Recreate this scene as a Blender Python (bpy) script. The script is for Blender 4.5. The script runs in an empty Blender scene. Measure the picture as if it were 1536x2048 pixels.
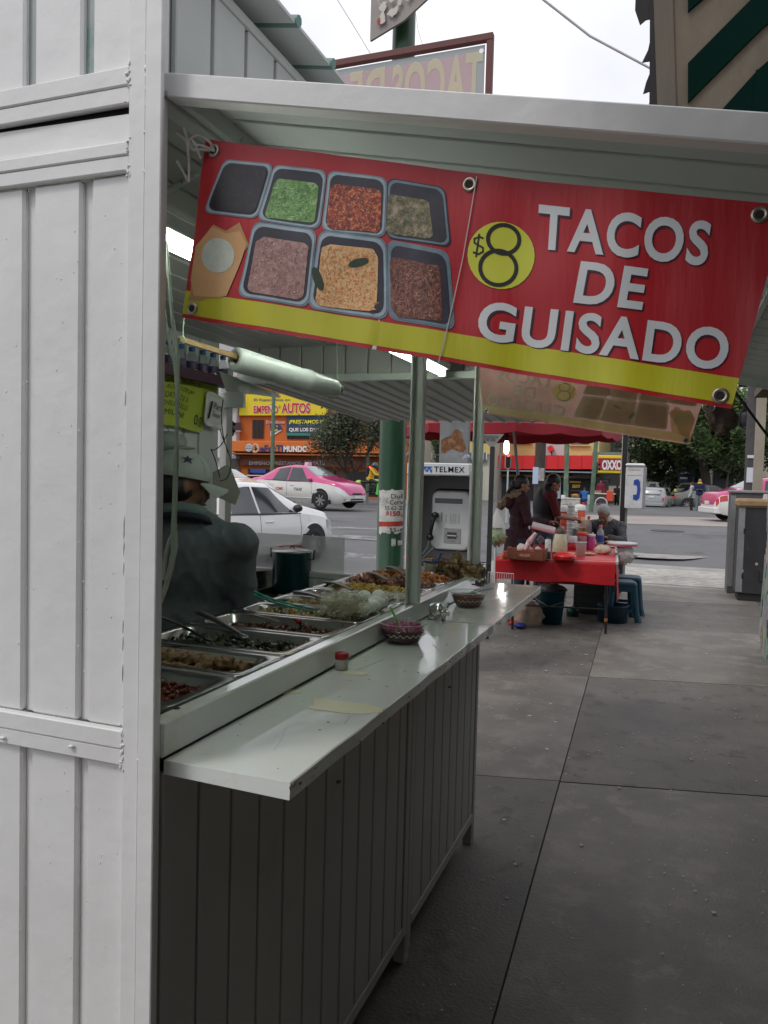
import bpy, bmesh, math, random
import numpy as np
from mathutils import Vector, Matrix, Euler, noise
random.seed(7)
R = math.radians
sc = bpy.context.scene
col = sc.collection

# ------------------------------------------------------------------ camera
F_PX, CX, CY = 1550.0, 768.0, 1024.0          # focal length in pixels of the 1536 x 2048 photograph
CAM_H, YAW, PITCH, ROLL = 1.55, R(20.4), R(-2.7), R(1.5)
_F = Vector((-math.sin(YAW)*math.cos(PITCH), math.cos(YAW)*math.cos(PITCH), math.sin(PITCH)))
_R0 = Vector((math.cos(YAW), math.sin(YAW), 0)); _U0 = _R0.cross(_F)
_R = math.cos(ROLL)*_R0 + math.sin(ROLL)*_U0
_U = -math.sin(ROLL)*_R0 + math.cos(ROLL)*_U0
_C = Vector((0, 0, CAM_H))
cd = bpy.data.cameras.new('camera'); cam = bpy.data.objects.new('camera', cd); col.objects.link(cam)
m = Matrix((_R, _U, -_F)).transposed().to_4x4(); m.translation = _C
cam.matrix_world = m
cd.sensor_fit = 'VERTICAL'; cd.sensor_height = 24.0; cd.lens = 24.0*F_PX/2048
cd.clip_start = 0.02; cd.clip_end = 900
sc.camera = cam
def at(u, v, x=None, y=None, z=None):
    """survey helper: the point of the place seen along a sight line where it meets a known plane"""
    d = _F*F_PX + _R*(u-CX) - _U*(v-CY)
    if x is not None: t = x/d.x
    elif y is not None: t = y/d.y
    else: t = (z-CAM_H)/d.z
    return _C + d*t
def atD(u, v, D):
    return _C + (_F*F_PX + _R*(u-CX) - _U*(v-CY))*(D/F_PX)

# ------------------------------------------------------------------ light
world = bpy.data.worlds.new('World'); sc.world = world; world.use_nodes = True
nt = world.node_tree; nt.nodes.clear()
def N(t, kind, **k):
    n = t.nodes.new(kind)
    for a, b in k.items(): setattr(n, a, b)
    return n
SUN_EL, SUN_AZ = 52, 215                        # degrees; azimuth clockwise from +Y
out = N(nt, 'ShaderNodeOutputWorld'); mix = N(nt, 'ShaderNodeMixShader')
sky = N(nt, 'ShaderNodeTexSky', sky_type='NISHITA', sun_disc=False, sun_elevation=R(SUN_EL), sun_rotation=R(SUN_AZ))
b1 = N(nt, 'ShaderNodeBackground'); b1.inputs[1].default_value = 0.10
b2 = N(nt, 'ShaderNodeBackground'); b2.inputs[1].default_value = 1.12
tc = N(nt, 'ShaderNodeTexCoord'); no = N(nt, 'ShaderNodeTexNoise'); no.inputs['Scale'].default_value = 2.2; no.inputs['Detail'].default_value = 6
cr = N(nt, 'ShaderNodeValToRGB')
cr.color_ramp.elements[0].position = .40; cr.color_ramp.elements[0].color = (.70, .71, .77, 1)
cr.color_ramp.elements[1].position = .66; cr.color_ramp.elements[1].color = (.98, .98, 1.0, 1)
L = nt.links.new
L(tc.outputs['Generated'], no.inputs['Vector']); L(no.outputs['Fac'], cr.inputs['Fac']); L(cr.outputs['Color'], b2.inputs[0])
L(sky.outputs[0], b1.inputs[0]); L(b1.outputs[0], mix.inputs[1]); L(b2.outputs[0], mix.inputs[2]); mix.inputs[0].default_value = .88
L(mix.outputs[0], out.inputs[0])
sd = bpy.data.lights.new('sun', 'SUN'); sd.energy = 0.9; sd.angle = R(14); sd.color = (1, .96, .9)
sun = bpy.data.objects.new('sun', sd); col.objects.link(sun)
az = R(SUN_AZ); el = R(SUN_EL)
sdir = Vector((math.sin(az)*math.cos(el), math.cos(az)*math.cos(el), math.sin(el)))
sun.rotation_euler = sdir.to_track_quat('Z', 'Y').to_euler()
vs = sc.view_settings
sc.display_settings.display_device = 'sRGB'
vs.view_transform = 'Standard'; vs.look = 'None'; vs.gamma = 1; vs.use_curve_mapping = False
vs.exposure = 0.22
sc.cycles.max_bounces = 7; sc.cycles.diffuse_bounces = 4; sc.cycles.glossy_bounces = 3
sc.cycles.transmission_bounces = 4; sc.cycles.transparent_max_bounces = 10
sc.cycles.use_denoising = True; sc.cycles.caustics_reflective = False; sc.cycles.caustics_refractive = False
sc.cycles.sample_clamp_indirect = 4

# ------------------------------------------------------------------ materials
def s2l(c):
    c /= 255.0
    return c/12.92 if c <= .04045 else ((c+.055)/1.055)**2.4
def C(r, g, b): return (s2l(r), s2l(g), s2l(b))
MATS = {}
def M(name, c, rough=.6, metal=0., var=.12, vs_=3., bump=.0, bs=40., dirt=None, ds=4., dt=.55, coat=0., alpha=1., trans=0., emit=0., ecol=None, sss=0., transl=0., stretch=None, ior=1.45):
    """painted / plain surface: base colour with a little noise, optional dirt or rust patches and fine relief"""
    if name in MATS: return MATS[name]
    m = bpy.data.materials.new(name); m.use_nodes = True; t = m.node_tree
    p = t.nodes['Principled BSDF']; o = t.nodes['Material Output']
    lk = t.links.new
    p.inputs['Roughness'].default_value = rough; p.inputs['Metallic'].default_value = metal
    p.inputs['Base Color'].default_value = (*c, 1); p.inputs['IOR'].default_value = ior
    if coat: p.inputs['Coat Weight'].default_value = coat; p.inputs['Coat Roughness'].default_value = .06
    if alpha < 1: p.inputs['Alpha'].default_value = alpha
    if trans: p.inputs['Transmission Weight'].default_value = trans
    if emit:
        p.inputs['Emission Color'].default_value = (*(ecol or c), 1); p.inputs['Emission Strength'].default_value = emit
    if var or bump or dirt:
        tc = N(t, 'ShaderNodeTexCoord'); src = tc.outputs['Object']
        if stretch:
            mp = N(t, 'ShaderNodeMapping'); mp.inputs['Scale'].default_value = stretch
            lk(src, mp.inputs['Vector']); src = mp.outputs['Vector']
    last = None
    if var:
        n1 = N(t, 'ShaderNodeTexNoise'); n1.inputs['Scale'].default_value = vs_; n1.inputs['Detail'].default_value = 7; n1.inputs['Roughness'].default_value = .65
        lk(src, n1.inputs['Vector'])
        mr = N(t, 'ShaderNodeMapRange'); mr.inputs[1].default_value = .3; mr.inputs[2].default_value = .7
        mr.inputs[3].default_value = 1-var; mr.inputs[4].default_value = 1+var
        lk(n1.outputs['Fac'], mr.inputs[0])
        mx = N(t, 'ShaderNodeVectorMath', operation='SCALE'); mx.inputs[0].default_value = c
        lk(mr.outputs[0], mx.inputs['Scale']); last = mx.outputs[0]
        rr = N(t, 'ShaderNodeMapRange'); rr.inputs[3].default_value = max(.02, rough*.8); rr.inputs[4].default_value = min(1, rough*1.2)
        lk(n1.outputs['Fac'], rr.inputs[0]); lk(rr.outputs[0], p.inputs['Roughness'])
    if dirt:
        n2 = N(t, 'ShaderNodeTexNoise'); n2.inputs['Scale'].default_value = ds; n2.inputs['Detail'].default_value = 9; n2.inputs['Roughness'].default_value = .7
        lk(src, n2.inputs['Vector'])
        m2 = N(t, 'ShaderNodeMapRange'); m2.inputs[1].default_value = dt; m2.inputs[2].default_value = dt+.08
        lk(n2.outputs['Fac'], m2.inputs[0])
        mm = N(t, 'ShaderNodeMix', data_type='RGBA'); lk(m2.outputs[0], mm.inputs['Factor'])
        if last: lk(last, mm.inputs['A'])
        else: mm.inputs['A'].default_value = (*c, 1)
        mm.inputs['B'].default_value = (*dirt, 1); last = mm.outputs['Result']
    if last: lk(last, p.inputs['Base Color'])
    if bump:
        n3 = N(t, 'ShaderNodeTexNoise'); n3.inputs['Scale'].default_value = bs; n3.inputs['Detail'].default_value = 4
        lk(src, n3.inputs['Vector'])
        bp = N(t, 'ShaderNodeBump'); bp.inputs['Strength'].default_value = 1; bp.inputs['Distance'].default_value = bump
        lk(n3.outputs['Fac'], bp.inputs['Height']); lk(bp.outputs[0], p.inputs['Normal'])
    if transl:
        tr = N(t, 'ShaderNodeBsdfTranslucent'); ms = N(t, 'ShaderNodeMixShader'); ms.inputs[0].default_value = transl
        if last: lk(last, tr.inputs[0])
        else: tr.inputs[0].default_value = (*c, 1)
        lk(p.outputs[0], ms.inputs[1]); lk(tr.outputs[0], ms.inputs[2]); lk(ms.outputs[0], o.inputs[0])
    MATS[name] = m
    return m

# ------------------------------------------------------------------ mesh building
class MB:
    def __init__(s): s.v = []; s.f = []; s.m = []; s.sm = []
    def add(s, vs, fs, mi=0, smooth=False):
        b = len(s.v); s.v += [tuple(p) for p in vs]
        for f in fs: s.f.append([i+b for i in f]); s.m.append(mi); s.sm.append(smooth)
        return s
    def box(s, x0, x1, y0, y1, z0, z1, mi=0, T=None, ch=0):
        if x0 > x1: x0, x1 = x1, x0
        if y0 > y1: y0, y1 = y1, y0
        if z0 > z1: z0, z1 = z1, z0
        if ch:
            vs = []
            c = min(ch, (x1-x0)*.45, (y1-y0)*.45, (z1-z0)*.45)
            bm = bmesh.new(); r = bmesh.ops.create_cube(bm, size=1)
            for v in bm.verts: v.co = Vector((x0+(v.co.x+.5)*(x1-x0), y0+(v.co.y+.5)*(y1-y0), z0+(v.co.z+.5)*(z1-z0)))
            bmesh.ops.bevel(bm, geom=bm.edges[:], offset=c, segments=1, affect='EDGES')
            bm.verts.index_update()
            vs = [v.co.copy() for v in bm.verts]; fs = [[v.index for v in f.verts] for f in bm.faces]; bm.free()
        else:
            vs = [Vector(p) for p in ((x0,y0,z0),(x1,y0,z0),(x1,y1,z0),(x0,y1,z0),(x0,y0,z1),(x1,y0,z1),(x1,y1,z1),(x0,y1,z1))]
            fs = [(0,3,2,1),(4,5,6,7),(0,1,5,4),(1,2,6,5),(2,3,7,6),(3,0,4,7)]
        if T is not None: vs = [T @ p for p in vs]
        return s.add(vs, fs, mi)
    def beam(s, a, b, w, h, mi=0, up=Vector((0,0,1)), ch=0):
        a = Vector(a); b = Vector(b); d = b-a; Lh = d.length; d.normalize()
        sx = d.cross(up)
        if sx.length < 1e-4: sx = d.cross(Vector((0,1,0)))
        sx.normalize(); uz = sx.cross(d)
        T = Matrix((sx, d, uz)).transposed().to_4x4(); T.translation = a
        return s.box(-w/2, w/2, 0, Lh, -h/2, h/2, mi, T, ch)
    def cone(s, a, b, r0, r1, n=12, mi=0, cap=True, smooth=True):
        a = Vector(a); b = Vector(b); d = (b-a)
        if d.length < 1e-7: return s
        d.normalize(); x = d.orthogonal().normalized(); y = d.cross(x)
        vs = []
        for p, r in ((a, r0), (b, r1)):
            for i in range(n):
                t = 2*math.pi*i/n; vs.append(p + (x*math.cos(t)+y*math.sin(t))*r)
        s.add(vs, [(i, (i+1) % n, n+(i+1) % n, n+i) for i in range(n)], mi, smooth)
        if cap: s.add(vs, [tuple(range(n))[::-1], tuple(range(n, 2*n))], mi)
        return s
    def tube(s, pts, r, n=8, mi=0, cap=True):
        pts = [Vector(p) for p in pts]; k = len(pts)
        rr = r if isinstance(r, (list, tuple)) else [r]*k
        vs = []; prev = None
        for i, p in enumerate(pts):
            d = (pts[min(i+1, k-1)] - pts[max(i-1, 0)])
            d = d.normalized() if d.length > 1e-9 else Vector((0,0,1))
            x = (prev - d*prev.dot(d)) if prev is not None else d.orthogonal()
            if x.length < 1e-6: x = d.orthogonal()
            x.normalize(); prev = x; y = d.cross(x)
            for j in range(n):
                t = 2*math.pi*j/n; vs.append(p + (x*math.cos(t)+y*math.sin(t))*rr[i])
        fs = []
        for i in range(k-1):
            for j in range(n): fs.append((i*n+j, i*n+(j+1) % n, (i+1)*n+(j+1) % n, (i+1)*n+j))
        s.add(vs, fs, mi, True)
        if cap: s.add(vs, [tuple(range(n))[::-1], tuple(range((k-1)*n, k*n))], mi)
        return s
    def lathe(s, prof, c=(0,0,0), n=24, mi=0, T=None, smooth=True, sx=1, sy=1):
        c = Vector(c); vs = []
        for r, z in prof:
            for i in range(n):
                t = 2*math.pi*i/n; p = Vector((r*math.cos(t)*sx, r*math.sin(t)*sy, z))
                vs.append(c + (T @ p if T is not None else p))
        fs = []
        for k in range(len(prof)-1):
            for i in range(n): fs.append((k*n+i, k*n+(i+1) % n, (k+1)*n+(i+1) % n, (k+1)*n+i))
        return s.add(vs, fs, mi, smooth)
    def prism(s, poly, T, d, mi=0, smooth=False):
        """2D polygon (x,y) extruded from z=0 to z=d in frame T"""
        n = len(poly)
        vs = [T @ Vector((x, y, 0)) for x, y in poly] + [T @ Vector((x, y, d)) for x, y in poly]
        s.add(vs, [tuple(range(n))[::-1], tuple(range(n, 2*n))], mi)
        return s.add(vs, [(i, (i+1) % n, n+(i+1) % n, n+i) for i in range(n)], mi, smooth)
    def ell(s, c, r, n=12, k=8, mi=0, T=None, jit=0., seed=0):
        c = Vector(c); rx, ry, rz = (r, r, r) if not hasattr(r, '__len__') else r
        vs = []; fs = []
        for i in range(k+1):
            ph = math.pi*i/k
            for j in range(n):
                t = 2*math.pi*j/n
                p = Vector((math.sin(ph)*math.cos(t), math.sin(ph)*math.sin(t), math.cos(ph)))
                q = 1.
                if jit: q = 1 + jit*noise.noise(p*1.7+Vector((seed, seed*.7, -seed*1.3)))
                p = Vector((p.x*rx*q, p.y*ry*q, p.z*rz*q))
                vs.append(c + (T @ p if T is not None else p))
        for i in range(k):
            for j in range(n): fs.append((i*n+j, (i+1)*n+j, (i+1)*n+(j+1) % n, i*n+(j+1) % n))
        return s.add(vs, fs, mi, True)
    def grid(s, fn, nu, nv, mi=0, smooth=True, flip=False):
        vs = [fn(i/nu, j/nv) for j in range(nv+1) for i in range(nu+1)]
        fs = []
        for j in range(nv):
            for i in range(nu):
                a = j*(nu+1)+i; q = (a, a+1, a+nu+2, a+nu+1)
                fs.append(q[::-1] if flip else q)
        return s.add(vs, fs, mi, smooth)
def mesh_of(mb, name, mats):
    me = bpy.data.meshes.new(name)
    me.from_pydata([tuple(v) for v in mb.v], [], mb.f)
    for mt in (mats if isinstance(mats, (list, tuple)) else [mats]): me.materials.append(mt)
    me.polygons.foreach_set('material_index', mb.m); me.polygons.foreach_set('use_smooth', mb.sm)
    me.update()
    return me
def PM(o):                                          # transform of an unlinked-from-depsgraph parent
    return Matrix.LocRotScale(o.location, o.rotation_euler, o.scale)
def obj(name, mb, mats, parent=None, label=None, local=False, kind=None, loc=None):
    """one mesh object. A part of a thing keeps place coordinates unless local=True"""
    me = mb if isinstance(mb, bpy.types.Mesh) else mesh_of(mb, name, mats)
    o = bpy.data.objects.new(name, me); col.objects.link(o)
    if loc is not None: o.location = loc
    if parent is not None:
        o.parent = parent
        if not local and parent.type == 'EMPTY': o.matrix_parent_inverse = PM(parent).inverted()
        elif not local and parent.parent is None: o.matrix_parent_inverse = PM(parent).inverted()
    if label: o['label'] = label
    if kind: o['kind'] = kind
    return o
def thing(name, label, cat, loc=(0,0,0), rz=0, group=None, scale=1):
    o = bpy.data.objects.new(name, None); col.objects.link(o)
    o.location = loc; o.rotation_euler = (0, 0, rz); o.scale = (scale,)*3
    o.empty_display_size = .1
    return tag(o, label, cat, group)
def tag(o, label, cat=None, group=None, kind=None):
    if label: o['label'] = label
    if cat: o['category'] = cat
    if group: o['group'] = group
    if kind: o['kind'] = kind
    return o
def solo(name, mb, mats, label, cat, group=None, kind=None):
    return tag(obj(name, mb, mats), label, cat, group, kind)
def copy_tree(o, loc=None, rz=None, label=None, parent=None):
    c = o.copy(); col.objects.link(c)
    if parent is not None: c.parent = parent
    if loc is not None: c.location = loc
    if rz is not None: c.rotation_euler = (0, 0, rz)
    if label: c['label'] = label
    for ch in [q for q in o.children]: copy_tree(ch, parent=c)
    return c
def frame(o, x, y):
    o = Vector(o); x = Vector(x).normalized(); y = Vector(y); z = x.cross(y).normalized(); y = z.cross(x)
    T = Matrix((x, y, z)).transposed().to_4x4(); T.translation = o
    return T

# lettering -----------------------------------------------------------
_tc = {}
def glyphs(s, bold=0., shear=0., spacing=1., fine=False):
    key = (s, bold, shear, spacing, fine)
    if key in _tc: return _tc[key]
    cu = bpy.data.curves.new('lettering', 'FONT'); cu.body = s; cu.size = 1; cu.offset = bold; cu.shear = shear
    cu.space_character = spacing; cu.resolution_u = 5; cu.fill_mode = 'BOTH'
    o = bpy.data.objects.new('lettering_tmp', cu)
    me = o.to_mesh()
    if fine:
        bm = bmesh.new(); bm.from_mesh(me); bmesh.ops.triangulate(bm, faces=bm.faces[:])
        for _ in range(3): bmesh.ops.subdivide_edges(bm, edges=[e for e in bm.edges if e.calc_length() > .10], cuts=1, use_grid_fill=False); bmesh.ops.triangulate(bm, faces=[f for f in bm.faces if len(f.verts) > 3])
        bm.verts.index_update(); vs = [v.co.copy() for v in bm.verts]; fs = [[v.index for v in f.verts] for f in bm.faces]; bm.free()
    else: vs = [v.co.copy() for v in me.vertices]; fs = [list(p.vertices) for p in me.polygons]
    o.to_mesh_clear(); bpy.data.objects.remove(o); bpy.data.curves.remove(cu)
    xs = [v.x for v in vs]; ys = [v.y for v in vs]
    x0, x1, y0, y1 = min(xs), max(xs), min(ys), max(ys)
    r = ([((v.x-x0)/(x1-x0), (v.y-y0)/(y1-y0)) for v in vs], fs, (x1-x0)/(y1-y0))
    _tc[key] = r
    return r
def text_on(mb, s, fn, mi=0, bold=.0, shear=0., mirror=False, spacing=1., fine=False):
    """fn(a,b) gives the place of lettering coordinate a (0 left..1 right), b (0 foot..1 head)"""
    uv, fs, asp = glyphs(s, bold, shear, spacing, fine)
    mb.add([fn((1-a) if mirror else a, b) for a, b in uv], fs, mi)
    return mb
def quadfn(bl, br, tr, tl):
    bl, br, tr, tl = map(Vector, (bl, br, tr, tl))
    return lambda a, b: (bl*(1-a)+br*a)*(1-b) + (tl*(1-a)+tr*a)*b
def rrect(w, h, r, n=5, cx=0, cy=0):
    pts = []
    for sx, sy, a0 in ((1,1,0), (-1,1,90), (-1,-1,180), (1,-1,270)):
        for i in range(n+1):
            a = R(a0+90*i/n); pts.append((cx+sx*(w/2-r)+r*math.cos(a), cy+sy*(h/2-r)+r*math.sin(a)))
    return pts
def remeshed(mb, name, mats, voxel=.012, smooth=4, colour=None):
    """joins overlapping volumes into one continuous skin"""
    me = mesh_of(mb, name+'_raw', [])
    o = bpy.data.objects.new(name+'_raw', me); col.objects.link(o)
    md = o.modifiers.new('r', 'REMESH'); md.mode = 'VOXEL'; md.voxel_size = voxel; md.use_smooth_shade = True
    sm = o.modifiers.new('s', 'SMOOTH'); sm.factor = .5; sm.iterations = smooth
    dg = bpy.context.evaluated_depsgraph_get(); dg.update()
    r = bpy.data.meshes.new_from_object(o.evaluated_get(dg))
    bpy.data.objects.remove(o); bpy.data.meshes.remove(me)
    r.name = name; r.materials.clear()
    for mt in (mats if isinstance(mats, (list, tuple)) else [mats]): r.materials.append(mt)
    for p in r.polygons: p.use_smooth = True
    if colour:
        for p in r.polygons: p.material_index = colour(p.center)
    return r
# ================================================================== ground, road, pavement
def gz(x, y):
    """height of the roadway: the avenue rises a little beyond the junction"""
    t = min(1, max(0, (y+1.5*max(0, -x-3)-14)/8)); t = t*t*(3-2*t)
    return -.12 + .30*t
asphalt = M('asphalt', (.135,.135,.138), .82, var=.22, vs_=.55, bump=.004, bs=60, dirt=(.09,.09,.092), ds=.35, dt=.55)
def gf(a, b):
    x = -90+180*a; y = -14+174*b
    return (x, y, gz(x, y))
solo('road', MB().grid(gf, 60, 58, smooth=True), asphalt, 'worn grey asphalt roadway of the junction', None, kind='structure')
far = MB()
far.box(-900, 900, -900, 1200, -1.2, -.6)
solo('ground', far, M('far_ground', (.1,.1,.1), .9), 'flat city ground reaching the horizon', None, kind='structure')

# pavement of big concrete slabs, each with its own edge
conc = [M('slab_concrete', (.132,.119,.104), .60, var=.38, vs_=1.6, bump=.0035, bs=75, dirt=(.088,.08,.072), ds=5.5, dt=.54),
        M('slab_concrete_worn', (.168,.151,.131), .56, var=.36, vs_=2.1, bump=.0035, bs=90, dirt=(.22,.198,.17), ds=4.2, dt=.53)]
pv = bpy.data.objects.new('pavement', None); col.objects.link(pv)
tag(pv, 'grey concrete pavement beside the taco stand', None, kind='structure')
bed = MB().box(-3.3, 3.2, -6, 12.3, -.13, -.012)
obj('kerb_bed', bed, M('joint_dirt', (.06,.055,.05), .9), pv)
rowsY = [-6, -3.4, -.7, 1.55, 3.88, 6.16, 8.42, 10.5, 12.3]
colsX = [-3.3, -2.4, -.485, 1.35, 3.2]
def jx(i, y): return colsX[i] + (-.035*(y-4) if 0 < i < 4 else 0)
def jy(j, x): return rowsY[j] + (.24*(x+1) if 0 < j < len(rowsY)-1 else 0)
g = .0028
for j in range(len(rowsY)-1):
    for i in range(len(colsX)-1):
        P = []
        for (ii, jj, sx, sy) in ((i, j, 1, 1), (i+1, j, -1, 1), (i+1, j+1, -1, -1), (i, j+1, 1, -1)):
            x = jx(ii, rowsY[jj]); y = jy(jj, x); x = jx(ii, y); P.append((x+sx*g, y+sy*g))
        dz = random.uniform(-.003, .003)
        mb = MB().prism(P, Matrix.Translation((0,0,-.06+dz)), .06)
        obj('slab', mb, conc[(i*3+j) % 2], pv)
# grooved ramp down to the crossing
rm = MB(); rm.add([(-3.2,12.3,0),(3.2,12.3,0),(3.2,16,-.055),(-3.2,16,-.055),(-3.2,12.3,-.2),(3.2,12.3,-.2),(3.2,16,-.2),(-3.2,16,-.2)],
       [(0,1,2,3),(4,5,1,0),(5,6,2,1),(6,7,3,2),(7,4,0,3)])
rp = solo('ramp', rm, M('ramp_concrete', (.30,.29,.27), .8, var=.25, vs_=2, bump=.003, bs=80), 'concrete ramp with raised ridges down to the crossing', None, kind='structure')
for k in range(11):
    y = 12.5+k*.235
    z = -.055*(y-12.3)/3.7
    mb = MB().box(-2.2, 1.6, y, y+.12, z-.01, z+.022, ch=.01)
    obj('ridge', mb, M('ridge_concrete', (.42,.40,.37), .8, var=.3, vs_=5), rp)
kb = MB(); kb.box(-3.45, -3.302, -6, 12.3, -.2, .0, ch=.01)
solo('kerb', kb, M('kerb_concrete', (.33,.32,.29), .8, var=.25, vs_=2), 'worn concrete kerb along the avenue side of the pavement', None, kind='structure')
# road markings, patches
def sheet(name, pts, mat, label, lift=.006, kind='structure', n=10):
    mb = MB(); q = quadfn(*[Vector((x, y, 0)) for x, y in pts])
    mb.grid(lambda a, b: (lambda p: (p.x, p.y, gz(p.x, p.y)+lift))(q(a, b)), n, n)
    return solo(name, mb, mat, label, None, kind=kind)
wht = M('worn_white_paint', (.25,.25,.245), .8, var=.3, vs_=1.5, dirt=(.14,.14,.14), ds=3.2, dt=.47)
redp = M('worn_red_paint', (.42,.13,.12), .8, var=.2, vs_=2, dirt=(.2,.13,.13), ds=3, dt=.55)
for k, (x0, y0) in enumerate(((-4.7,10.2),(-5.4,12.3),(-6.3,14.6),(-7.2,17.2))):
    sheet('crossing_stripe', [(x0-2.4,y0),(x0+.9,y0+1.2),(x0+.7,y0+1.9),(x0-2.6,y0+.75)], wht, 'worn white crossing stripe on the avenue', .006+k*.0)
sheet('red_line', [(-5.55,9.8),(-5.35,9.8),(-4.6,14.8),(-4.8,14.8)], redp, 'thin faded red line on the asphalt', .012)
pale = M('pale_patch', (.30,.285,.265), .8, var=.2, vs_=1.2, dirt=(.2,.19,.18), ds=1.6, dt=.5)
sheet('road_patch', [(-3.2,26.0),(8,29),(8,37),(-3.2,32)], M('pinkish_concrete', (.33,.29,.27), .85, var=.14, vs_=.6), 'pale pinkish concrete strip across the side street', .008)
pb = MB().prism([(-.55+1.15*math.cos(t)*(1+.1*math.sin(3*t)), 17.6+.95*math.sin(t)) for t in [i*2*math.pi/20 for i in range(20)]], Matrix.Translation((.15,0,gz(0,17.6)+.002)), .006)
solo('road_repair', pb, pale, 'pale irregular repair patch in the asphalt beyond the ramp', None, kind='structure')
mh = MB().prism([(.45*math.cos(t), .45*math.sin(t)) for t in [i*2*math.pi/24 for i in range(24)]], Matrix.Translation((-.1,23.4,gz(-.1,23.4)+.002)), .012)
solo('manhole_cover', mh, M('manhole_iron', (.06,.055,.05), .6, .4), 'round iron manhole cover in the roadway', 'manhole cover')
for k, (xa, xb, y) in enumerate(((-3,4.5,19.9),(-3,4.5,14.95+5.8))):
    pass
# specks, gum and bits of paper trodden into the slabs
sp = MB()
for k in range(1100):
    y = .8 + 9*random.random()**1.3; x = random.uniform(-.72, .95) if y < 3.4 else random.uniform(-2.2, .95)
    r = random.uniform(.0018, .0055)*(2.4 if random.random() < .06 else 1)*(1 if y < 4 else 1.6)
    a = random.random()*6
    sp.prism([(x+r*math.cos(a+t)*random.uniform(.5,1.2), y+r*math.sin(a+t)*random.uniform(.5,1.2)) for t in (0,1.2,2.5,3.8,5)], Matrix.Translation((0,0,.0032)), .0015)
solo('litter', sp, M('litter_pale', (.44,.43,.40), .8), 'pale specks of paper and gum scattered on the slabs', 'litter', kind='stuff')

# ================================================================== white metal of the stand
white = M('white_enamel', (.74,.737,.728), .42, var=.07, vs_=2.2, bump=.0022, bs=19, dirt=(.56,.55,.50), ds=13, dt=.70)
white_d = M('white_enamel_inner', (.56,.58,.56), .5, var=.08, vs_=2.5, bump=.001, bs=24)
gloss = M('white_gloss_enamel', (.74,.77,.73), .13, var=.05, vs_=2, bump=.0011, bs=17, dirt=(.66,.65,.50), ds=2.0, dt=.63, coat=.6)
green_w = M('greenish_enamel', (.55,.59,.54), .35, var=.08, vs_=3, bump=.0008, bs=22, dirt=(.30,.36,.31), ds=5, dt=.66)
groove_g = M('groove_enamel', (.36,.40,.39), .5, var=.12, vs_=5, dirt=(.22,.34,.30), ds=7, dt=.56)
darkp = M('shade_enamel', (.43,.425,.40), .55, var=.10, vs_=2, bump=.0009, bs=30, dirt=(.34,.33,.30), ds=3, dt=.6)  # the white enamel again, darkened in its colour to stand for shade
blackm = M('gap_black', (.012,.012,.012), .8, var=0)

stall = thing('taco_stand', 'white corrugated metal taco stand with counter, shelf and raised awning flap', 'food stand', (-1.3, 2.05, 0))
def S(name, mb, mat, **k): return obj(name, mb, mat, stall, **k)
# --- near end wall: three tiers of pressed panels with recessed grooves
xs_g = [-.885-.115*k for k in range(11)]                # left edges of grooves, each .02 wide
def tier(z0, z1, first_panel_right=-.786):
    xr = first_panel_right
    for k, gx in enumerate(xs_g):
        S('wall_panel', MB().box(gx+.019, xr, .986, 1.0, z0, z1, ch=.004), white)
        S('wall_groove', MB().box(gx-.002, gx+.021, .997, 1.006, z0, z1), groove_g if z0 > 2.1 else white)
        xr = gx-.001
        if xr < -2.0: break
tier(.10, 1.086); tier(1.142, 1.999); tier(2.152, 2.62)
for z0, z1, dy in ((1.113,1.142,.0),(1.086,1.1125,.002),(2.022,2.042,.0),(1.999,2.0215,.002),(2.124,2.152,.0),(2.098,2.1235,.002),(.06,.10,0)):
    S('rail', MB().box(-2.05, -.7865, .974+dy, .99, z0, z1, ch=.002), white)
S('flat_panel', MB().add([(-2.05,.982,2.043),(-.7865,.982,2.043),(-.7865,.984,2.086),(-1.04,.987,2.092),(-2.05,.99,2.04+.052),
                          (-2.05,.99,2.043),(-.7865,.99,2.043)], [(0,1,2,3,4)]), white)
S('gap_shadow', MB().box(-2.05, -.7865, .992, .996, 2.043, 2.124), blackm)
S('stile', MB().box(-.786, -.7545, .972, .998, .05, 2.62, ch=.002), white)
S('corner_post', MB().box(-.7515, -.7225, .966, .974, .03, 2.62, ch=.0015), white)
S('post_flange', MB().box(-.7515, -.7445, .9745, 1.012, .03, 2.62), white)
S('seam', MB().box(-.7545, -.7515, .985, .99, .05, 2.62), blackm)
wb = MB()
for k in range(58):
    z = random.choice((1.145,1.14,1.12,1.11,1.09,1.13,2.15,2.13,2.12,2.1,2.04,2.02,2.0,2.0)) + random.uniform(-.012,.012)
    x = random.choice((-.7865,-.7865,-.7865,-.753)) + random.gauss(0, .0028)
    wb.ell((x, .9725, z), (random.uniform(.001,.0035), .0022, random.uniform(.001,.005)), 7, 5, jit=.5, seed=k)
for k in range(9): wb.ell((-.7865, .9725, 1.0+random.random()*1.1), (.0012,.0015,.012), 6, 5, jit=.4, seed=k+80)
for (u, v) in ((142,1493),(5,1476)): wb.ell(at(u, v, y=.972), (.005,.003,.003), 8, 6, jit=.5, seed=u)
S('weld_bead', wb, white, kind='stuff')
drips = MB()
for k in range(90):
    x = random.uniform(-1.05,-.79); z = random.uniform(.7,1.95)
    drips.ell((x, .986, z), (.0006+random.random()*.0011, .0009, .0008+random.random()*.0022), 6, 4)
S('paint_drip', drips, white, kind='stuff')

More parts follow.
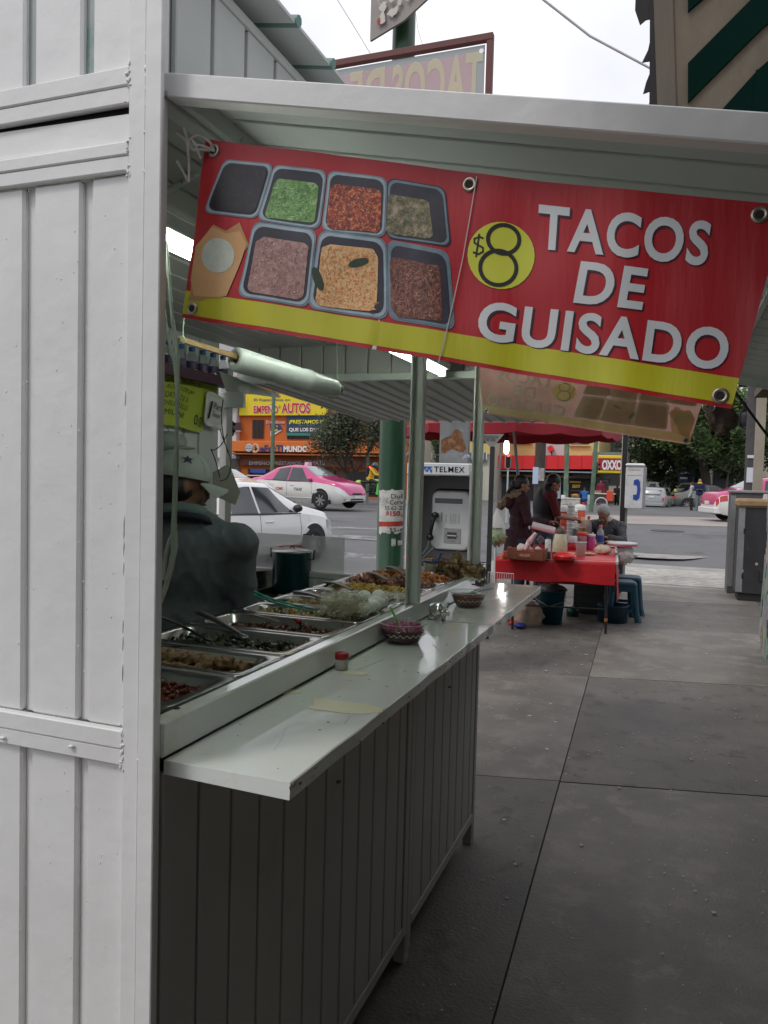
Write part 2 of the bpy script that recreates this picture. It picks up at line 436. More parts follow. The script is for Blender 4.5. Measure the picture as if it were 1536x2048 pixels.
# --- counter front: pressed panels, door seam, bottom rail, legs
Xf = -.74
z_b = .135
def front_run(y0, y1, z0, z1, mat, pitch=.106, x=Xf, gd=.010):
    y = y0
    while y < y1-.01:
        ye = min(y+pitch, y1)
        S('front_panel', MB().box(x-.012, x, y+.0045, ye-.0045, z0, z1, ch=.002), mat)
        S('front_groove', MB().box(x-.016, x-.0125+.003, y-.0045, y+.0045, z0, z1), mat)
        y = ye
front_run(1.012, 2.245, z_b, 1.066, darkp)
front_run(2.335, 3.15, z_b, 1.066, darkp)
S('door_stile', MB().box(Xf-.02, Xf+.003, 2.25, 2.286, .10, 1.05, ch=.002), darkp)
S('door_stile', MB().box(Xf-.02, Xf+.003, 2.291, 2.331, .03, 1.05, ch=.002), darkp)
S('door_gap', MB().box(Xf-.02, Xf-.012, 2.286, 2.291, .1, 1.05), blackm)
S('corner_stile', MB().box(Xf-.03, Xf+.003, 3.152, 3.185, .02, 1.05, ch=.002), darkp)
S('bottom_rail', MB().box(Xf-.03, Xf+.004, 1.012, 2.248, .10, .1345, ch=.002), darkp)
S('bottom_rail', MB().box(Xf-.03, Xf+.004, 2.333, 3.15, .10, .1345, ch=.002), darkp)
for (x, y) in ((-.76,1.04),(-.757,2.30),(-.757,3.165),(-1.88,1.04),(-1.88,3.15),(-1.88,2.3)):
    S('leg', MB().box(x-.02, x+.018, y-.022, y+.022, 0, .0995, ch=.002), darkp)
for (u, v) in ((674,1563),(897,1374)):
    p = at(u, v, x=Xf); b = MB(); b.cone((Xf,p.y,p.z), (Xf+.009,p.y,p.z), .004, .003, 8); b.box(Xf+.004, Xf+.008, p.y-.008, p.y+.008, p.z-.002, p.z+.002)
    S('latch', b, M('latch_grey', (.2,.2,.19), .5, .5))
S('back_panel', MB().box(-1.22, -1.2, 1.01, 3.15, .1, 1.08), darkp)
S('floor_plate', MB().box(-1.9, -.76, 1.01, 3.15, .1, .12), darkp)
S('far_end_panel', MB().box(-1.9, -.76, 3.152, 3.17, .1, 1.05), white_d)
# --- shelf in two lengths, edges a little beaten
def shelf(y0, y1):
    n = 26; mb = MB(); top = []; 
    def ex(t, s): return -.51 + .004*noise.noise(Vector((t*9, s, 0))) + (.0 if t < .97 else -.004)
    rows = []
    for i in range(n+1):
        t = i/n; y = y0+(y1-y0)*t; e = ex(y, 0); zz = 1.09+.0015*noise.noise(Vector((y*3, 4, 0)))
        rows.append([( -.738, y, 1.0905), (-.62, y, zz), (e-.002, y, zz+.001), (e, y, zz-.001), (e-.001, y, 1.064+.001*noise.noise(Vector((y*7,0,3)))), (-.738, y, 1.068)])
    vs = [p for r_ in rows for p in r_]; fs = []; ms = 6
    for i in range(n):
        for j in range(6):
            a = i*6+j; b = i*6+(j+1) % 6; fs.append((a, b, b+6, a+6))
    mb.add(vs, fs, 0, False); mb.add([*rows[0]], [(0,1,2,3,4,5)]); mb.add([*rows[-1]], [(5,4,3,2,1,0)])
    return mb
S('shelf', shelf(1.014, 2.378), gloss); S('shelf', shelf(2.384, 3.36), gloss)
for (u, v, r_) in ((676,1412,.034),(560,1380,.018),(705,1345,.014)):
    p = at(u, v, z=1.0915)
    q = MB().prism([(p.x+r_*2.1*math.cos(t)*(1+.35*math.sin(3*t+1)), p.y+r_*1.5*math.sin(t)*(1+.3*math.cos(2*t))) for t in [i*.42 for i in range(15)]], Matrix.Translation((0,0,1.0906)), .0006)
    S('paint_chip', q, M('yellowed_enamel', (.80,.76,.52), .25, var=.08))
chp = MB(); rd = random.Random(12)
for k in range(26):
    y = rd.uniform(1.02, 3.3); chp.ell((-.5085+rd.uniform(-.002,.001), y, 1.0885+rd.uniform(-.02,.001)), (.0016, rd.uniform(.0012,.005), rd.uniform(.0008,.0022)), 7, 5, jit=.6, seed=k)
chp.ell((-.510,1.0165,1.088), (.003,.002,.003), 8, 6, jit=.5); chp.ell((-.514,1.0145,1.083), (.002,.001,.004), 8, 6, jit=.5)
S('edge_chips', chp, M('chip_dark', (.10,.07,.05), .8), kind='stuff')
rd = random.Random(5); smr = MB()
for k in range(46):
    y = rd.uniform(1.05, 3.3); x = rd.uniform(-.73,-.53); r_ = rd.uniform(.0008,.0028)
    smr.prism([(x+r_*math.cos(q)*rd.uniform(.6,1.6), y+r_*math.sin(q)*rd.uniform(.6,1.6)) for q in (0,1.2,2.5,3.8,5)], Matrix.Translation((0,0,1.0918)), .0004)
S('crumbs', smr, M('crumb', (.28,.20,.12), .8), kind='stuff')
for (ya, xa, yb, xb) in ((1.12,-.60,1.24,-.64),(1.30,-.55,1.38,-.57),(1.66,-.68,1.80,-.66),(1.95,-.56,2.02,-.60)):
    S('scratch', MB().tube([(xa,ya,1.0918),((xa+xb)/2+.003,(ya+yb)/2,1.0919),(xb,yb,1.0918)], .0004, 4), M('scratch_grey', (.60,.61,.57), .6, var=0))
# ledge and counter top
S('ledge', MB().box(-.772, -.7395, 1.013, 3.16, 1.0915, 1.150, ch=.003), gloss)
S('tray_frame', MB().box(-.788, -.7725, 1.06, 3.08, 1.10, 1.1475, ch=.002), M('frame_dark', (.03,.03,.03), .35, .6))  # dark strip standing in for the black shadow under the pan rims
S('ledge_gap', MB().box(-.7755, -.7725, 1.013, 1.059, 1.10, 1.142), blackm)
S('counter_top', MB().box(-1.20, -.7765, 1.013, 3.10, 1.095, 1.112, ch=.002), gloss)
S('counter_hole', MB().cone((-.7655,1.085,1.1502),(-.7655,1.085,1.1508), .006,.006,12), blackm)
# back and far walls
for k in range(18):
    y = 1.02+k*.106
    S('back_wall_panel', MB().box(-1.912, -1.90, y+.009, y+.097, .12, 2.11, ch=.003), white_d)
S('back_wall_sheet', MB().box(-1.925, -1.912, 1.0, 2.99, .1, 2.14), white_d)
S('far_sill', MB().box(-1.9, -.745, 3.10, 3.15, 1.085, 1.115, ch=.004), white_d)
for k in range(11):
    x = -1.88+k*.1
    S('inner_rib', MB().box(x, x+.012, 3.085, 3.10, .8, 1.085), green_w)
S('inner_sheet', MB().box(-1.9, -.76, 3.1005, 3.104, .5, 1.085), green_w)
# posts on the ledge: two-faced angle iron
for y, x in ((2.30,-.747),(3.10,-.747)):
    S('post', MB().box(x-.02, x+.012, y-.006, y+.028, 1.1505, 2.02, ch=.0015), green_w)
    S('post_flange', MB().box(x-.0195, x-.0145, y-.034, y-.0065, 1.1505, 2.02), green_w)
S('far_post', MB().box(-1.94, -1.905, 3.05, 3.10, 1.1155, 2.02, ch=.002), darkp)
S('end_beam', MB().box(-1.9, -.72, 3.10, 3.145, 1.955, 1.985, ch=.002), green_w)
S('side_beam', MB().box(-.772, -.742, 1.013, 3.1, 2.105, 2.135, ch=.002), white_d)
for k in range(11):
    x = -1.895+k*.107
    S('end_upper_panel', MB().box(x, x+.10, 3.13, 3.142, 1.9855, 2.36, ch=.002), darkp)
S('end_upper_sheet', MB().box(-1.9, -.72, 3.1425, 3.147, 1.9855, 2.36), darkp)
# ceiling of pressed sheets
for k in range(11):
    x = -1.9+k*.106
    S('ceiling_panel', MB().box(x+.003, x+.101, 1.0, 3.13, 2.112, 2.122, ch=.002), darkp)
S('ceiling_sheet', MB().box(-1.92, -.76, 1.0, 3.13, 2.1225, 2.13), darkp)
# wall above the opening and the roof that overhangs it
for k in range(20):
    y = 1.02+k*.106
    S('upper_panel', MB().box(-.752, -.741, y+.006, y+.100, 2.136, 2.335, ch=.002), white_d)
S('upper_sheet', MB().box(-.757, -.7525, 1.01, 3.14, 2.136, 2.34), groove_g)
S('upper_rail', MB().box(-.76, -.736, 1.01, 3.14, 2.3355, 2.352, ch=.002), white_d)
ex = at(700, 180, z=2.372).x
for k in range(15):
    y = 1.0+k*.155
    mb = MB(); T = None
    mb.add([(-1.95,y+.006,2.60),(ex,y+.006,2.372),(ex,y+.149,2.372),(-1.95,y+.149,2.60),(-1.95,y+.006,2.606),(ex,y+.006,2.378),(ex,y+.149,2.378),(-1.95,y+.149,2.606)],
           [(0,3,2,1),(4,5,6,7),(0,1,5,4),(1,2,6,5),(2,3,7,6),(3,0,4,7)])
    S('roof_sheet', mb, white_d)
    rb = MB(); rb.tube([(-1.95,y,2.607),(ex+.004,y,2.379)], .011, 8)
    S('roof_rib', rb, M('green_rib', (.16,.27,.24), .5))
S('purlin', MB().box(-.80, -.77, 1.0, 3.3, 2.353, 2.42), darkp)

# --- raised awning flap over the pavement
A0 = Vector((-.745, 1.02, 2.150)); A1 = Vector((.16, 1.02, 1.963))
Ln = (A1-A0).length
ad = (A1-A0).normalized(); an = Vector((-ad.z, 0, ad.x))
def AW(s, y, h): return Vector((A0.x, y, A0.z)) + ad*s + an*h
def abox(s0, s1, y0, y1, h0, h1, ch=.002):
    T = frame((A0.x,0,A0.z), ad, (0,1,0))
    return MB().box(s0, s1, y0, y1, h0, h1, 0, T, ch)
S('flap_end_rail', abox(0, Ln+.3, 1.003, 1.034, -.036, .0), white)
S('flap_end_rail', abox(0, Ln+.3, 3.10, 3.13, -.036, .0), white_d)
S('flap_edge_rail', abox(Ln+.27, Ln+.3, 1.035, 3.1, -.036, .0), white_d)
S('flap_hinge_rail', abox(0, .03, 1.035, 3.1, -.036, .0), white_d)
for k in range(20):
    y = 1.036+k*.1035
    S('flap_panel', abox(.03, Ln+.27, y+.004, y+.0995, -.010, -.004), white_d)
S('flap_sheet', abox(.03, Ln+.27, 1.034, 3.1, -.0035, .0), white_d)
S('flap_cross_bar', abox(.93, .945, 1.036, 3.1, -.016, -.0105), white_d)
# struts with flaking paint
rusty = M('flaking_white_rod', (.62,.62,.60), .55, var=.1, dirt=(.05,.04,.035), ds=26, dt=.56)
def rod(a, b, r=.006): S('strut', MB().tube([a, (Vector(a)+Vector(b))/2+Vector((0,0,.002)), b], r, 10), rusty)
rod(atD(300,404,1.42), atD(600,222,1.60)); rod(atD(330,243,1.45), atD(560,222,1.62)); rod(atD(322,300,1.7), atD(560,520,1.9), .005)

# --- sheet roof that slopes away beyond the far end
fd = Vector((-math.sin(R(12.9)), math.cos(R(12.9)), -.040)); fx = Vector((1,0,-.012)).normalized()
F0 = Vector((-1.83, 3.15, 1.975))
for k in range(17):
    a = F0 + fx*(k*.085); mb = MB(); w = .083
    T = frame(a, fx, fd)
    Lf = 1.53 + .003*k
    mb.box(.011, w, 0, Lf, .0, .004, 0, T)
    S('far_roof_sheet', mb, white_d)
    rb = MB(); rb.tube([T @ Vector((.004,.0,-.004)), T @ Vector((.004,Lf+.004,-.004))], .0085, 8)
    S('far_roof_rib', rb, white_d)
T = frame(F0, fx, fd)
S('far_roof_edge', MB().box(-.03, 17*.085+.01, 1.49, 1.515, .006, .03, 0, T), M('dark_edge', (.04,.045,.04), .8))
S('far_roof_side_rail', MB().box(-.02, .0, 0, 1.50, -.018, .012, 0, T), darkp)
br = MB(); br.beam((-1.86,3.12,1.9),(-2.1,3.12,1.86), .03,.02)

# --- fluorescent tubes under the ceiling
tube_w = M('tube_light', (.85,1,.88), .4, var=0, emit=17, ecol=(.90,1,.89))
tx = -.885; tz = 1.965; ty2 = 3.0
for (y0, y1) in ((1.12, 1.95), (2.15, ty2)):
    lp = thing('tube_lamp', 'greenish white fluorescent tube lamp %s' % ('under the stand ceiling near the corner post' if y0 < 1.5 else 'under the stand ceiling just behind the middle post'), 'lamp', (tx, y0, tz), group='fluorescent tubes under the ceiling')
    obj('housing', MB().box(tx-.03, tx+.03, y0-.02, y1+.02, tz+.014, tz+.04, ch=.003), white_d, lp)
    obj('tube', MB().cone((tx,y0,tz), (tx,y1,tz), .012, .012, 14), tube_w, lp)
    obj('socket', MB().box(tx-.014, tx+.014, y0-.018, y0-.001, tz-.014, tz+.0135).box(tx-.014, tx+.014, y1+.001, y1+.018, tz-.014, tz+.0135), white, lp)
    if tz+.04 < 2.11: obj('hanger', MB().box(tx-.004, tx+.004, y0+.05, y0+.06, tz+.0405, 2.111).box(tx-.004, tx+.004, y1-.06, y1-.05, tz+.0405, 2.111), white_d, lp)
# ================================================================== banners
YB = 1.05
vin_red = M('vinyl_red', (.44,.015,.022), .38, var=.08, vs_=9, bump=.0007, bs=75, stretch=(1,1,.16))
vin_yel = M('vinyl_yellow', (.52,.50,.025), .36, var=.08, vs_=9, bump=.0007, bs=75, stretch=(1,1,.16))
vin_white = M('vinyl_white', (.66,.68,.70), .36, var=.06, vs_=9)
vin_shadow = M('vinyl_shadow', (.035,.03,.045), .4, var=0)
vin_circle = M('vinyl_circle', (.60,.62,.05), .36, var=.05)
marker = M('marker_black', (.015,.015,.012), .5, var=0)
steel_p = M('printed_steel', (.17,.24,.29), .4, var=.25, vs_=30)
steel_l = M('printed_steel_light', (.34,.42,.47), .4, var=.2, vs_=30)
pdark = M('printed_dark', (.03,.03,.045), .4, var=.4, vs_=30)
paper_t = M('printed_paper', (.66,.38,.17), .4, var=.10, vs_=14)
paper_t2 = M('printed_paper_shade', (.50,.27,.12), .4, var=.12, vs_=14)
tort = M('printed_tortilla', (.58,.62,.52), .4, var=.10, vs_=60)
brass = M('eyelet_metal', (.42,.37,.30), .33, .85, var=.1)
hole = M('eyelet_hole', (.03,.025,.02), .8, var=0)
def printed(name, ca, cb, cc, sc_=60, t=(.42,.55,.63)):
    m = bpy.data.materials.new(name); m.use_nodes = True; tt = m.node_tree; p = tt.nodes['Principled BSDF']
    p.inputs['Roughness'].default_value = .36
    tc = N(tt, 'ShaderNodeTexCoord'); n = N(tt, 'ShaderNodeTexNoise'); n.inputs['Scale'].default_value = sc_; n.inputs['Detail'].default_value = 5; n.inputs['Roughness'].default_value = .7
    r = N(tt, 'ShaderNodeValToRGB'); e = r.color_ramp.elements
    e[0].position = t[0]; e[0].color = (*ca, 1); e[1].position = t[2]; e[1].color = (*cc, 1); k = e.new(t[1]); k.color = (*cb, 1)
    tt.links.new(tc.outputs['Object'], n.inputs['Vector']); tt.links.new(n.outputs['Fac'], r.inputs['Fac']); tt.links.new(r.outputs['Color'], p.inputs['Base Color'])
    MATS[name] = m
    return m
foodp = [printed('printed_beans', (.006,.005,.012), (.012,.008,.012), (.10,.02,.015), 130, (.4,.6,.72)),
         printed('printed_lettuce', (.06,.17,.04), (.16,.36,.08), (.42,.60,.30), 70, (.3,.5,.7)),
         printed('printed_salsa', (.10,.01,.008), (.32,.035,.015), (.70,.22,.06), 150, (.42,.52,.62)),
         printed('printed_cactus', (.04,.05,.02), (.16,.14,.06), (.42,.34,.26), 90, (.36,.5,.66)),
         printed('printed_refried', (.22,.10,.08), (.34,.18,.155), (.52,.34,.31), 120, (.32,.5,.7)),
         printed('printed_rice', (.42,.10,.03), (.62,.30,.10), (.78,.50,.24), 160, (.30,.42,.6)),
         printed('printed_shredded', (.05,.012,.008), (.15,.038,.02), (.36,.14,.09), 150, (.38,.5,.66))]
pepper = M('printed_pepper', (.02,.045,.02), .4, var=.4, vs_=120)
def unmap(u, v):
    p = at(u, v, y=YB); return p
# banner plane: u,v along its own edges
TL, BL, BR_, TR = [at(*q, y=YB) for q in ((409,277), (362,634), (1463,817), (1572,412))]
def inv_bilinear(px, py):
    """banner coordinates of a point seen in the photograph (Newton on the bilinear patch)"""
    p = at(px, py, y=YB); a, b = .5, .5
    for _ in range(12):
        q = (BL*(1-a)+BR_*a)*(1-b) + (TL*(1-a)+TR*a)*b
        da = (BR_-BL)*(1-b)+(TR-TL)*b; db = (TL-BL)*(1-a)+(TR-BR_)*a
        ex_, ez = p.x-q.x, p.z-q.z; det = da.x*db.z-da.z*db.x
        a += (ex_*db.z-ez*db.x)/det; b += (da.x*ez-da.z*ex_)/det
    return a, b
def banner(label, corners, ny, cat, group, faded=0, near=-1):
    """corners bl,br,tr,tl; near = direction of the printed side along y"""
    bl, br, tr, tl = [Vector(c) for c in corners]
    t = thing('banner', label, cat, bl, group=group)
    def Sf(a, b, lay=0):
        p = (bl*(1-a)+br*a)*(1-b) + (tl*(1-a)+tr*a)*b
        w = .0045*math.sin(a*21+b*2.2)*(1-b)*(.35+.65*(a > .4)) + .003*math.sin(a*9+1+b) + .006*math.sin(a*3.1)*(1-b) + .0012*math.sin(a*58+4*b)*(.2+(1-b))
        w += .004*noise.noise(Vector((a*7, b*3, 0)))
        p = p.copy(); p.y += w + near*lay*.0005; p.z -= .006*math.sin(math.pi*a)*b*.6
        return p
    def P(px, py, lay): return Sf(*inv_bilinear(px, py), lay)
    fm = lambda m: m
    if faded:
        def fm(m):
            c = m.node_tree.nodes['Principled BSDF'].inputs['Base Color'].default_value
            base = {'vinyl_red': (.36,.13,.10), 'vinyl_yellow': (.42,.42,.17), 'vinyl_white': (.30,.36,.30), 'vinyl_circle': (.42,.42,.10), 'marker_black': (.16,.17,.10),
                    'printed_steel': (.20,.21,.19), 'printed_steel_light': (.24,.25,.22), 'printed_dark': (.13,.13,.11), 'printed_paper': (.42,.34,.19), 'printed_paper_shade': (.36,.29,.16),
                    'printed_tortilla': (.37,.38,.24), 'printed_pepper': (.12,.13,.08)}.get(m.name, (.34,.25,.15))
            base = tuple(min(.85, q*1.15+g_) for q, g_ in zip(base, (.27,.25,.20)))
            return M('faded_'+m.name, base, .45, var=.12, vs_=14, transl=.72)
    def sheet_(name, x0, x1, y0, y1, lay, mat, nu=60, nv=10, kind=None):
        obj(name, MB().grid(lambda i, j: Sf(x0+(x1-x0)*i, y0+(y1-y0)*j, lay), nu, nv, flip=near > 0), fm(mat), t)
    sheet_('red_sheet', 0, 1, 0, 1, 0, vin_red, 120, 18)
    if not faded: sheet_('back_sheet', 0, 1, 0, 1, -1.2, vin_white, 60, 10)
    sheet_('yellow_stripe', 0, 1, .022, .155, 1, vin_yel, 120, 3)
    def poly(name, pts, lay, mat, sub=1):
        q_ = []
        for i, p in enumerate(pts):
            n2 = pts[(i+1) % len(pts)]; k_ = max(1, int(math.hypot(n2[0]-p[0], n2[1]-p[1])/9))
            q_ += [(p[0]+(n2[0]-p[0])*j/k_, p[1]+(n2[1]-p[1])*j/k_) for j in range(k_)]
        pts = q_
        c = (sum(p[0] for p in pts)/len(pts), sum(p[1] for p in pts)/len(pts)); mb = MB()
        K = 7; n = len(pts); vs = [P(*c, lay)]
        for k in range(1, K+1):
            for (x, y) in pts: vs.append(P(c[0]+(x-c[0])*k/K, c[1]+(y-c[1])*k/K, lay))
        fs = [(0, 1+i, 1+(i+1) % n) for i in range(n)]
        for k in range(K-1):
            for i in range(n): a = 1+k*n+i; b = 1+k*n+(i+1) % n; fs.append((a, a+n, b+n, b))
        obj(name, mb.add(vs, fs, 0, True), fm(mat), t)
    def rq(q, inset, r=.16, n=4, wob=0, seed=0):
        """rounded quad from corner pixels tl,tr,br,bl, shrunk by inset (fractions l,t,r,b)"""
        tl_, tr_, br_, bl_ = q; l, tp, rt, bt = inset; pts = []
        for sx, sy, a0 in ((1,1,0), (-1,1,90), (-1,-1,180), (1,-1,270)):
            for i in range(n+1):
                a = R(a0+90*i/n); x = .5+sx*(.5-r)+r*math.cos(a); y = .5+sy*(.5-r)+r*math.sin(a)
                x = l+(1-l-rt)*x; y = bt+(1-tp-bt)*y
                if wob: x += wob*noise.noise(Vector((x*9+seed, y*9, 1))); y += wob*noise.noise(Vector((x*9, y*9+seed, 5)))
                X = (bl_[0]*(1-x)+br_[0]*x)*(1-y)+(tl_[0]*(1-x)+tr_[0]*x)*y; Y = (bl_[1]*(1-x)+br_[1]*x)*(1-y)+(tl_[1]*(1-x)+tr_[1]*x)*y
                pts.append((X, Y))
        return pts
    pans = [((447,316),(548,326),(516,437),(404,424)), ((548,327),(656,339),(640,458),(514,440)), ((658,338),(776,352),(772,474),(643,460)), ((776,352),(890,369),(903,492),(772,474)),
            ((508,441),(636,458),(618,615),(470,591)), ((640,458),(775,476),(776,639),(614,616)), ((776,476),(898,500),(910,660),(776,637))]
    for i, q in enumerate(pans):
        poly('printed_pan', rq(q, (0,0,0,0), .12), 2, steel_p if i != 3 else pdark)
        if faded:
            poly('printed_food', rq(q, (.06,.10,.06,.06), .13, 6), 4, foodp[i]); continue
        poly('printed_pan_rim', rq(q, (.02,.02,.02,.02), .13), 3, steel_l if i not in (3,6) else steel_p)
        poly('printed_pan_well', rq(q, (.055,.06,.055,.055), .15), 4, pdark)
        ins = [(.09,.10,.08,.08), (.11,.24,.10,.07), (.07,.22,.08,.06), (.02,.26,.28,.08), (.12,.18,.09,.08), (.07,.16,.13,.07), (.06,.20,.16,.07)][i]
        poly('printed_food', rq(q, ins, .13, 6, .035 if i else 0, i*3), 5, foodp[i])
    if not faded:
        rd = random.Random(77)
        bits = [((.02,.015,.02),(.12,.03,.02),(.05,.02,.03)), ((.10,.26,.05),(.30,.50,.18),(.50,.66,.38)), ((.60,.14,.04),(.75,.32,.10),(.30,.02,.01)), ((.30,.28,.12),(.45,.20,.16),(.10,.12,.05)),
                ((.50,.32,.30),(.26,.10,.08),(.58,.42,.38)), ((.70,.16,.05),(.80,.62,.36),(.34,.30,.06)), ((.38,.15,.10),(.07,.02,.012),(.50,.26,.18))]
        for i, q in enumerate(pans):
            mats_ = [printed('printed_bit%d%d' % (i, j), tuple(x*.7 for x in c), c, tuple(min(.9, x*1.3) for x in c), 90) for j, c in enumerate(bits[i])]
            mb = MB(); tl_, tr_, br_, bl_ = q; ins = [(.10,.12,.10,.10), (.14,.28,.14,.10), (.10,.26,.12,.09), (.05,.30,.32,.11), (.15,.22,.12,.11), (.10,.20,.16,.10), (.09,.24,.20,.10)][i]
            for k in range((60,330,360,300,380,460,420)[i]):
                x = rd.uniform(ins[0], 1-ins[2]); y = rd.uniform(ins[3], 1-ins[1])
                X = (bl_[0]*(1-x)+br_[0]*x)*(1-y)+(tl_[0]*(1-x)+tr_[0]*x)*y; Y = (bl_[1]*(1-x)+br_[1]*x)*(1-y)+(tl_[1]*(1-x)+tr_[1]*x)*y
                a0 = rd.uniform(0,6.3); rx_, ry_ = (rd.uniform(.8,2.2), rd.uniform(.8,2.0)) if i not in (1,6) else (rd.uniform(3,7), rd.uniform(.5,.9))
                vs = []
                for t_ in (0,-1.25,-2.5,-3.75,-5): u_ = rx_*math.cos(t_)*rd.uniform(.7,1.2); v_ = ry_*math.sin(t_)*rd.uniform(.7,1.2); vs.append(P(X+u_*math.cos(a0)-v_*math.sin(a0), Y+u_*math.sin(a0)+v_*math.cos(a0), 5.6+.0008*k))
                mb.add(vs, [(0,1,2,3,4)], rd.choice((0,0,1,2)))
            obj('printed_bits', mb, mats_, t, kind='stuff')
    for c, a, rx, ry in (((718,524),-.25,22,8), ((637,557),1.25,25,9)):
        poly('printed_chilli', [(c[0]+rx*math.cos(t)*math.cos(a)-ry*math.sin(t)*math.sin(a), c[1]+rx*math.cos(t)*math.sin(a)+ry*math.sin(t)*math.cos(a)) for t in [-i*.52 for i in range(12)]], 6.6, pepper)
    poly('printed_wrapper', [(478,443),(449,460),(424,447),(420,452),(389,490),(377,588),(372,600),(400,600),(424,580),(470,520),(497,489)][::-1], 2, paper_t2)
    poly('printed_wrapper', [(421,451),(388,490),(379,560),(385,590),(432,594),(450,590),(479,520),(492,487),(478,461),(449,465)][::-1], 3, paper_t)
    poly('printed_tortilla', [(433+33*math.cos(-i*.31), 509+35*math.sin(-i*.31)) for i in range(20)], 4, tort)
    # price disc
    poly('price_disc', [(1001+67*math.cos(-i*.21), 506+68*math.sin(-i*.21)) for i in range(30)], 2, vin_circle)
    def stroke(pts, w, lay):
        vs = []; fs = []
        for i, (x, y) in enumerate(pts):
            x0, y0 = pts[max(0, i-1)]; x1, y1 = pts[min(len(pts)-1, i+1)]; d = math.hypot(x1-x0, y1-y0) or 1
            nx, ny_ = -(y1-y0)/d*w/2, (x1-x0)/d*w/2
            vs += [P(x+nx, y+ny_, lay), P(x-nx, y-ny_, lay)]
        fs = [(2*i, 2*i+1, 2*i+3, 2*i+2) for i in range(len(pts)-1)]
        return MB().add(vs, fs)
    def arc(cx, cy, rx, ry, a0, a1, n=26, tilt=0): return [(cx+rx*math.cos(R(a0+(a1-a0)*i/n)), cy+ry*math.sin(R(a0+(a1-a0)*i/n))) for i in range(n+1)]
    obj('price_figure', stroke(arc(1006,473,31,29,100,460), 8, 3), fm(marker), t)
    obj('price_figure', stroke(arc(995,531,36,35,-80,282), 8, 3), fm(marker), t)
    dl = [(966,472),(958,469),(948,473),(948,481),(956,486),(965,491),(965,499),(956,504),(945,500)]
    obj('dollar_mark', stroke(dl, 4, 3), fm(marker), t)
    obj('dollar_mark', stroke([(958,463),(951,510)], 3.5, 3), fm(marker), t)
    # words
    def word(s, q, bold=.026):
        tl_, tr_, br_, bl_ = q
        def mk(lay, dx, dy, bo):
            def fn(a, b):
                X = (bl_[0]*(1-a)+br_[0]*a)*(1-b)+(tl_[0]*(1-a)+tr_[0]*a)*b + dx; Y = (bl_[1]*(1-a)+br_[1]*a)*(1-b)+(tl_[1]*(1-a)+tr_[1]*a)*b + dy
                return P(X, Y, lay)
            return text_on(MB(), s, fn, bold=bo, spacing=1.1, fine=True)
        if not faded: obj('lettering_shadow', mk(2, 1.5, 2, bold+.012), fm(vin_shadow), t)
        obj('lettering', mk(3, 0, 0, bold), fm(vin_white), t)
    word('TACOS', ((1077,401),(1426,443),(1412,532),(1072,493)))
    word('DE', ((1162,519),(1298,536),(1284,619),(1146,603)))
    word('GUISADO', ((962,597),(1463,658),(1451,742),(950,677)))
    # eyelets and seam
    for (u, v) in ((426,300),(380,616),(939,363),(1519,431),(1441,791)):
        a, b = inv_bilinear(u, v); c = Sf(a, b, 2); T = Matrix.Translation(c) @ Matrix.Rotation(R(-90*near), 4, 'X')
        prof = [(.0052,.0008),(.0062,.0018),(.0080,.0022),(.0095,.0016),(.0104,.0)]
        mb = MB(); mb.lathe([(r_, -near*0+z) for r_, z in prof], (0,0,0), 24, 0, T.to_3x3().to_4x4()); 
        mb.v = [tuple(Vector(q)+c) for q in mb.v]
        obj('eyelet', mb, brass, t)
        obj('eyelet_hole', MB().cone(c+Vector((0,near*.0002,0)), c+Vector((0,near*.0004,0)), .0054, .0054, 20), hole, t)
    obj('seam', stroke([(954,348),(940,430),(926,510),(905,610),(890,680),(877,728)], 2.2, 6), fm(M('seam_thread', (.45,.40,.38), .6, var=.1)), t)
    return t, Sf, P
bt, BS, BP = banner('large red banner with food pictures and yellow stripe hung at the near awning end', (BL, BR_, TR, TL), 0, 'banner', 'printed banners hung from the awning')
q2 = [at(*q, y=3.06) for q in ((1378,889), (966,826), (958,722), (1418,764))]      # bl (photo right) ... mirrored: seen from behind
bl2, br2, tr2, tl2 = q2[0], q2[1], q2[2], q2[3]
bt2, _, _ = banner('faded banner seen from behind with mirrored lettering, hung at the far end of the awning', (bl2, br2, tr2, tl2), 0, 'banner', 'printed banners hung from the awning', faded=1, near=-1)

# cords that hold the near banner
rope_m = M('rope_white', (.52,.50,.47), .8, var=.15, vs_=60, bump=.001, bs=300)
def rope(pts, r=.0022, n=8, sub=5):
    pts = [Vector(p) for p in pts]; o = []
    for i in range(len(pts)-1):
        p0 = pts[max(0,i-1)]; p1 = pts[i]; p2 = pts[i+1]; p3 = pts[min(len(pts)-1,i+2)]
        for k in range(sub):
            t = k/sub; o.append(.5*((2*p1)+(p2-p0)*t+(2*p0-5*p1+4*p2-p3)*t*t+(3*p1-p0-3*p2+p3)*t**3))
    o.append(pts[-1])
    return MB().tube(o, [r*(1+.12*math.sin(i*1.9)) for i in range(len(o))], n)
D0 = 1.20
rp_ = MB()
for pts in ([(428,300),(421,286),(408,276),(393,272),(380,280),(378,292),(388,300),(404,300),(420,302)], [(380,292),(368,258),(372,266),(376,300),(378,330),(378,366)],
            [(376,284),(352,265)], [(378,366),(354,322)], [(430,303),(405,292),(386,290),(370,283)], [(384,280),(392,292),(402,318)]):
    rr = rope([atD(u, v, D0-.004*(i % 2)) for i, (u, v) in enumerate(pts)], .0021)
    b = len(rp_.v); rp_.v += rr.v; rp_.f += [[i+b for i in f] for f in rr.f]; rp_.m += rr.m; rp_.sm += rr.sm
solo('cord', rp_, rope_m, 'knotted pale cord holding the top left eyelet of the red banner', 'cord')
solo('cord', rope([atD(473,222,1.35), atD(478,245,1.35), atD(484,270,1.34), atD(482,284,1.33)], .0024), rope_m, 'short twisted pale cord hanging from the awning behind the banner top', 'cord')
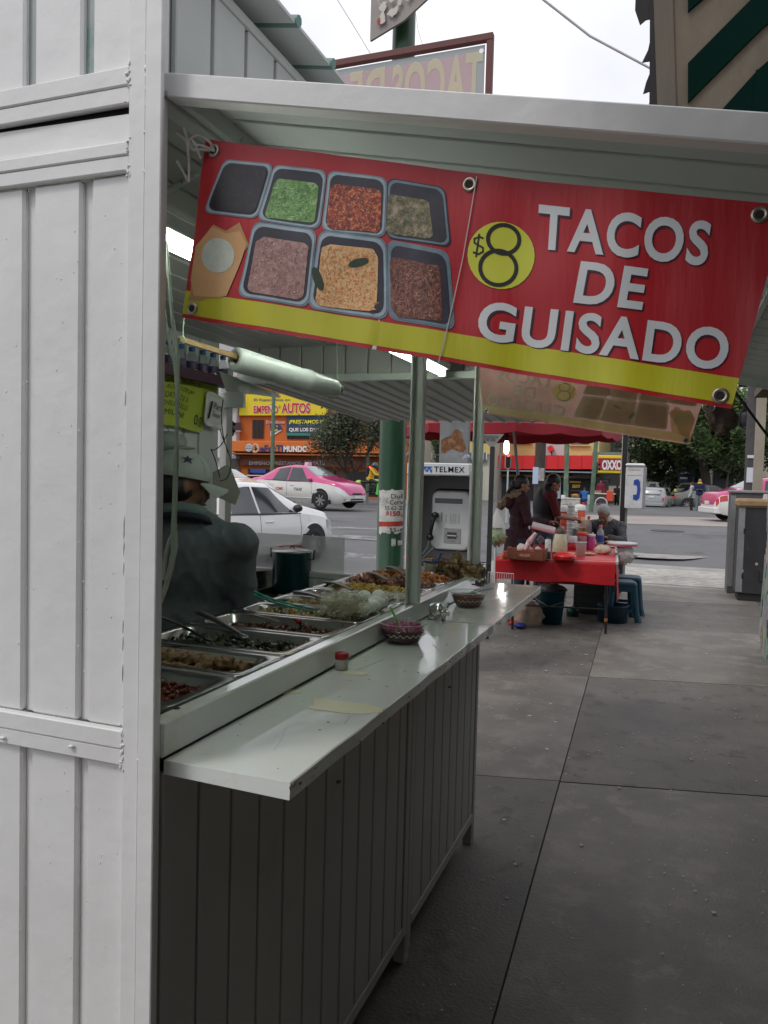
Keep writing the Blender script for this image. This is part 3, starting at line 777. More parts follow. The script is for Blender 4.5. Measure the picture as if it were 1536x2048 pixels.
solo('cord', rope([atD(1519,431,.955), atD(1530,431,.95), atD(1545,426,.95)], .003), rope_m, 'pale cord through the top right eyelet of the red banner', 'cord')
ck = rope([atD(683,248,1.7), atD(686,262,1.7)], .001)
# long pale cord looped down inside the corner post
gc = M('cord_pale_green', (.36,.40,.34), .5, var=.08)
lc = MB()
for pts in ([(332,480),(338,560),(345,640),(354,690),(356,760),(352,900),(346,1050),(345,1100),(338,1140),(324,1195)], [(318,560),(330,640),(342,700),(352,750),(354,900),(350,1040),(352,1090),(340,1150),(322,1205)],
            [(352,1050),(336,1090),(330,1120),(326,1160)]):
    rr = rope([atD(u, v, 1.40) for u, v in pts], .0034)
    b = len(lc.v); lc.v += rr.v; lc.f += [[i+b for i in f] for f in rr.f]; lc.m += rr.m; lc.sm += rr.sm
solo('cord', lc, gc, 'long pale looped electric cord hanging inside the corner post in front of the vendor', 'cord')
# ================================================================== things on the counter
steel = M('pan_steel', (.44,.44,.42), .22, 1.0, var=.12, vs_=6)
steel_d = M('pan_steel_worn', (.22,.225,.22), .3, 1.0, var=.25, vs_=8)
Xr, Xl = -.779, -1.185
ZR = 1.150
def pan(label, y0, y1, x0=Xl, x1=Xr, z=ZR, depth=.06, mat=None, corner=.03, group='steel food pans on the counter'):
    t = thing('food_pan', label, 'food pan', ((x0+x1)/2, (y0+y1)/2, z-depth), group=group)
    cx, cy = (x0+x1)/2, (y0+y1)/2; w, h = x1-x0, y1-y0
    rings = []
    for (dw, dz, r) in ((0, -.014, corner*.6), (0, -.001, corner*.6), (.003, 0, corner*.6), (.020, .0, corner), (.026, -.004, corner), (.036, -depth*.9, corner), (.05, -depth, corner*.7)):
        rings.append([(cx+x, cy+y, z+dz) for x, y in rrect(w-2*dw, h-2*dw, r, 5)])
    n = len(rings[0]); mb = MB(); vs = [p for r_ in rings for p in r_]
    fs = [(k*n+i, k*n+(i+1) % n, (k+1)*n+(i+1) % n, (k+1)*n+i) for k in range(len(rings)-1) for i in range(n)]
    mb.add(vs, fs[:], 0, True); mb.add(rings[-1], [tuple(range(n))])
    obj('pan_shell', mb, mat or steel, t)
    return t
def heap(name, label, cat, mats, x0, x1, y0, y1, z, n, rmin, rmax, flat=.6, base=None, seed=1, hump=.0, jit=.6, slope=0):
    """loose food: irregular lumps over a sauce or filling surface"""
    rd = random.Random(seed); mb = MB()
    def hz(x, y):
        a = (x-x0)/(x1-x0); b = (y-y0)/(y1-y0)
        return hump*math.sin(math.pi*min(1, max(0, a)))**.6*math.sin(math.pi*min(1, max(0, b)))**.5 + .004*noise.noise(Vector((x*40, y*40, seed))) + slope*(a-.5)
    mb.grid(lambda a, b: (x0+(x1-x0)*a, y0+(y1-y0)*b, z+hz(x0+(x1-x0)*a, y0+(y1-y0)*b)), 22, 12, 0)
    for k in range(n):
        x = rd.uniform(x0+.005, x1-.005); y = rd.uniform(y0+.005, y1-.005); r = rd.uniform(rmin, rmax)
        T = Euler((rd.uniform(0,6), rd.uniform(0,6), rd.uniform(0,6))).to_matrix().to_4x4()
        rx, ry, rz = r*rd.uniform(.6,1.4), r*rd.uniform(.5,1.1), r*flat*rd.uniform(.6,1.2)
        mb.ell((x, y, z+hz(x, y)+rd.uniform(-.2,.5)*r), (rx, ry, rz), 7, 5, rd.randrange(1, len(mats)) if len(mats) > 1 else 0, T, jit, k)
    return solo(name, mb, mats, label, cat, kind='stuff')
def fm_(n, c, rough=.3, **k): return M(n, c, rough, var=.3, vs_=60, bump=.0015, bs=160, **k)
# ten pans, near to far
YS = [(1.085,1.30),(1.31,1.495),(1.503,1.715),(1.722,1.925),(1.932,2.105),(2.112,2.28),(2.287,2.455),(2.462,2.62),(2.627,2.79),(2.797,2.99)]
names = ['steel food pan with red stew, nearest the corner post', 'steel food pan filled with brown fried patties', 'steel food pan of dark shredded greens', 'steel food pan of dark brown mole stew',
         'steel food pan of pepper strips and vegetables', 'steel food pan under the clear bag and the row of eggs', 'steel food pan with purple pieces and wrapped food behind the eggs', 'steel food pan of yellow scrambled food behind the middle post',
         'steel food pan of pink meat pieces with a wooden handled spoon', 'steel food pan of orange stew, farthest on the counter']
for k, (y0, y1) in enumerate(YS): pan(names[k], y0, y1, mat=steel_d if k == 0 else None)
I = .04
def inner(k): return (Xl+I, Xr-I+.008, YS[k][0]+.028, YS[k][1]-.028)
x0,x1,y0,y1 = inner(0); heap('red_stew', 'oily red stew in the nearest pan', 'stew', [fm_('stew_red', (.10,.020,.009), .10), fm_('stew_red_b', (.15,.032,.014), .2), fm_('stew_red_c', (.08,.018,.010), .2)], x0, x1, y0, y1, ZR-.020, 340, .003, .009, seed=2)
x0,x1,y0,y1 = inner(2); heap('dark_greens', 'dark cooked greens in the third pan', 'vegetables', [fm_('greens_a', (.02,.018,.012), .2), fm_('greens_b', (.035,.035,.02), .2), fm_('greens_c', (.015,.02,.012), .16), fm_('greens_d', (.05,.05,.03), .2)], x0, x1, y0, y1, ZR-.022, 420, .004, .013, flat=.35, seed=3)
x0,x1,y0,y1 = inner(3); heap('mole_stew', 'dark brown mole stew with glossy sauce in the fourth pan', 'stew', [fm_('mole_a', (.045,.012,.008), .06), fm_('mole_b', (.09,.03,.014), .2), fm_('mole_c', (.05,.02,.012), .2)], x0, x1, y0, y1, ZR-.024, 90, .006, .015, seed=4)
x0,x1,y0,y1 = inner(4); heap('pepper_strips', 'olive and yellow pepper pieces in the fifth pan', 'vegetables', [fm_('veg_a', (.07,.06,.02), .2), fm_('veg_b', (.20,.17,.05), .25), fm_('veg_c', (.30,.19,.03), .25), fm_('veg_d', (.10,.10,.04), .25), fm_('veg_e', (.25,.22,.12), .25)], x0, x1, y0, y1, ZR-.018, 260, .006, .013, seed=5, hump=.006)
ft = MB()
for (u, v, r_) in ((598,1243,.010),(592,1240,.008)): ft.ell(at(u, v, z=ZR-.004), (r_, r_*.8, r_*.6), 10, 8, jit=.3)
solo('tomato_piece', ft, fm_('tomato', (.30,.012,.01), .2), 'bright red tomato piece among the pepper strips', 'tomato')
x0,x1,y0,y1 = inner(5); heap('yellow_rice', 'pale yellow shredded food beside the clear bag', 'rice', [fm_('rice_a', (.34,.24,.10), .5), fm_('rice_b', (.42,.30,.12), .5)], x0, x0+.22, y0, y1, ZR-.012, 320, .003, .007, seed=6, hump=.012)
x0,x1,y0,y1 = inner(6); heap('purple_pieces', 'dark purple pieces in the pan behind the eggs', 'vegetables', [fm_('purp_a', (.07,.04,.035), .3), fm_('purp_b', (.22,.13,.11), .3), fm_('purp_c', (.35,.30,.25), .3)], x0, x1, y0, y1, ZR-.014, 220, .006, .013, seed=7, hump=.012, flat=.4)
x0,x1,y0,y1 = inner(7); heap('yellow_scramble', 'yellow scrambled food in the pan behind the middle post', 'food', [fm_('yel_a', (.38,.24,.04), .4), fm_('yel_b', (.50,.33,.07), .4)], x0, x1, y0, y1, ZR-.012, 380, .005, .010, seed=8, hump=.018)
x0,x1,y0,y1 = inner(8); heap('meat_pieces', 'pink brown meat pieces heaped in a pan', 'meat', [fm_('meat_a', (.18,.07,.045), .35), fm_('meat_b', (.34,.15,.10), .35), fm_('meat_c', (.22,.09,.06), .35)], x0, x1, y0, y1, ZR-.010, 260, .008, .016, seed=9, hump=.022)
x0,x1,y0,y1 = inner(9); heap('orange_stew', 'bright orange stew heaped in the farthest pan', 'stew', [fm_('or_a', (.33,.10,.025), .35), fm_('or_b', (.46,.17,.04), .35)], x0, x1, y0, y1, ZR-.010, 300, .007, .014, seed=10, hump=.026)
# patties one by one
pm = fm_('patty_crust', (.20,.115,.045), .6, dirt=(.08,.045,.018), ds=70, dt=.5)
x0,x1,y0,y1 = inner(1); rd = random.Random(5); kk = 0
pme = mesh_of(MB().ell((0,0,0), (.023,.022,.017), 30, 18, jit=.5, seed=3), 'patty', pm)
for v in pme.vertices: v.co += v.normal*.0022*noise.noise(v.co*260)
for j in range(3):
    for i in range(8):
        x = x0+.018+i*(x1-x0-.03)/7+rd.uniform(-.006,.006); y = y0+.014+j*(y1-y0-.03)/2+rd.uniform(-.005,.005)
        if i == 7 and j == 2: continue
        o = obj('patty', pme, None, loc=(x, y, ZR-.020+.012*(j == 1)+rd.uniform(-.003,.004))) if False else bpy.data.objects.new('patty', pme)
        col.objects.link(o); o.location = (x, y, ZR-.022+.012*(j == 1)+rd.uniform(-.003,.005)); o.rotation_euler = (rd.uniform(-.35,.35), rd.uniform(-.35,.35), rd.uniform(0,6)); s_ = rd.uniform(.9,1.12); o.scale = (s_,)*3
        tag(o, '%s brown fried patty from the right in the %s row of the second pan' % (('first','second','third','fourth','fifth','sixth','seventh','eighth')[7-i], ('front','middle','back')[j]), 'patty', 'fried patties in the second pan')
obj('sauce', MB().grid(lambda a, b: (x0+(x1-x0)*a, y0+(y1-y0)*b, ZR-.034), 4, 4), fm_('patty_sauce', (.10,.05,.02), .25), bpy.data.objects['food_pan.001'])
# utensils resting in the pans
dk = M('spoon_steel_dark', (.10,.10,.10), .3, .9, var=.2); wood = M('spoon_wood', (.17,.10,.05), .5, var=.25, vs_=30, stretch=(1,1,6)); teal = M('plastic_teal', (.03,.30,.24), .35, var=.05)
def utensil(name, label, a, b, r0, r1, mat, flat=.35, cat='spoon', bowl=None, w=None):
    a = Vector(a); b = Vector(b); d = (b-a).normalized(); s = d.cross(Vector((0,0,1))).normalized(); u_ = s.cross(d)
    T = Matrix((s, d, u_)).transposed().to_4x4(); T.translation = a; Lh = (b-a).length; n = 14; mb = MB(); vs = []
    for i in range(n+1):
        t = i/n; ww = r0+(r1-r0)*t; 
        if t > .9: ww *= math.sqrt(max(0, 1-((t-.9)/.1)**2))+.02
        for x, z in ((-ww,0),(-ww*.7,ww*flat),(ww*.7,ww*flat),(ww,0),(ww*.7,-ww*flat),(-ww*.7,-ww*flat)): vs.append(T @ Vector((x, Lh*t, z+.02*Lh*math.sin(math.pi*t))))
    mb.add(vs, [(i*6+j, i*6+(j+1) % 6, (i+1)*6+(j+1) % 6, (i+1)*6+j) for i in range(n) for j in range(6)], 0, True)
    mb.add(vs[:6], [tuple(range(6))])
    if bowl: mb.ell(T @ Vector((0, -bowl*.6, -.002)), (bowl*.75, bowl, bowl*.25), 14, 8, 0, T.to_3x3().to_4x4())
    return solo(name, mb, mat, label, cat)
utensil('ladle', 'dark metal ladle handle rising from the brown patties', at(410,1276,z=1.145), atD(300,1228,1.75), .006, .012, dk, bowl=.018)
utensil('ladle', 'dark metal ladle handle rising from the dark greens to the left', at(480,1268,z=1.15), atD(392,1222,2.0), .006, .014, dk, bowl=.018)
utensil('spoon', 'thin bright steel spoon handle over the mole stew', at(560,1243,z=1.15), atD(474,1226,2.15), .002, .006, steel)
utensil('spatula', 'dark metal spatula with a hole in its handle beside the eggs', at(655,1200,z=1.17), atD(588,1184,2.55), .006, .016, M('spatula_grey', (.12,.12,.11), .35, .6, var=.15))
utensil('serving_spoon', 'black handled spoon resting by the yellow scramble', at(704,1180,z=1.17), atD(650,1164,2.9), .006, .013, M('handle_black', (.02,.02,.02), .4))
utensil('serving_spoon', 'wooden handled spoon leaning over the meat pan', at(775,1160,z=1.19), atD(735,1146,3.05), .008, .016, wood)
utensil('serving_spoon', 'dark wooden handled spoon leaning over the farthest pan', at(812,1150,z=1.20), atD(775,1134,3.15), .008, .016, M('spoon_wood_dark', (.07,.04,.03), .5, var=.2))
tg = MB()
for dv in (0, 5):
    tg.tube([at(625,1222-dv,z=1.165), at(585,1214-dv,z=1.185), atD(545,1204-dv,2.25), atD(508,1190-dv*1.5,2.3)], [.0015,.003,.0035,.003], 8)
solo('tongs', tg, teal, 'teal plastic tongs leaning over the yellow rice', 'tongs')
# eggs
eggm = M('egg_shell', (.70,.72,.66), .45, var=.03)
eme = mesh_of(MB().lathe([(.0001,-.024),(.010,-.0215),(.018,-.013),(.0205,-.002),(.019,.009),(.014,.019),(.007,.0255),(.0001,.0275)], n=22), 'egg', eggm)
ey = Matrix.Rotation(R(90), 4, 'Y')
for k, (u, v, z, lab) in enumerate(((724,1221,1.168,'white egg nearest to the pepper strips'), (741,1213,1.170,'white egg second from the front of the row'), (752,1206,1.172,'white egg in the middle of the row behind two others'), (759,1203,1.174,'white egg at the right end of the row'), (727,1196,1.182,'white egg lying at the back beside the clear bag'), (757,1196,1.184,'white egg at the back touching the purple pan'))):
    p = at(u, v, z=z); o = bpy.data.objects.new('egg', eme); col.objects.link(o); o.location = p
    o.rotation_euler = (R(20+k*25), R(70+k*13), R(k*50)); sc_ = 1.12; o.scale = (sc_,)*3
    tag(o, lab, 'egg', 'white eggs resting on a food pan')
# clear bag
bagm = M('clear_plastic', (.74,.78,.68), .12, var=.05, alpha=.28, bump=.004, bs=70)
def crumple(c, r, seed, n=26, k=16, amp=.35):
    mb = MB(); mb.ell(c, r, n, k); c = Vector(c)
    mb.v = [tuple(c + (Vector(p)-c)*(1+amp*(noise.noise(Vector(p)*38+Vector((seed,0,0)))+.5*abs(noise.noise(Vector(p)*90))))) for p in mb.v]
    return mb
pb_ = at(692,1210,z=1.185)
t = thing('plastic_bag', 'crumpled clear plastic bag of pale shredded food beside the eggs', 'bag', pb_)
obj('film', crumple(pb_, (.07,.05,.035), 3, 40, 26, .5), M('bag_film', (.66,.68,.56), .10, var=.1, alpha=.34, bump=.004, bs=60), t)
nd = MB(); rd = random.Random(9)
for k in range(150):
    q = pb_+Vector((rd.uniform(-.05,.05), rd.uniform(-.035,.035), rd.uniform(-.022,.016))); d_ = Vector((rd.gauss(0,1),rd.gauss(0,1),rd.gauss(0,.5))).normalized(); e_ = d_.orthogonal().normalized(); ln = rd.uniform(.012,.028)
    nd.tube([q-d_*ln, q-d_*ln*.3+e_*.006, q+d_*ln*.4-e_*.004, q+d_*ln], .0011, 4, cap=False)
obj('contents', nd, fm_('noodles', (.50,.42,.24), .5), t, kind='stuff')
obj('knot', crumple(pb_+Vector((-.045,.0,.022)), (.02,.012,.016), 8, amp=.5), bagm, t)
# clear film over rear pans
wf = MB().grid(lambda a, b: (Xl+.02+.16*a, 2.15+.14*b, ZR+.006+.012*noise.noise(Vector((a*5, b*5, 2)))), 24, 14)
solo('plastic_film', wf, bagm, 'thin clear film crumpled over the rim beside the yellow rice', 'film')
wf = MB().grid(lambda a, b: (-.90+.11*a, 2.30+.14*b, ZR+.010+.02*noise.noise(Vector((a*6, b*6, 5)))), 24, 14)
solo('plastic_film', wf, bagm, 'thin clear film crumpled over the pan behind the eggs', 'film')

# --- on the shelf
def gmat(n, c, a=.35): return M(n, c, .03, var=0, alpha=a, ior=1.45)
glass = gmat('clear_glass', (.25,.28,.26), .13)
p = at(683,1339,z=1.0905)
t = thing('salt_jar', 'small frosted jar with a red screw lid on the near shelf', 'jar', p)
obj('jar', MB().lathe([(.001,.0005),(.0145,.0005),(.0152,.003),(.0152,.0255),(.0150,.0265),(.001,.0266)], p, 28), M('frosted_jar', (.62,.60,.58), .35, var=.06, transl=.3), t)
obj('lid', MB().lathe([(.001,.026),(.0158,.026),(.0162,.028),(.0160,.038),(.0145,.0405),(.001,.0412)], p, 28), M('lid_red', (.33,.012,.018), .4), t)
def bowl(label, p, r, h, fill_m, fl, seed, scallop):
    t = thing('glass_bowl', label, 'bowl', p, group='glass salsa bowls on the shelf')
    prof = [(.001,.001),(r*.62,.001),(r*.72,h*.10),(r*.86,h*.45),(r*.95,h*.80),(r,h),(r*.97,h*.99),(r*.92,h*.80),(r*.83,h*.46),(r*.69,h*.13),(r*.55,h*.05),(.001,h*.05)]
    obj('bowl_wall', MB().lathe(prof, p, 40), glass, t)
    obj('bowl_rim', MB().tube([p+Vector((r*math.cos(a*.2094), r*math.sin(a*.2094), h)) for a in range(31)], .0011, 6), M('rim_glass', (.6,.66,.62), .05, var=0, alpha=.7), t)
    mb = MB(); rd = random.Random(seed)
    mb.lathe([(.001,h*.06),(r*.66,h*.07),(r*.80,h*.42),(r*.88,h*fl-.002),(r*.86,h*fl),(.001,h*fl+.002)], p, 36)
    if scallop:
        for k in range(260):
            a = rd.uniform(0, 6.3); q = rd.random()**.5*r*.8; s_ = rd.uniform(.003,.0075)
            mb.ell(p+Vector((q*math.cos(a), q*math.sin(a), h*fl+rd.uniform(-.002,.007))), (s_*1.5, s_*.8, s_*.4), 7, 5, rd.choice((1,1,2)), Euler((rd.uniform(0,6),rd.uniform(0,6),rd.uniform(0,6))).to_matrix().to_4x4(), .3, k)
    obj('salsa', mb, fill_m, t)
    sc_m = MB()
    for k in range(9):       # white painted scroll around the glass
        a0 = R(-115+ k*17); pts = []
        for j in range(9):
            a = a0 + R(16)*j/8; z = h*.46 + h*.06*math.sin(j*math.pi/4)
            rr = r*(.865)+.0012; pts.append(p+Vector((rr*math.cos(a), rr*math.sin(a), z)))
        sc_m.tube(pts, .00045, 5)
    obj('painted_scroll', sc_m, M('scroll_white', (.8,.8,.78), .4, var=0), t)
    return t
p1 = at(805,1284,z=1.0905)
bowl('glass bowl of chopped pickled purple onion with a green spoon', p1, .068, .056, [M('onion_juice', (.07,.006,.02), .12), fm_('onion_a', (.40,.05,.17), .25), fm_('onion_b', (.50,.20,.30), .25)], .66, 3, True)
utensil('plastic_spoon', 'lime green plastic spoon standing in the bowl of purple onion', p1+Vector((-.004,.0,.03)), at(779,1212,y=p1.y-.01), .005, .0085, M('plastic_lime', (.16,.46,.04), .3, var=.03), bowl=.012)
p2 = at(936,1212,z=1.0905)
bowl('glass bowl of smooth red salsa with a pale blue spoon, farther along the shelf', p2, .066, .052, [M('salsa_red', (.16,.035,.02), .12, var=.1)], .76, 4, False)
utensil('plastic_spoon', 'pale blue plastic spoon lying across the bowl of red salsa', p2+Vector((.01,.0,.045)), p2+Vector((.085,.03,.068)), .004, .006, M('plastic_blue', (.12,.30,.34), .3, var=.03), bowl=.012)
p3 = at(828,1234,z=1.0905)
t = thing('toothpick_holder', 'toothpicks in a clear cup with a green and purple rim against the middle post', 'toothpick holder', p3)
obj('cup', MB().lathe([(.001,.0005),(.015,.0005),(.0165,.028),(.017,.034)], p3, 24), glass, t)
obj('rim', MB().lathe([(.0168,.034),(.0195,.034),(.0195,.041),(.0175,.042),(.0165,.041)], p3, 24), M('plastic_green', (.01,.22,.13), .35), t)
obj('rim_top', MB().lathe([(.0150,.042),(.0182,.042),(.0180,.048),(.014,.049)], p3, 24), M('plastic_violet', (.12,.07,.24), .4), t)
tp = MB(); rd = random.Random(2)
for k in range(60):
    a = rd.uniform(0,6.3); q = rd.uniform(0,.013); a2 = a+rd.uniform(-.3,.3)
    tp.cone(p3+Vector((q*.8*math.cos(a), q*.8*math.sin(a), .002)), p3+Vector((q*math.cos(a2), q*math.sin(a2), .044)), .0008,.0008,4)
obj('toothpicks', tp, M('toothpick_wood', (.50,.38,.22), .6), t, kind='stuff')
# silver piggy bank
foil = M('silver_foil', (.70,.72,.68), .16, 1., var=.1, vs_=30, bump=.004, bs=55)
p4 = at(874,1240,z=1.0905)
pg = thing('piggy_bank', 'shiny silver foil piggy bank beside the toothpicks', 'piggy bank', p4, R(-25))
def G(x, y, z): return Vector((x, y, z))
b = MB(); b.ell((0,0,.033), (.034,.024,.024), 26, 16, jit=.12); b.ell((.028,0,.030), (.015,.016,.016), 18, 12); b.cone((.036,0,.028),(.048,0,.027),.009,.008,16)
obj('body', b, foil, pg, local=True)
for sy in (1,-1):
    obj('ear', MB().cone((.026,sy*.012,.042),(.030,sy*.020,.062),.009,.001,10), foil, pg, local=True)
    for sx in (.016,-.018): obj('leg', MB().cone((sx,sy*.012,.016),(sx,sy*.014,.0),.008,.007,12), foil, pg, local=True)
# small metal cup and red lighter at the far post
p5 = at(963,1168,z=1.0912+.06); p5 = at(966,1172,z=1.155)
t = thing('metal_cup', 'small dull metal cup tucked beside the far post', 'cup', (p5.x, p5.y, 1.15))
obj('cup_wall', MB().lathe([(.001,0),(.017,0),(.023,.026),(.0225,.026),(.0165,.002),(.001,.002)], (p5.x-.015, p5.y+.02, 1.1505), 24), steel_d, t)
obj('handle', MB().tube([(p5.x+.007,p5.y+.02,1.17),(p5.x+.018,p5.y+.02,1.168),(p5.x+.012,p5.y+.02,1.158)], .0014, 6), steel_d, t)
pr = at(953,1170,z=1.152)
solo('lighter', MB().box(pr.x-.018, pr.x+.014, pr.y-.005, pr.y+.004, 1.1508, 1.157, ch=.001), M('lighter_red', (.40,.02,.02), .3), 'small red lighter lying beside the far post', 'lighter')
# wire basket of gorditas at the far corner
pk = (-.80, 3.00); zk = 1.175
ctr = at(915,1140,y=3.10); BX, BY = ctr.x, 3.10
t = thing('wire_basket', 'black wire basket at the far corner of the counter', 'basket', (BX, BY, 1.116))
def ring(z, rx, ry, r=.0018): return [(BX+rx*math.cos(i*math.pi/12), BY+ry*math.sin(i*math.pi/12), z) for i in range(25)]
wm = M('wire_black', (.02,.02,.02), .4, .5)
for z, rx in ((1.14,.115),(1.165,.125),(1.20,.138)): obj('hoop', MB().tube(ring(z, rx, rx*.5), .0018, 6), wm, t)
for k in range(16):
    a = k*math.pi/8; obj('wire', MB().tube([(BX+.105*math.cos(a), BY+.052*math.sin(a), 1.118),(BX+.138*math.cos(a), BY+.069*math.sin(a), 1.20)], .0013, 5), wm, t)
gm = [fm_('fritter_a', (.22,.13,.06), .5), fm_('fritter_b', (.30,.19,.08), .5), fm_('fritter_c', (.17,.12,.055), .5), fm_('fritter_d', (.33,.25,.12), .5)]
rd = random.Random(11)
for k in range(30):
    a = rd.uniform(0,6.3); q = rd.random()**.5; z = 1.135+rd.random()*.078*(1-q*.4)
    mb = MB(); r_ = rd.uniform(.022,.034)
    mb.ell((0,0,0), (r_, r_*.8, r_*.55), 30, 18, jit=.45, seed=k)
    mb.v = [tuple(Vector(p)*(1+.22*noise.noise(Vector(p)*95+Vector((k,0,0))))) for p in mb.v]
    o = solo('fritter', mb, gm[k % 4], 'crusty brown fried fritter piled with others in the wire basket', 'fritter', 'fried fritters in the wire basket')
    o.location = (BX+.10*q*math.cos(a), BY+.045*q*math.sin(a), z); o.rotation_euler = (rd.uniform(0,3),rd.uniform(0,3),rd.uniform(0,6))
# plastic tub with blue lid
tb = at(862,1128,y=3.06)
t = thing('food_tub', 'open white plastic tub with a blue rim in front of the phone booth', 'tub', (tb.x, 3.06, 1.13))
obj('tub_wall', MB().lathe([(.001,-.03),(.026,-.03),(.031,.012),(.029,.012),(.024,-.028),(.001,-.028)], (tb.x, 3.06, tb.z), 24), M('tub_white', (.6,.55,.45), .4, transl=.2), t)
obj('blue_rim', MB().lathe([(.031,.010),(.036,.010),(.036,.016),(.031,.016)], (tb.x, 3.06, tb.z), 24), M('lid_blue', (.02,.08,.40), .35), t)
obj('raised_lid', MB().cone((tb.x+.03,3.06,tb.z+.014),(tb.x+.042,3.06,tb.z+.05),.004,.005,8), M('lid_blue', (.02,.08,.40), .35), t)
obj('crisps', MB().ell((tb.x-.004,3.06,tb.z+.014), (.026,.02,.010), 16, 8, jit=.9), fm_('crisp', (.36,.20,.09), .5), t)
sgn = at(845,1137,y=3.13)
t = thing('small_sign', 'small white card with blue letters at the counter end', 'sign', (sgn.x, 3.12, 1.116))
obj('card', MB().box(sgn.x-.035, sgn.x+.03, 3.12, 3.123, 1.116, 1.165), M('card_white', (.6,.62,.64), .5), t)
obj('lettering', text_on(MB(), 'in', lambda a, b: (sgn.x-.022+.04*a, 3.1193, 1.125+.026*b), bold=.03), M('print_blue', (.01,.08,.4), .5, var=0), t)
# enamel pot with a red spoon across the lid, plates, griddle
pp = at(583,1178,z=1.03)
gr = thing('griddle', 'dark flat griddle behind the food pans', 'griddle', (pp.x, pp.y, 1.0))
obj('plate', MB().box(-1.66, -1.23, 2.35, 3.07, .995, 1.015, ch=.004), M('griddle_iron', (.02,.02,.02), .3, .6, var=.3), gr)
obj('rim', MB().box(-1.67, -1.66, 2.34, 3.08, .99, 1.04).box(-1.66, -1.23, 3.071, 3.08, .99, 1.04), M('griddle_rim', (.05,.05,.048), .4, .6), gr)
px, py = pp.x, pp.y
t = thing('cooking_pot', 'chipped dark green enamel cooking pot on the griddle', 'pot', (px, py, 1.016))
pz = 1.016; Hh = at(583,1103,y=py).z-pz; rr = .078*py/2.75*1.0
enam = M('enamel_green', (.008,.055,.06), .25, var=.2, dirt=(.02,.02,.02), ds=12, dt=.62, coat=.5)
obj('pot_wall', MB().lathe([(.001,0),(rr*.94,.0),(rr,.006),(rr*1.0,Hh-.006),(rr*1.04,Hh),(rr*1.0,Hh+.002)], (px,py,pz), 40), enam, t)
obj('lid', MB().lathe([(rr*1.05,Hh+.0025),(rr*1.03,Hh+.006),(rr*.8,Hh+.010),(rr*.3,Hh+.016),(.001,Hh+.017)], (px,py,pz), 40), M('lid_pale', (.5,.52,.52), .2, .3, coat=.5), t)
for sx in (1,-1): obj('handle', MB().tube([(px+sx*rr,py,pz+Hh*.82),(px+sx*(rr+.018),py,pz+Hh*.84),(px+sx*(rr+.020),py,pz+Hh+.012)], .003, 8), blackm, t)
obj('handle_loop', MB().tube([(px-.012,py,pz+Hh+.016),(px,py,pz+Hh+.026),(px+.012,py,pz+Hh+.016)], .0035, 8), M('red_enamel', (.42,.01,.012), .25), t)
utensil('plastic_spoon', 'red plastic spoon lying across the pot lid', (px-.045,py-.01,pz+Hh+.022), (px+.05,py+.01,pz+Hh+.026), .005, .008, M('plastic_red', (.50,.01,.015), .3, var=.03), bowl=.014)
ps = at(515,1172,z=1.03)
t = None
pcs = [M('plate_blue', (.03,.07,.08), .3), M('plate_red', (.33,.03,.03), .3), M('plate_green', (.04,.08,.07), .3)]
prof = [(.001,0),(.045,0),(.062,.007),(.070,.010),(.0695,.012),(.060,.009),(.044,.002),(.001,.002)]
zt = at(515,1140,y=ps.y).z
n = 9
for k in range(n):
    z = 1.016 + k*(zt-1.016-.01)/(n-1)
    solo('plate', MB().lathe(prof, (ps.x-.02+random.uniform(-.002,.002), ps.y, z), 34), pcs[1] if k == n-1 else pcs[k % 3 and 0 or 2],
         'red plate on top of the stack beside the pot' if k == n-1 else 'dark plate, number %s below the red one in the stack beside the pot' % ('eight seven six five four three two one'.split()[k] if k < 8 else ''), 'plate', 'stack of plates beside the pot')
# splash shield of cloudy plastic
a = at(690,1075,y=3.125); b_ = at(450,1066,y=3.125)
sh = M('cloudy_plastic', (.74,.76,.77), .35, var=.06, vs_=4, alpha=.45)
solo('splash_shield', MB().box(-1.90, a.x, 3.12, 3.124, 1.1155, a.z), sh, 'cloudy plastic splash shield standing on the far sill', 'shield')
# --- hanging roll of bags on a stick
q0 = atD(358,678,1.84); q1 = atD(684,780,2.26)
stick = thing('hanging_stick', 'wooden stick hanging from two strings under the ceiling', 'stick', q0)
obj('stick_bar', MB().beam(q0, q1, .009, .013, ch=.001), M('stick_wood', (.30,.19,.08), .5, var=.2, vs_=20), stick)
st = M('string_pale', (.42,.50,.38), .7)
obj('string', MB().tube([atD(368,636,1.85), atD(366,660,1.85), atD(367,682,1.85)], .0016, 6), st, stick)
obj('string', MB().tube([atD(674,640,2.25), atD(674,700,2.25), atD(675,745,2.25), atD(675,777,2.25)], .0014, 6), st, stick)
obj('string_knot', MB().tube([atD(672,772,2.24), atD(680,768,2.24), atD(690,778,2.24), atD(681,774,2.25), atD(671,778,2.24)], .0022, 6), st, stick)
obj('string_knot', MB().tube([atD(358,676,1.83), atD(366,672,1.83), atD(372,682,1.83), atD(366,686,1.83)], .0022, 6), st, stick)
film = M('bag_roll_film', (.66,.70,.66), .28, var=.06, vs_=12, bump=.002, bs=26, transl=.15)
ra = q0.lerp(q1, .30); rb_ = q0.lerp(q1, .945)
dz = Vector((0,0,-.006))
d = (rb_-ra).normalized(); x = d.orthogonal().normalized(); y_ = d.cross(x)
roll = thing('bag_roll', 'long roll of thin plastic bags threaded on the hanging wooden stick', 'bag roll', ra)
mb = MB(); prof = [(.012,.004),(.019,.0),(.0205,-.003),(.031,-.004),(.0355,.002),(.037,.012),(.0365,.13),(.0358,.145),(.0366,.15),(.036,.27),(.0385,.275),(.0385,.30),(.0362,.305)]
Lr = (rb_-ra).length; prof = [(r_, z if z < .28 else z) for r_, z in prof]
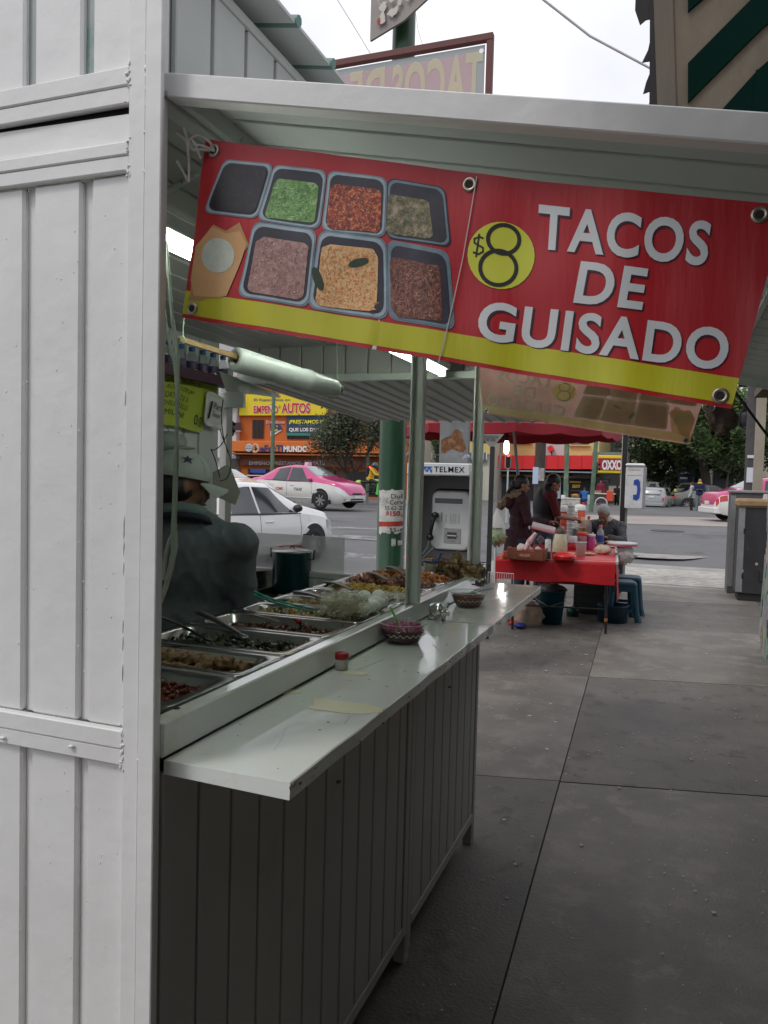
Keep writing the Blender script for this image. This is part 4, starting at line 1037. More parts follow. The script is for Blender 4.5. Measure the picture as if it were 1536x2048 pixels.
prof = [(r_*.86, z*Lr/.42) for r_, z in prof]+[(.0305,Lr*.97),(.027,Lr),(.01,Lr)]
T = Matrix((x, y_, d)).transposed().to_4x4()
mb.lathe(prof, ra+dz, 40, 0, T)
mb.v = [tuple(Vector(v)+.0012*Vector((noise.noise(Vector(v)*25), noise.noise(Vector(v)*25+Vector((5,0,0))), noise.noise(Vector(v)*25+Vector((0,9,0)))))) for v in mb.v]
obj('rolled_film', mb, film, roll)
obj('core_hole', MB().cone(ra+dz+d*.003, ra+dz+d*.0035, .020, .020, 24), blackm, roll)
def fl(a, b):
    s0 = atD(438,742,2.03).lerp(atD(560,790,2.08), a); s1 = atD(452,782,2.03).lerp(atD(560,796,2.08), a)
    return s0.lerp(s1, b)+Vector((0,.006*math.sin(a*9),0))
obj('loose_film', MB().grid(fl, 14, 8), M('loose_film', (.34,.36,.33), .35, var=.1, transl=.3), roll)
# --- on the back wall: menu, tray, water bottles, wires
XW = -1.875
def wq(tl_, tr_, br_, bl_, x=XW):
    return quadfn(at(*bl_, x=x), at(*br_, x=x), at(*tr_, x=x), at(*tl_, x=x))
mn = thing('menu_card', 'lime green handwritten menu card on the back wall', 'menu', at(370,810,x=XW))
fq = wq((318,742),(436,772),(404,864),(322,850))
def bulge(f, o): return lambda a, b: f(a, b)+Vector((o+.02*math.sin(math.pi*a)*(.6), 0, .004*math.sin(6*a)))
obj('card', MB().grid(bulge(fq, 0), 16, 12), M('card_lime', (.48,.56,.06), .5, var=.05, transl=.2), mn)
for s, tl_, tr_, br_, bl_ in (('-TORTA DE CARNE', (338,752),(414,770),(410,777),(335,762)), ('-ROLLO DE JAMON', (331,768),(400,784),(396,794),(329,778)), ('TORTA DE PAPA', (324,782),(387,797),(385,808),(323,793)),
                              ('CHILE RELLENO', (323,799),(386,813),(385,823),(322,809)), ('-MILANESA', (323,817),(376,827),(375,837),(323,828)), ('10.00', (380,830),(404,834),(402,856),(380,850))):
    ff = bulge(wq(tl_, tr_, br_, bl_, x=XW+.003), .0015)
    obj('lettering', text_on(MB(), s, ff, shear=.25, bold=.0), marker, mn)
tr_t = thing('tray_lid', 'white foam tray with handwriting hung beside the menu card', 'tray', at(425,820,x=XW))
tc_ = at(428,822,x=XW+.02); ty = (at(447,822,x=XW+.02)-at(411,822,x=XW+.02)); 
w_ = ty.length; h_ = abs(at(428,788,x=XW+.02).z-at(428,856,x=XW+.02).z)
T = Matrix.Translation(tc_) @ Matrix.Rotation(R(90), 4, 'Z') @ Matrix.Rotation(R(90), 4, 'X') @ Matrix.Rotation(R(-8), 4, 'Z')
foam = M('foam_white', (.62,.62,.60), .6, var=.04)
mb = MB(); rings = []
for dw, dz_ in ((0,0),(0,.004),(.006,.006),(.012,.001)): rings.append([T @ Vector((x, y, dz_)) for x, y in rrect(w_-2*dw, h_-2*dw, .022, 5)])
nn = len(rings[0]); mb.add([p for r_ in rings for p in r_], [(k*nn+i, k*nn+(i+1) % nn, (k+1)*nn+(i+1) % nn, (k+1)*nn+i) for k in range(3) for i in range(nn)], 0, True); mb.add(rings[-1], [tuple(range(nn))])
obj('tray_shell', mb, foam, tr_t)
for s, x0_, x1_, z0_, z1_ in (('1', -.034,-.014,-.035,.03), ('Para', -.010,.03,.006,.03), ('llevar', -.012,.028,-.022,-.002)):
    obj('lettering', text_on(MB(), s, lambda a, b: T @ Vector((x0_*w_/.09+(x1_-x0_)*w_/.09*a, (z0_+(z1_-z0_)*b)*h_/.12, .0075)), shear=.2), marker, tr_t)
shf = thing('bottle_shelf', 'narrow shelf carrying a row of water bottles high on the back wall', 'shelf', at(380,760,x=-1.85))
zs = at(385,745,x=-1.80).z
obj('board', MB().box(-1.895, -1.76, 1.1, 3.0, zs-.02, zs, ch=.002), M('board_dark', (.06,.045,.04), .6), shf)
obj('label_strip', MB().box(-1.759, -1.756, 1.1, 2.95, zs-.035, zs+.004), M('strip_maroon', (.06,.02,.04), .5, var=.3, vs_=25), shf)
for k in range(11):
    y = 2.86-k*.075
    t = thing('water_bottle', 'clear water bottle with blue cap, %s from the far end of the high shelf' % 'first second third fourth fifth sixth seventh eighth ninth tenth eleventh'.split()[k], 'bottle', (-1.81, y, zs), group='water bottles on the high shelf')
    obj('bottle_wall', MB().lathe([(.001,0),(.020,0),(.021,.006),(.021,.055),(.018,.07),(.0105,.082),(.0102,.086)], (-1.81,y,zs), 18), gmat('bottle_clear', (.30,.34,.38), .35), t)
    obj('cap', MB().lathe([(.012,.085),(.0125,.086),(.0125,.099),(.0115,.101),(.001,.101)], (-1.81,y,zs), 18), M('cap_blue', (.01,.09,.26), .4), t)
    obj('wrapper', MB().lathe([(.0215,.018),(.0215,.045)], (-1.81,y,zs), 18), M('wrapper_dark', (.08,.05,.12), .5, var=.3, vs_=40), t)
wm2 = MB()
for pts in ([(440,858),(447,880),(455,900),(462,925),(455,955),(440,962)], [(455,868),(442,890),(428,900),(422,898)], [(422,898),(432,925),(440,955)], [(446,800),(443,840),(448,878),(456,905)]):
    rr_ = rope([atD(u, v, 2.9) for u, v in pts], .0018, 6); b = len(wm2.v); wm2.v += rr_.v; wm2.f += [[i+b for i in f] for f in rr_.f]; wm2.m += rr_.m; wm2.sm += rr_.sm
solo('electric_wire', wm2, blackm, 'black electric wire with taped joints dangling beside the foam tray', 'wire')
# bracket board and cardboard seen against the street, far left corner
solo('angle_board', MB().box(-2.02,-1.80, 3.02,3.035, 1.835,1.905, ch=.002), white_d, 'short horizontal metal board fixed across the far left corner', 'board')
cbq = quadfn(atD(424,1000,2.95), atD(462,1012,2.95), atD(455,925,2.95), atD(415,945,2.95))
cbm = M('cardboard_grey', (.34,.33,.29), .7)
cbp = [atD(u, v, 2.95) for u, v in ((425,945),(457,927),(480,985),(470,1010),(425,990))]
mb = MB(); back = [p+Vector((0,.004,0)) for p in cbp]; n5 = len(cbp)
mb.add(cbp+back, [tuple(range(n5))[::-1], tuple(range(n5, 2*n5))]+[(i,(i+1)%n5,n5+(i+1)%n5,n5+i) for i in range(n5)])
solo('cardboard_flap', mb, cbm, 'folded grey cardboard flap hanging in front of the street beside the vendor', 'cardboard')
# ================================================================== people
skin = M('skin', (.26,.13,.08), .5, var=.06, vs_=20); skin_d = M('skin_dark', (.17,.085,.055), .5, var=.06, vs_=20)
hair_b = M('hair_black', (.009,.008,.008), .42, var=.2, vs_=80, bump=.002, bs=220); hair_g = M('hair_grey', (.30,.29,.28), .6, var=.3, vs_=60, bump=.002, bs=200)
def cloth(n, c, **k): return M(n, c, .82, var=.13, vs_=14, bump=.003, bs=28, **k)
def V3(p): return Vector(p)
def person(label, loc, rz, h=1.68, group=None, J=None, top=None, legs=None, shoe=None, hair=None, sk=None, voxel=.014, sleeve='long', build=1., vis_hands=False, face=True, cat='person', hairstyle='short', extra=None, skirt=False, coat=None):
    """one continuous body; clothes and hair follow it as parts. Local frame: +Y is where the chest faces"""
    t = thing('person', label, cat, loc, rz, group, scale=h/1.70)
    sk = sk or skin
    j = dict(head=(0,.02,1.575), neck=(0,-.005,1.45), chest=(0,0,1.26), pelvis=(0,0,.95),
             sL=(-.185,0,1.39), eL=(-.235,-.01,1.12), wL=(-.215,.09,.88), sR=(.185,0,1.39), eR=(.235,-.01,1.12), wR=(.215,.09,.88),
             hL=(-.09,0,.91), kL=(-.10,.02,.50), aL=(-.10,-.02,.08), hR=(.09,0,.91), kR=(.10,.02,.50), aR=(.10,-.02,.08), gaze=0., nod=0.)
    if J: j.update(J)
    P = {k: (Vector(v) if isinstance(v, tuple) else v) for k, v in j.items()}
    HR = (Euler((P['nod'], 0, P['gaze'])).to_matrix()).to_4x4()
    hd = P['head']
    def H(x, y, z): return hd + HR @ Vector((x, y, z))
    b = MB(); n = 14
    b.ell(hd+HR @ Vector((0,-.012,.02)), (.074,.092,.093), 18, 12, 0, HR)            # skull
    b.ell(H(0,.022,-.045), (.056,.062,.062), 16, 10, 0, HR)                        # face
    b.ell(H(0,.050,-.088), (.026,.026,.022), 12, 8, 0, HR)                         # chin
    b.cone(H(0,.088,.004), H(0,.104,-.034), .008, .013, 8); b.ell(H(0,.100,-.036), (.016,.012,.010), 8, 6, 0, HR)
    b.ell(H(0,.078,.022), (.045,.014,.010), 10, 6, 0, HR)                           # brow
    b.ell(H(0,.082,-.062), (.022,.012,.008), 10, 6, 0, HR)                          # lips
    for s in (1,-1):
        b.ell(H(s*.074,-.012,-.012), (.010,.018,.030), 8, 8, 0, HR)                 # ears
        b.ell(H(s*.04,.055,-.035), (.022,.022,.022), 8, 8, 0, HR)
    b.cone(P['neck']-Vector((0,.0,.06)), hd+HR @ Vector((0,-.02,-.05)), .058*build, .052, 14)
    ch, pv_ = P['chest'], P['pelvis']; up = (P['neck']-pv_).normalized()
    def torso(mb, g, w=1.):
        ax = (P['sR']-P['sL']).normalized(); T = frame((0,0,0), ax, up.cross(ax))
        T3 = T.to_3x3().to_4x4()
        mb.ell(ch+up*.04, (.165*build*w+g, .115*build+g, .20+g), 20, 14, 0, T3); mb.ell(pv_+up*.02, (.155*build+g, .115*build+g, .14+g), 20, 12, 0, T3)
        mb.ell(ch-up*.14, (.145*build*w+g, .108*build+g, .16+g), 20, 12, 0, T3)
        mb.cone(P['sL'].lerp(P['sR'], .10)+Vector((0,0,-.01)), P['sL'].lerp(P['sR'], .90)+Vector((0,0,-.01)), .072+g, .072+g, 16)
        for s in ('L','R'):
            mb.cone(P['neck']-up*.03, P['s'+s]+Vector((0,0,.012)), .050+g, .045+g, 14)
            mb.ell(P['s'+s], .062+g, 14, 10)
    torso(b, 0)
    for s in ('L','R'):
        b.cone(P['s'+s], P['e'+s], .053*build, .040, n); b.ell(P['e'+s], .041, 12, 8); b.cone(P['e'+s], P['w'+s], .040, .026, n)
        b.cone(P['h'+s], P['k'+s], .083*build, .054, n); b.ell(P['k'+s], .055, 12, 8); b.cone(P['k'+s], P['a'+s], .052, .036, n)
        d = Vector((0,1,0)) if not P.get('toe'+s) else P['toe'+s]
        b.cone(P['a'+s]-Vector((0,0,.035)), P['a'+s]+d*.15-Vector((0,0,.05)), .036, .028, n)
        hv = (P['w'+s]-P['e'+s]).normalized()
        if P.get('hd'+s) is not None: hv = Vector(P['hd'+s]).normalized()
        pc = P['w'+s]+hv*.05; side = hv.cross(Vector((0,0,1)))
        if side.length < .2: side = Vector((0,1,0))
        side.normalize(); nn = side.cross(hv).normalized()
        if vis_hands:
            Tm = Matrix((side, hv, nn)).transposed().to_4x4()
            b.ell(pc, (.038,.048,.016), 14, 10, 0, Tm)
            curl = -1
            for i, (off, ln) in enumerate(((-.028,.062),(-.010,.074),(.010,.070),(.028,.055))):
                r0 = pc+hv*.036+side*off; r1 = r0+hv*ln*.5+nn*curl*ln*.15; r2 = r1+hv*ln*.32+nn*curl*ln*.4
                b.cone(r0, r1, .0098, .009, 8); b.ell(r1, .0095, 8, 6); b.cone(r1, r2, .009, .0075, 8); b.ell(r2, .0078, 8, 6)
            sg = -1 if s == 'L' else 1
            r0 = pc-side*sg*.03-hv*.02; r1 = r0-side*sg*.022+hv*.03+nn*curl*.012; r2 = r1+hv*.028+nn*curl*.012
            b.cone(r0, r1, .0125,.0105, 8); b.ell(r1,.0108,8,6); b.cone(r1, r2, .0105,.008, 8); b.ell(r2,.0085,8,6)
        else: b.ell(pc, (.036,.05,.02), 10, 8, 0, Matrix((side, hv, nn)).transposed().to_4x4())
    body = remeshed(b, 'body', [sk], voxel if not vis_hands else min(voxel, .009), 3)
    obj('body', body, None, t, local=True)
    if top:
        m_ = MB(); torso(m_, .014)
        for s in ('L','R'):
            e = P['e'+s]; w = P['w'+s]
            m_.cone(P['s'+s], e, .062*build, .047, 16)
            if sleeve == 'long': m_.ell(e, .053, 12, 8); m_.cone(e, w, .052, .038, 16)
            elif sleeve == 'rolled': m_.ell(e, .047, 12, 8); m_.cone(e, e.lerp(w,.3), .049, .052, 16)
            elif sleeve == 'none': pass
        if coat: m_.cone(pv_+up*.06, pv_-up*coat, .165*build, .185*build, 22)
        else: m_.cone(pv_+up*.08, pv_-up*.04, .162*build, .166*build, 22)
        cm = remeshed(m_, 'shirt', [top], voxel*.9, 12 if sleeve == 'rolled' else 3)
        for v in cm.vertices:
            c = v.co; k = noise.noise(Vector((c.x*9, c.y*9, c.z*5)))+.6*noise.noise(Vector((c.x*20+3, c.y*20, c.z*13)))
            f_ = noise.noise(Vector((c.x*16+c.z*9, c.y*16, c.z*11-c.x*6)))
            v.co = c + v.normal*(.006*k+.006*(1-abs(f_)*4 if abs(f_) < .25 else 0))
        obj('coat' if coat else 'shirt', cm, None, t, local=True)
    if legs:
        m_ = MB(); m_.ell(pv_-up*.01, (.150*build+.008, .118*build, .13), 20, 12)
        for s in ('L','R'):
            m_.cone(P['h'+s], P['k'+s], .098*build, .070, 16); m_.ell(P['k'+s], .070, 12, 8); m_.cone(P['k'+s], P['a'+s]+Vector((0,0,.0)), .068, .058, 16)
        tm = remeshed(m_, 'trousers', [legs], voxel, 3)
        obj('trousers', tm, None, t, local=True)
    for s in ('L','R'):
        d = Vector((0,1,0)) if not P.get('toe'+s) else P['toe'+s]
        a = P['a'+s]; m_ = MB(); m_.ell(a+d*.055-Vector((0,0,.035)), (.046,.135,.045), 16, 10)
        m_.v = [(x, y, max(z, a.z-.078)) for x, y, z in m_.v]
        obj('shoe', m_, shoe or M('shoe_black', (.02,.02,.02), .5), t, local=True)
    if hair:
        m_ = MB()
        m_.ell(H(0,-.024,.034), (.082,.094,.090), 18, 12, 0, HR); m_.ell(H(0,-.050,-.012), (.074,.060,.075), 16, 10, 0, HR)
        if hairstyle == 'tied': m_.cone(H(0,-.10,-.02), H(0,-.15,-.13), .035, .02, 12); m_.ell(H(0,-.11,-.02), .036, 12, 8); m_.cone(H(0,-.15,-.12), H(0,-.15,-.22), .022,.012,10)
        hm = remeshed(m_, 'hair', [hair], max(.008, voxel*.7), 2)
        # the hairline: drop faces over the face
        bm = bmesh.new(); bm.from_mesh(hm); inv = HR.inverted()
        kill = [f for f in bm.faces if (lambda q: q.y > .052 and q.z < .055-(0 if abs(q.x) < .05 else .02))(inv @ (f.calc_center_median()-hd))]
        bmesh.ops.delete(bm, geom=kill, context='FACES'); bm.to_mesh(hm); bm.free()
        obj('hair', hm, None, t, local=True)
    if face:
        for s in (1,-1):
            obj('eye', MB().ell(H(s*.030,.079,.004), (.011,.006,.006), 10, 8, 0, HR), M('eye_dark', (.015,.012,.01), .2, var=0), t, local=True)
        obj('mouth', MB().ell(H(0,.092,-.062), (.020,.004,.003), 10, 6, 0, HR), M('lip', (.20,.07,.06), .5, var=0), t, local=True)
    return t, P, H, HR

# --- the vendor inside the stand, seen from behind
vd = M('vendor_shirt', (.10,.118,.132), .8, var=.14, vs_=9, bump=.0035, bs=22)
vc = atD(366, 1200, 2.56); vloc = Vector((vc.x, vc.y, .0))
vrz = R(24)
t, P, H, HR = person('vendor in grey green shirt and pale cap inside the stand, back turned to us', vloc, vrz, 1.625, top=vd, legs=cloth('vendor_trousers', (.015,.017,.02)), hair=None, sk=skin_d, sleeve='rolled', build=.95,
    J=dict(head=(-.015,.03,1.575), gaze=R(-58), nod=R(-8), sL=(-.18,0,1.37), sR=(.18,0,1.37), eL=(-.275,.02,1.11), wL=(-.20,.24,1.10), eR=(.212,.03,1.10), wR=(.13,.24,1.10)), voxel=.012, face=True)
m_ = MB(); m_.ell(H(0,-.03,-.015), (.080,.080,.070), 16, 10, 0, HR)
obj('hair', m_, hair_b, t, local=True)
capm = M('cap_cloth', (.30,.33,.30), .75, var=.06, vs_=12, bump=.0012, bs=120)
cm = MB()
def capf(a, b):
    th = 2*math.pi*a; ph = b*R(97)
    return H(.089*math.sin(ph)*math.cos(th), -.008+.106*math.sin(ph)*math.sin(th), .030+.088*math.cos(ph)*(1.02 if math.sin(th) > 0 else 1))
cm.grid(capf, 36, 14, flip=True)
obj('cap_crown', cm, capm, t, local=True)
def brim(a, b):
    x = (a-.5)*2; th = x*R(62); r0 = 1.0; y = .092*math.cos(th); xx = .086*math.sin(th)
    ext = b*.085*(1-.30*x*x)
    return (xx*(1+.12*b), -.008+y+ext, .018-.030*x*x*(.3+b) - .012*b)
bm_ = MB(); bm_.grid(lambda a, b: H(*brim(a, b)), 20, 8, flip=True); bm_.grid(lambda a, b: H(*(Vector(brim(a, b))-Vector((0,0,.004)))), 20, 8)
obj('cap_brim', bm_, capm, t, local=True)
star = []
for i in range(10):
    r_ = .022 if i % 2 == 0 else .009; a = R(90+36*i); star.append((r_*math.cos(a), r_*math.sin(a)))
def on_cap(lon, lat, x, y, lift):
    ph = R(lat)-y/.1; th = R(lon)+x/(.1*math.sin(R(lat)))
    return H((.089+lift)*math.sin(ph)*math.cos(th), -.008+(.106+lift)*math.sin(ph)*math.sin(th), .030+(.088+lift)*math.cos(ph))
for lon in (-8, 90):
    sp_ = [on_cap(lon, 55, -x, y, .0022) for x, y in star]; ce = on_cap(lon, 55, 0, 0, .0024)
    obj('cap_star', MB().add([ce]+sp_, [(0, 1+i, 1+(i+1) % 10) for i in range(10)]), M('star_navy', (.012,.018,.04), .6, var=0), t, local=True)
for k in range(6):
    th = R(60*k+30); obj('cap_seam', MB().tube([H(.0902*math.sin(R(q))*math.cos(th), -.008+.1072*math.sin(R(q))*math.sin(th), .030+.0892*math.cos(R(q))) for q in range(4, 96, 8)], .0008, 5), M('cap_stitch', (.32,.37,.33), .8, var=0), t, local=True)
# collar and apron strap
def neck_ring(z, rx, ry, dz_front, w, th_, a0=0, a1=360, n=30, off=0):
    mb = MB(); vs = []
    for i in range(n+1):
        a = R(a0+(a1-a0)*i/n); c = Vector((rx*math.cos(a), -.012+off+ry*math.sin(a), z+dz_front*math.sin(a)))
        o = Vector((math.cos(a), math.sin(a), 0))
        vs += [c+o*.012-Vector((0,0,w)), c+o*.0, c-o*th_, c+o*(.012-th_)-Vector((0,0,w))]
    fs = [(i*4+j, i*4+(j+1) % 4, (i+1)*4+(j+1) % 4, (i+1)*4+j) for i in range(n) for j in range(4)]
    return mb.add(vs, fs, 0, True)
obj('collar', neck_ring(1.492, .080, .078, -.022, .045, .005), M('vendor_collar', (.11,.155,.15), .8, var=.08, bump=.001, bs=80), t, local=True)
obj('apron_strap', neck_ring(1.455, .098, .088, -.03, .022, .004, 150, 390, off=-.012), M('strap_navy', (.006,.008,.018), .8), t, local=True)
for s in (1, -1):
    e, w = (P['eR'], P['wR']) if s > 0 else (P['eL'], P['wL'])
    c0 = e.lerp(w, .22); c1 = e.lerp(w, .42)
    obj('cuff', MB().cone(c0, c1, .060, .058, 20), vd, t, local=True)
bs = MB(); bs.tube([(0,-.152,1.36-.03*i+.0) if False else (0.0, -.135-.018*math.sin(i*.45), 1.36-.05*i) for i in range(8)], .0012, 5)
# apron back knot
obj('apron_tie', MB().tube([(-.17,-.06,1.0),(-.08,-.155,1.0),(0,-.172,.995),(.08,-.155,1.0),(.17,-.06,1.0)], .008, 8), M('strap_navy', (.006,.008,.018), .8), t, local=True)
# second cap beyond him at the left edge
c2 = atD(338, 885, 3.0)
t2 = thing('hung_cap', 'pale cap hanging on the back wall behind the vendor', 'cap', c2)
obj('cap_crown', MB().ell(c2, (.07,.07,.045), 20, 12), capm, t2)
obj('cap_brim', MB().ell(c2+Vector((.055,.0,-.02)), (.06,.05,.008), 16, 8), capm, t2)
# ================================================================== pole, phone booth, signs around the stand
polegreen = M('pole_green', (.006,.045,.015), .35, var=.18, vs_=3, dirt=(.01,.04,.02), ds=3, dt=.62, coat=.2)
XP, YP = at(783, 1000, y=6.4).x, 6.4
t = thing('lamp_post', 'thick dark green steel post with torn posters beside the phone booth', 'post', (XP, YP, 0))
obj('shaft', MB().lathe([(.150,0),(.150,.3),(.124,.32),(.119,1.6),(.114,2.6),(.103,4.2),(.088,7.5),(.08,9)], (XP,YP,0), 28), polegreen, t)
obj('base_plate', MB().box(XP-.2, XP+.2, YP-.2, YP+.2, 0.004, .03, ch=.005), polegreen, t)
wx = MB()
def onpole(u, v, r=.1215):
    p = at(u, v, y=YP-.11); dx = max(-r*.98, min(r*.98, p.x-XP)); return Vector((XP+dx, YP-math.sqrt(r*r-dx*dx), p.z))
def wrap(pts, r): return [onpole(u, v, r) for u, v in pts]
def polequad(mb, u0, u1, v0, v1, r, jag=0, n=14, mi=0):
    return mb.grid(lambda a, b: onpole(u0+(u1-u0)*a, (v1+(v0-v1)*b)+jag*noise.noise(Vector((a*9, b*2, u0)))*(abs(b-.5)*2), r), n, 8, mi)
paperw = M('poster_paper', (.50,.49,.45), .7, var=.22, vs_=12, dirt=(.28,.27,.25), ds=9, dt=.55)
obj('poster', polequad(MB(), 757, 812, 980, 1066, .1225, 9), paperw, t)
obj('poster_strip', polequad(MB(), 757, 812, 1043, 1053, .1232, 1), M('poster_red', (.36,.04,.03), .7, var=.3, vs_=20, dirt=(.4,.36,.33), ds=14, dt=.6), t)
def poletext(s, u0, u1, v0, v1, mat, **k):
    obj('lettering', text_on(MB(), s, lambda a, b: onpole(u0+(u1-u0)*a, v1+(v0-v1)*b, .1245), **k), mat, t)
pr_red = M('print_red', (.42,.015,.02), .6, var=0)
poletext('$150,000', 773, 818, 1022, 1034, pr_red, bold=.03); poletext('Dulc', 783, 806, 988, 997, marker); poletext('Cervant', 781, 814, 1000, 1009, marker)
poletext('55-62-28-09', 771, 816, 1012, 1020, marker); poletext('55-62', 780, 808, 1056, 1064, marker)
obj('sticker_remains', polequad(polequad(MB(), 783, 790, 1078, 1092, .1235, 5), 793, 799, 1082, 1091, .1235, 5), paperw, t)
obj('advert_board', (lambda mb: mb)(MB().prism([(0,0),(.0,.9),(1.1,.9),(1.1,.34),(.62,.22),(.33,.075)], frame(at(740,82,y=YP-.17), (.94,-.2,0), (0,0,1)), -.02)), M('board_tan', (.30,.27,.25), .7, var=.12, vs_=4, dirt=(.52,.50,.46), ds=5.5, dt=.58), t)
bd0 = at(740,82,y=YP-.19)
bx = MB(); rd = random.Random(4)
for k in range(11):
    x = rd.uniform(.03,.5); z = .06+x*.33+rd.uniform(.0,.14); T = frame(bd0+Vector((.94*x*.96,-.2*x-.004,z)), (.94,-.2,0), (0,0,1))
    bx.prism([(rd.uniform(.01,.05)*math.cos(q), rd.uniform(.01,.06)*math.sin(q)) for q in (0,.9,1.9,2.9,4,5.1)], T, .002)
obj('torn_paper', bx, M('torn_paper', (.62,.58,.52), .8, var=.2), t, kind='stuff')
bx = MB()
for k, (x, z) in enumerate(((.09,.13),(.36,.34),(.42,.42))):
    T = frame(bd0+Vector((.94*x,-.2*x-.007,z)), (.94,-.2,0), (0,0,1)); bx.prism([(.018*math.cos(q), .03*math.sin(q)) for q in (0,1,2.2,3.1,4.4,5.3)], T, .002)
obj('torn_paper_red', bx, M('torn_red', (.40,.06,.06), .8), t, kind='stuff')

# payphone booth
YT = 5.7
def tx_(u): return at(u, 1000, y=YT).x
xl, xr = at(815,930,y=YT).x, at(941,930,y=YT).x
zt = at(880,926,y=YT).z; zb_ = at(880,951,y=YT).z; z0 = at(880,1112,y=YT).z
tb_ = thing('phone_booth', 'grey public telephone booth with a white header next to the green post', 'phone booth', ((xl+xr)/2, YT, 0))
grey = M('booth_grey', (.17,.17,.165), .55, var=.12, vs_=3, bump=.001, bs=60); booth_w = M('booth_white', (.60,.62,.62), .4, var=.06, dirt=(.4,.4,.38), ds=8, dt=.62)
obj('header', MB().box(xl, xr, YT-.01, YT+.34, zb_, zt, ch=.008), booth_w, tb_)
xr2 = xr+.07
obj('back_wall', MB().box(xl+.02, xr, YT+.30, YT+.33, z0-.3, zb_-.002), grey, tb_)
obj('side_wall', MB().box(xl, xl+.02, YT, YT+.33, z0-.3, zb_-.002, ch=.004), booth_w, tb_)
obj('side_wall', MB().box(xr-.004, xr+.02, YT, YT+.34, z0-.3, zb_+.04, ch=.004), M('booth_poster_side', (.34,.32,.33), .6, var=.3, vs_=9, dirt=(.42,.12,.20), ds=5, dt=.6), tb_)
obj('pedestal', MB().box((xl+xr)/2-.16, (xl+xr)/2+.16, YT+.1, YT+.32, 0, z0-.3, ch=.006), grey, tb_)
obj('lower_box', MB().box(xl, xr, YT+.02, YT+.30, z0-.30, z0-.12, ch=.01), booth_w, tb_)
obj('lettering', text_on(MB(), 'TELMEX', lambda a, b: (lambda l, r, bb, tt: (l+(r-l)*a, YT-.0125, bb+(tt-bb)*b))(at(869,940,y=YT).x, at(930,940,y=YT).x, at(900,944.5,y=YT).z, at(900,933.5,y=YT).z), bold=.012, spacing=1.12), blackm, tb_)
lb = M('logo_blue', (.015,.12,.42), .5, var=0); lg = MB()
la, lb_ = at(842,944,y=YT-.012), at(864,933,y=YT-.012)
def lq(x0, x1, z0_, z1_): lg.box(la.x+(lb_.x-la.x)*x0, la.x+(lb_.x-la.x)*x1, YT-.014, YT-.0115, la.z+(lb_.z-la.z)*z0_, la.z+(lb_.z-la.z)*z1_)
lq(0,1,.8,1); lq(.0,.14,0,.5); lq(.86,1,0,.5)
for x0, x1 in ((.08,.30),(.30,.50),(.50,.70),(.70,.92)):
    zz = (.1,.8) if x0 in (.08,.5) else (.8,.1)
    A = [(la.x+(lb_.x-la.x)*x0, YT-.013, la.z+(lb_.z-la.z)*zz[0]), (la.x+(lb_.x-la.x)*(x0+.12), YT-.013, la.z+(lb_.z-la.z)*zz[0]), (la.x+(lb_.x-la.x)*(x1+.06), YT-.013, la.z+(lb_.z-la.z)*zz[1]), (la.x+(lb_.x-la.x)*(x1-.06), YT-.013, la.z+(lb_.z-la.z)*zz[1])]
    lg.add(A, [(0,1,2,3)])
obj('logo', lg, lb, tb_)
# the telephone itself
yp = YT+.20
pA, pB = at(864,981,y=yp), at(938,1102,y=yp)
pc = (pA+pB)/2; pw, ph = (pB.x-pA.x), (pA.z-pB.z)
T = frame((pc.x, yp+.1, pc.z), (1,0,0), (0,0,1))
def rounded(mb, w, h, r, d0, d1, T, cx=0, cy=0, mi=0, bev=.012):
    n = 6; rings = []
    for dw, z in ((0,d0),(0,d1-bev),(bev*.3,d1-bev*.3),(bev,d1)): rings.append([T @ Vector((x, y, z)) for x, y in rrect(w-2*dw, h-2*dw, max(.002, r-dw*.3), n, cx, cy)])
    k = len(rings[0]); mb.add([p for q in rings for p in q], [(i*k+j, i*k+(j+1) % k, (i+1)*k+(j+1) % k, (i+1)*k+j) for i in range(3) for j in range(k)], mi, True); mb.add(rings[-1], [tuple(range(k))], mi)
    return mb
tele = thing('telephone', 'silver grey public telephone with keypad and black handset inside the booth', 'telephone', (pc.x, yp, z0))
silver = M('phone_silver', (.52,.53,.52), .38, .25, var=.08, vs_=8)
obj('backplate', rounded(MB(), pw+.03, ph+.035, .07, -.02, .045, T), M('phone_black', (.015,.015,.016), .4), tele)
obj('housing', rounded(MB(), pw, ph, .055, .04, .10, T), silver, tele)
def pp_(u, v, d=.101): q = at(u, v, y=yp); return Vector((q.x, yp+.1-d, q.z))
q0_, q1_ = pp_(870,996), pp_(925,1008)
obj('display', MB().box(q0_.x, q1_.x, yp-.004, yp+.002, q1_.z, q0_.z, ch=.002), M('display_grey', (.10,.105,.10), .25), tele)
for k, (u, v) in enumerate([(u, v) for u in (891,900,905,910,917) for v in (1029,1034,1039,1044)]):
    q = pp_(u, v); obj('key', MB().box(q.x-.0075, q.x+.0075, yp-.006, yp+.001, q.z-.006, q.z+.006, ch=.002), M('key_steel', (.6,.6,.6), .3, .8), tele)
a, b = pp_(888,1056), pp_(921,1088)
obj('card_slot', MB().box(a.x, b.x, yp-.004, yp+.002, b.z, a.z, ch=.003), M('slot_frame', (.30,.31,.30), .4, .3, dirt=(.05,.05,.05), ds=30, dt=.56), tele)
a, b = pp_(895,1064), pp_(913,1078)
obj('slot_recess', MB().box(a.x, b.x, yp-.007, yp-.0035, b.z, a.z), M('slot_dark', (.05,.05,.05), .5), tele)
obj('slot_lip', MB().box(a.x, b.x, yp-.012, yp-.007, (a.z+b.z)/2-.006, (a.z+b.z)/2+.004, ch=.002), silver, tele)
hs = MB(); e0, e1 = pp_(874,1030,.15), pp_(864,1074,.15)
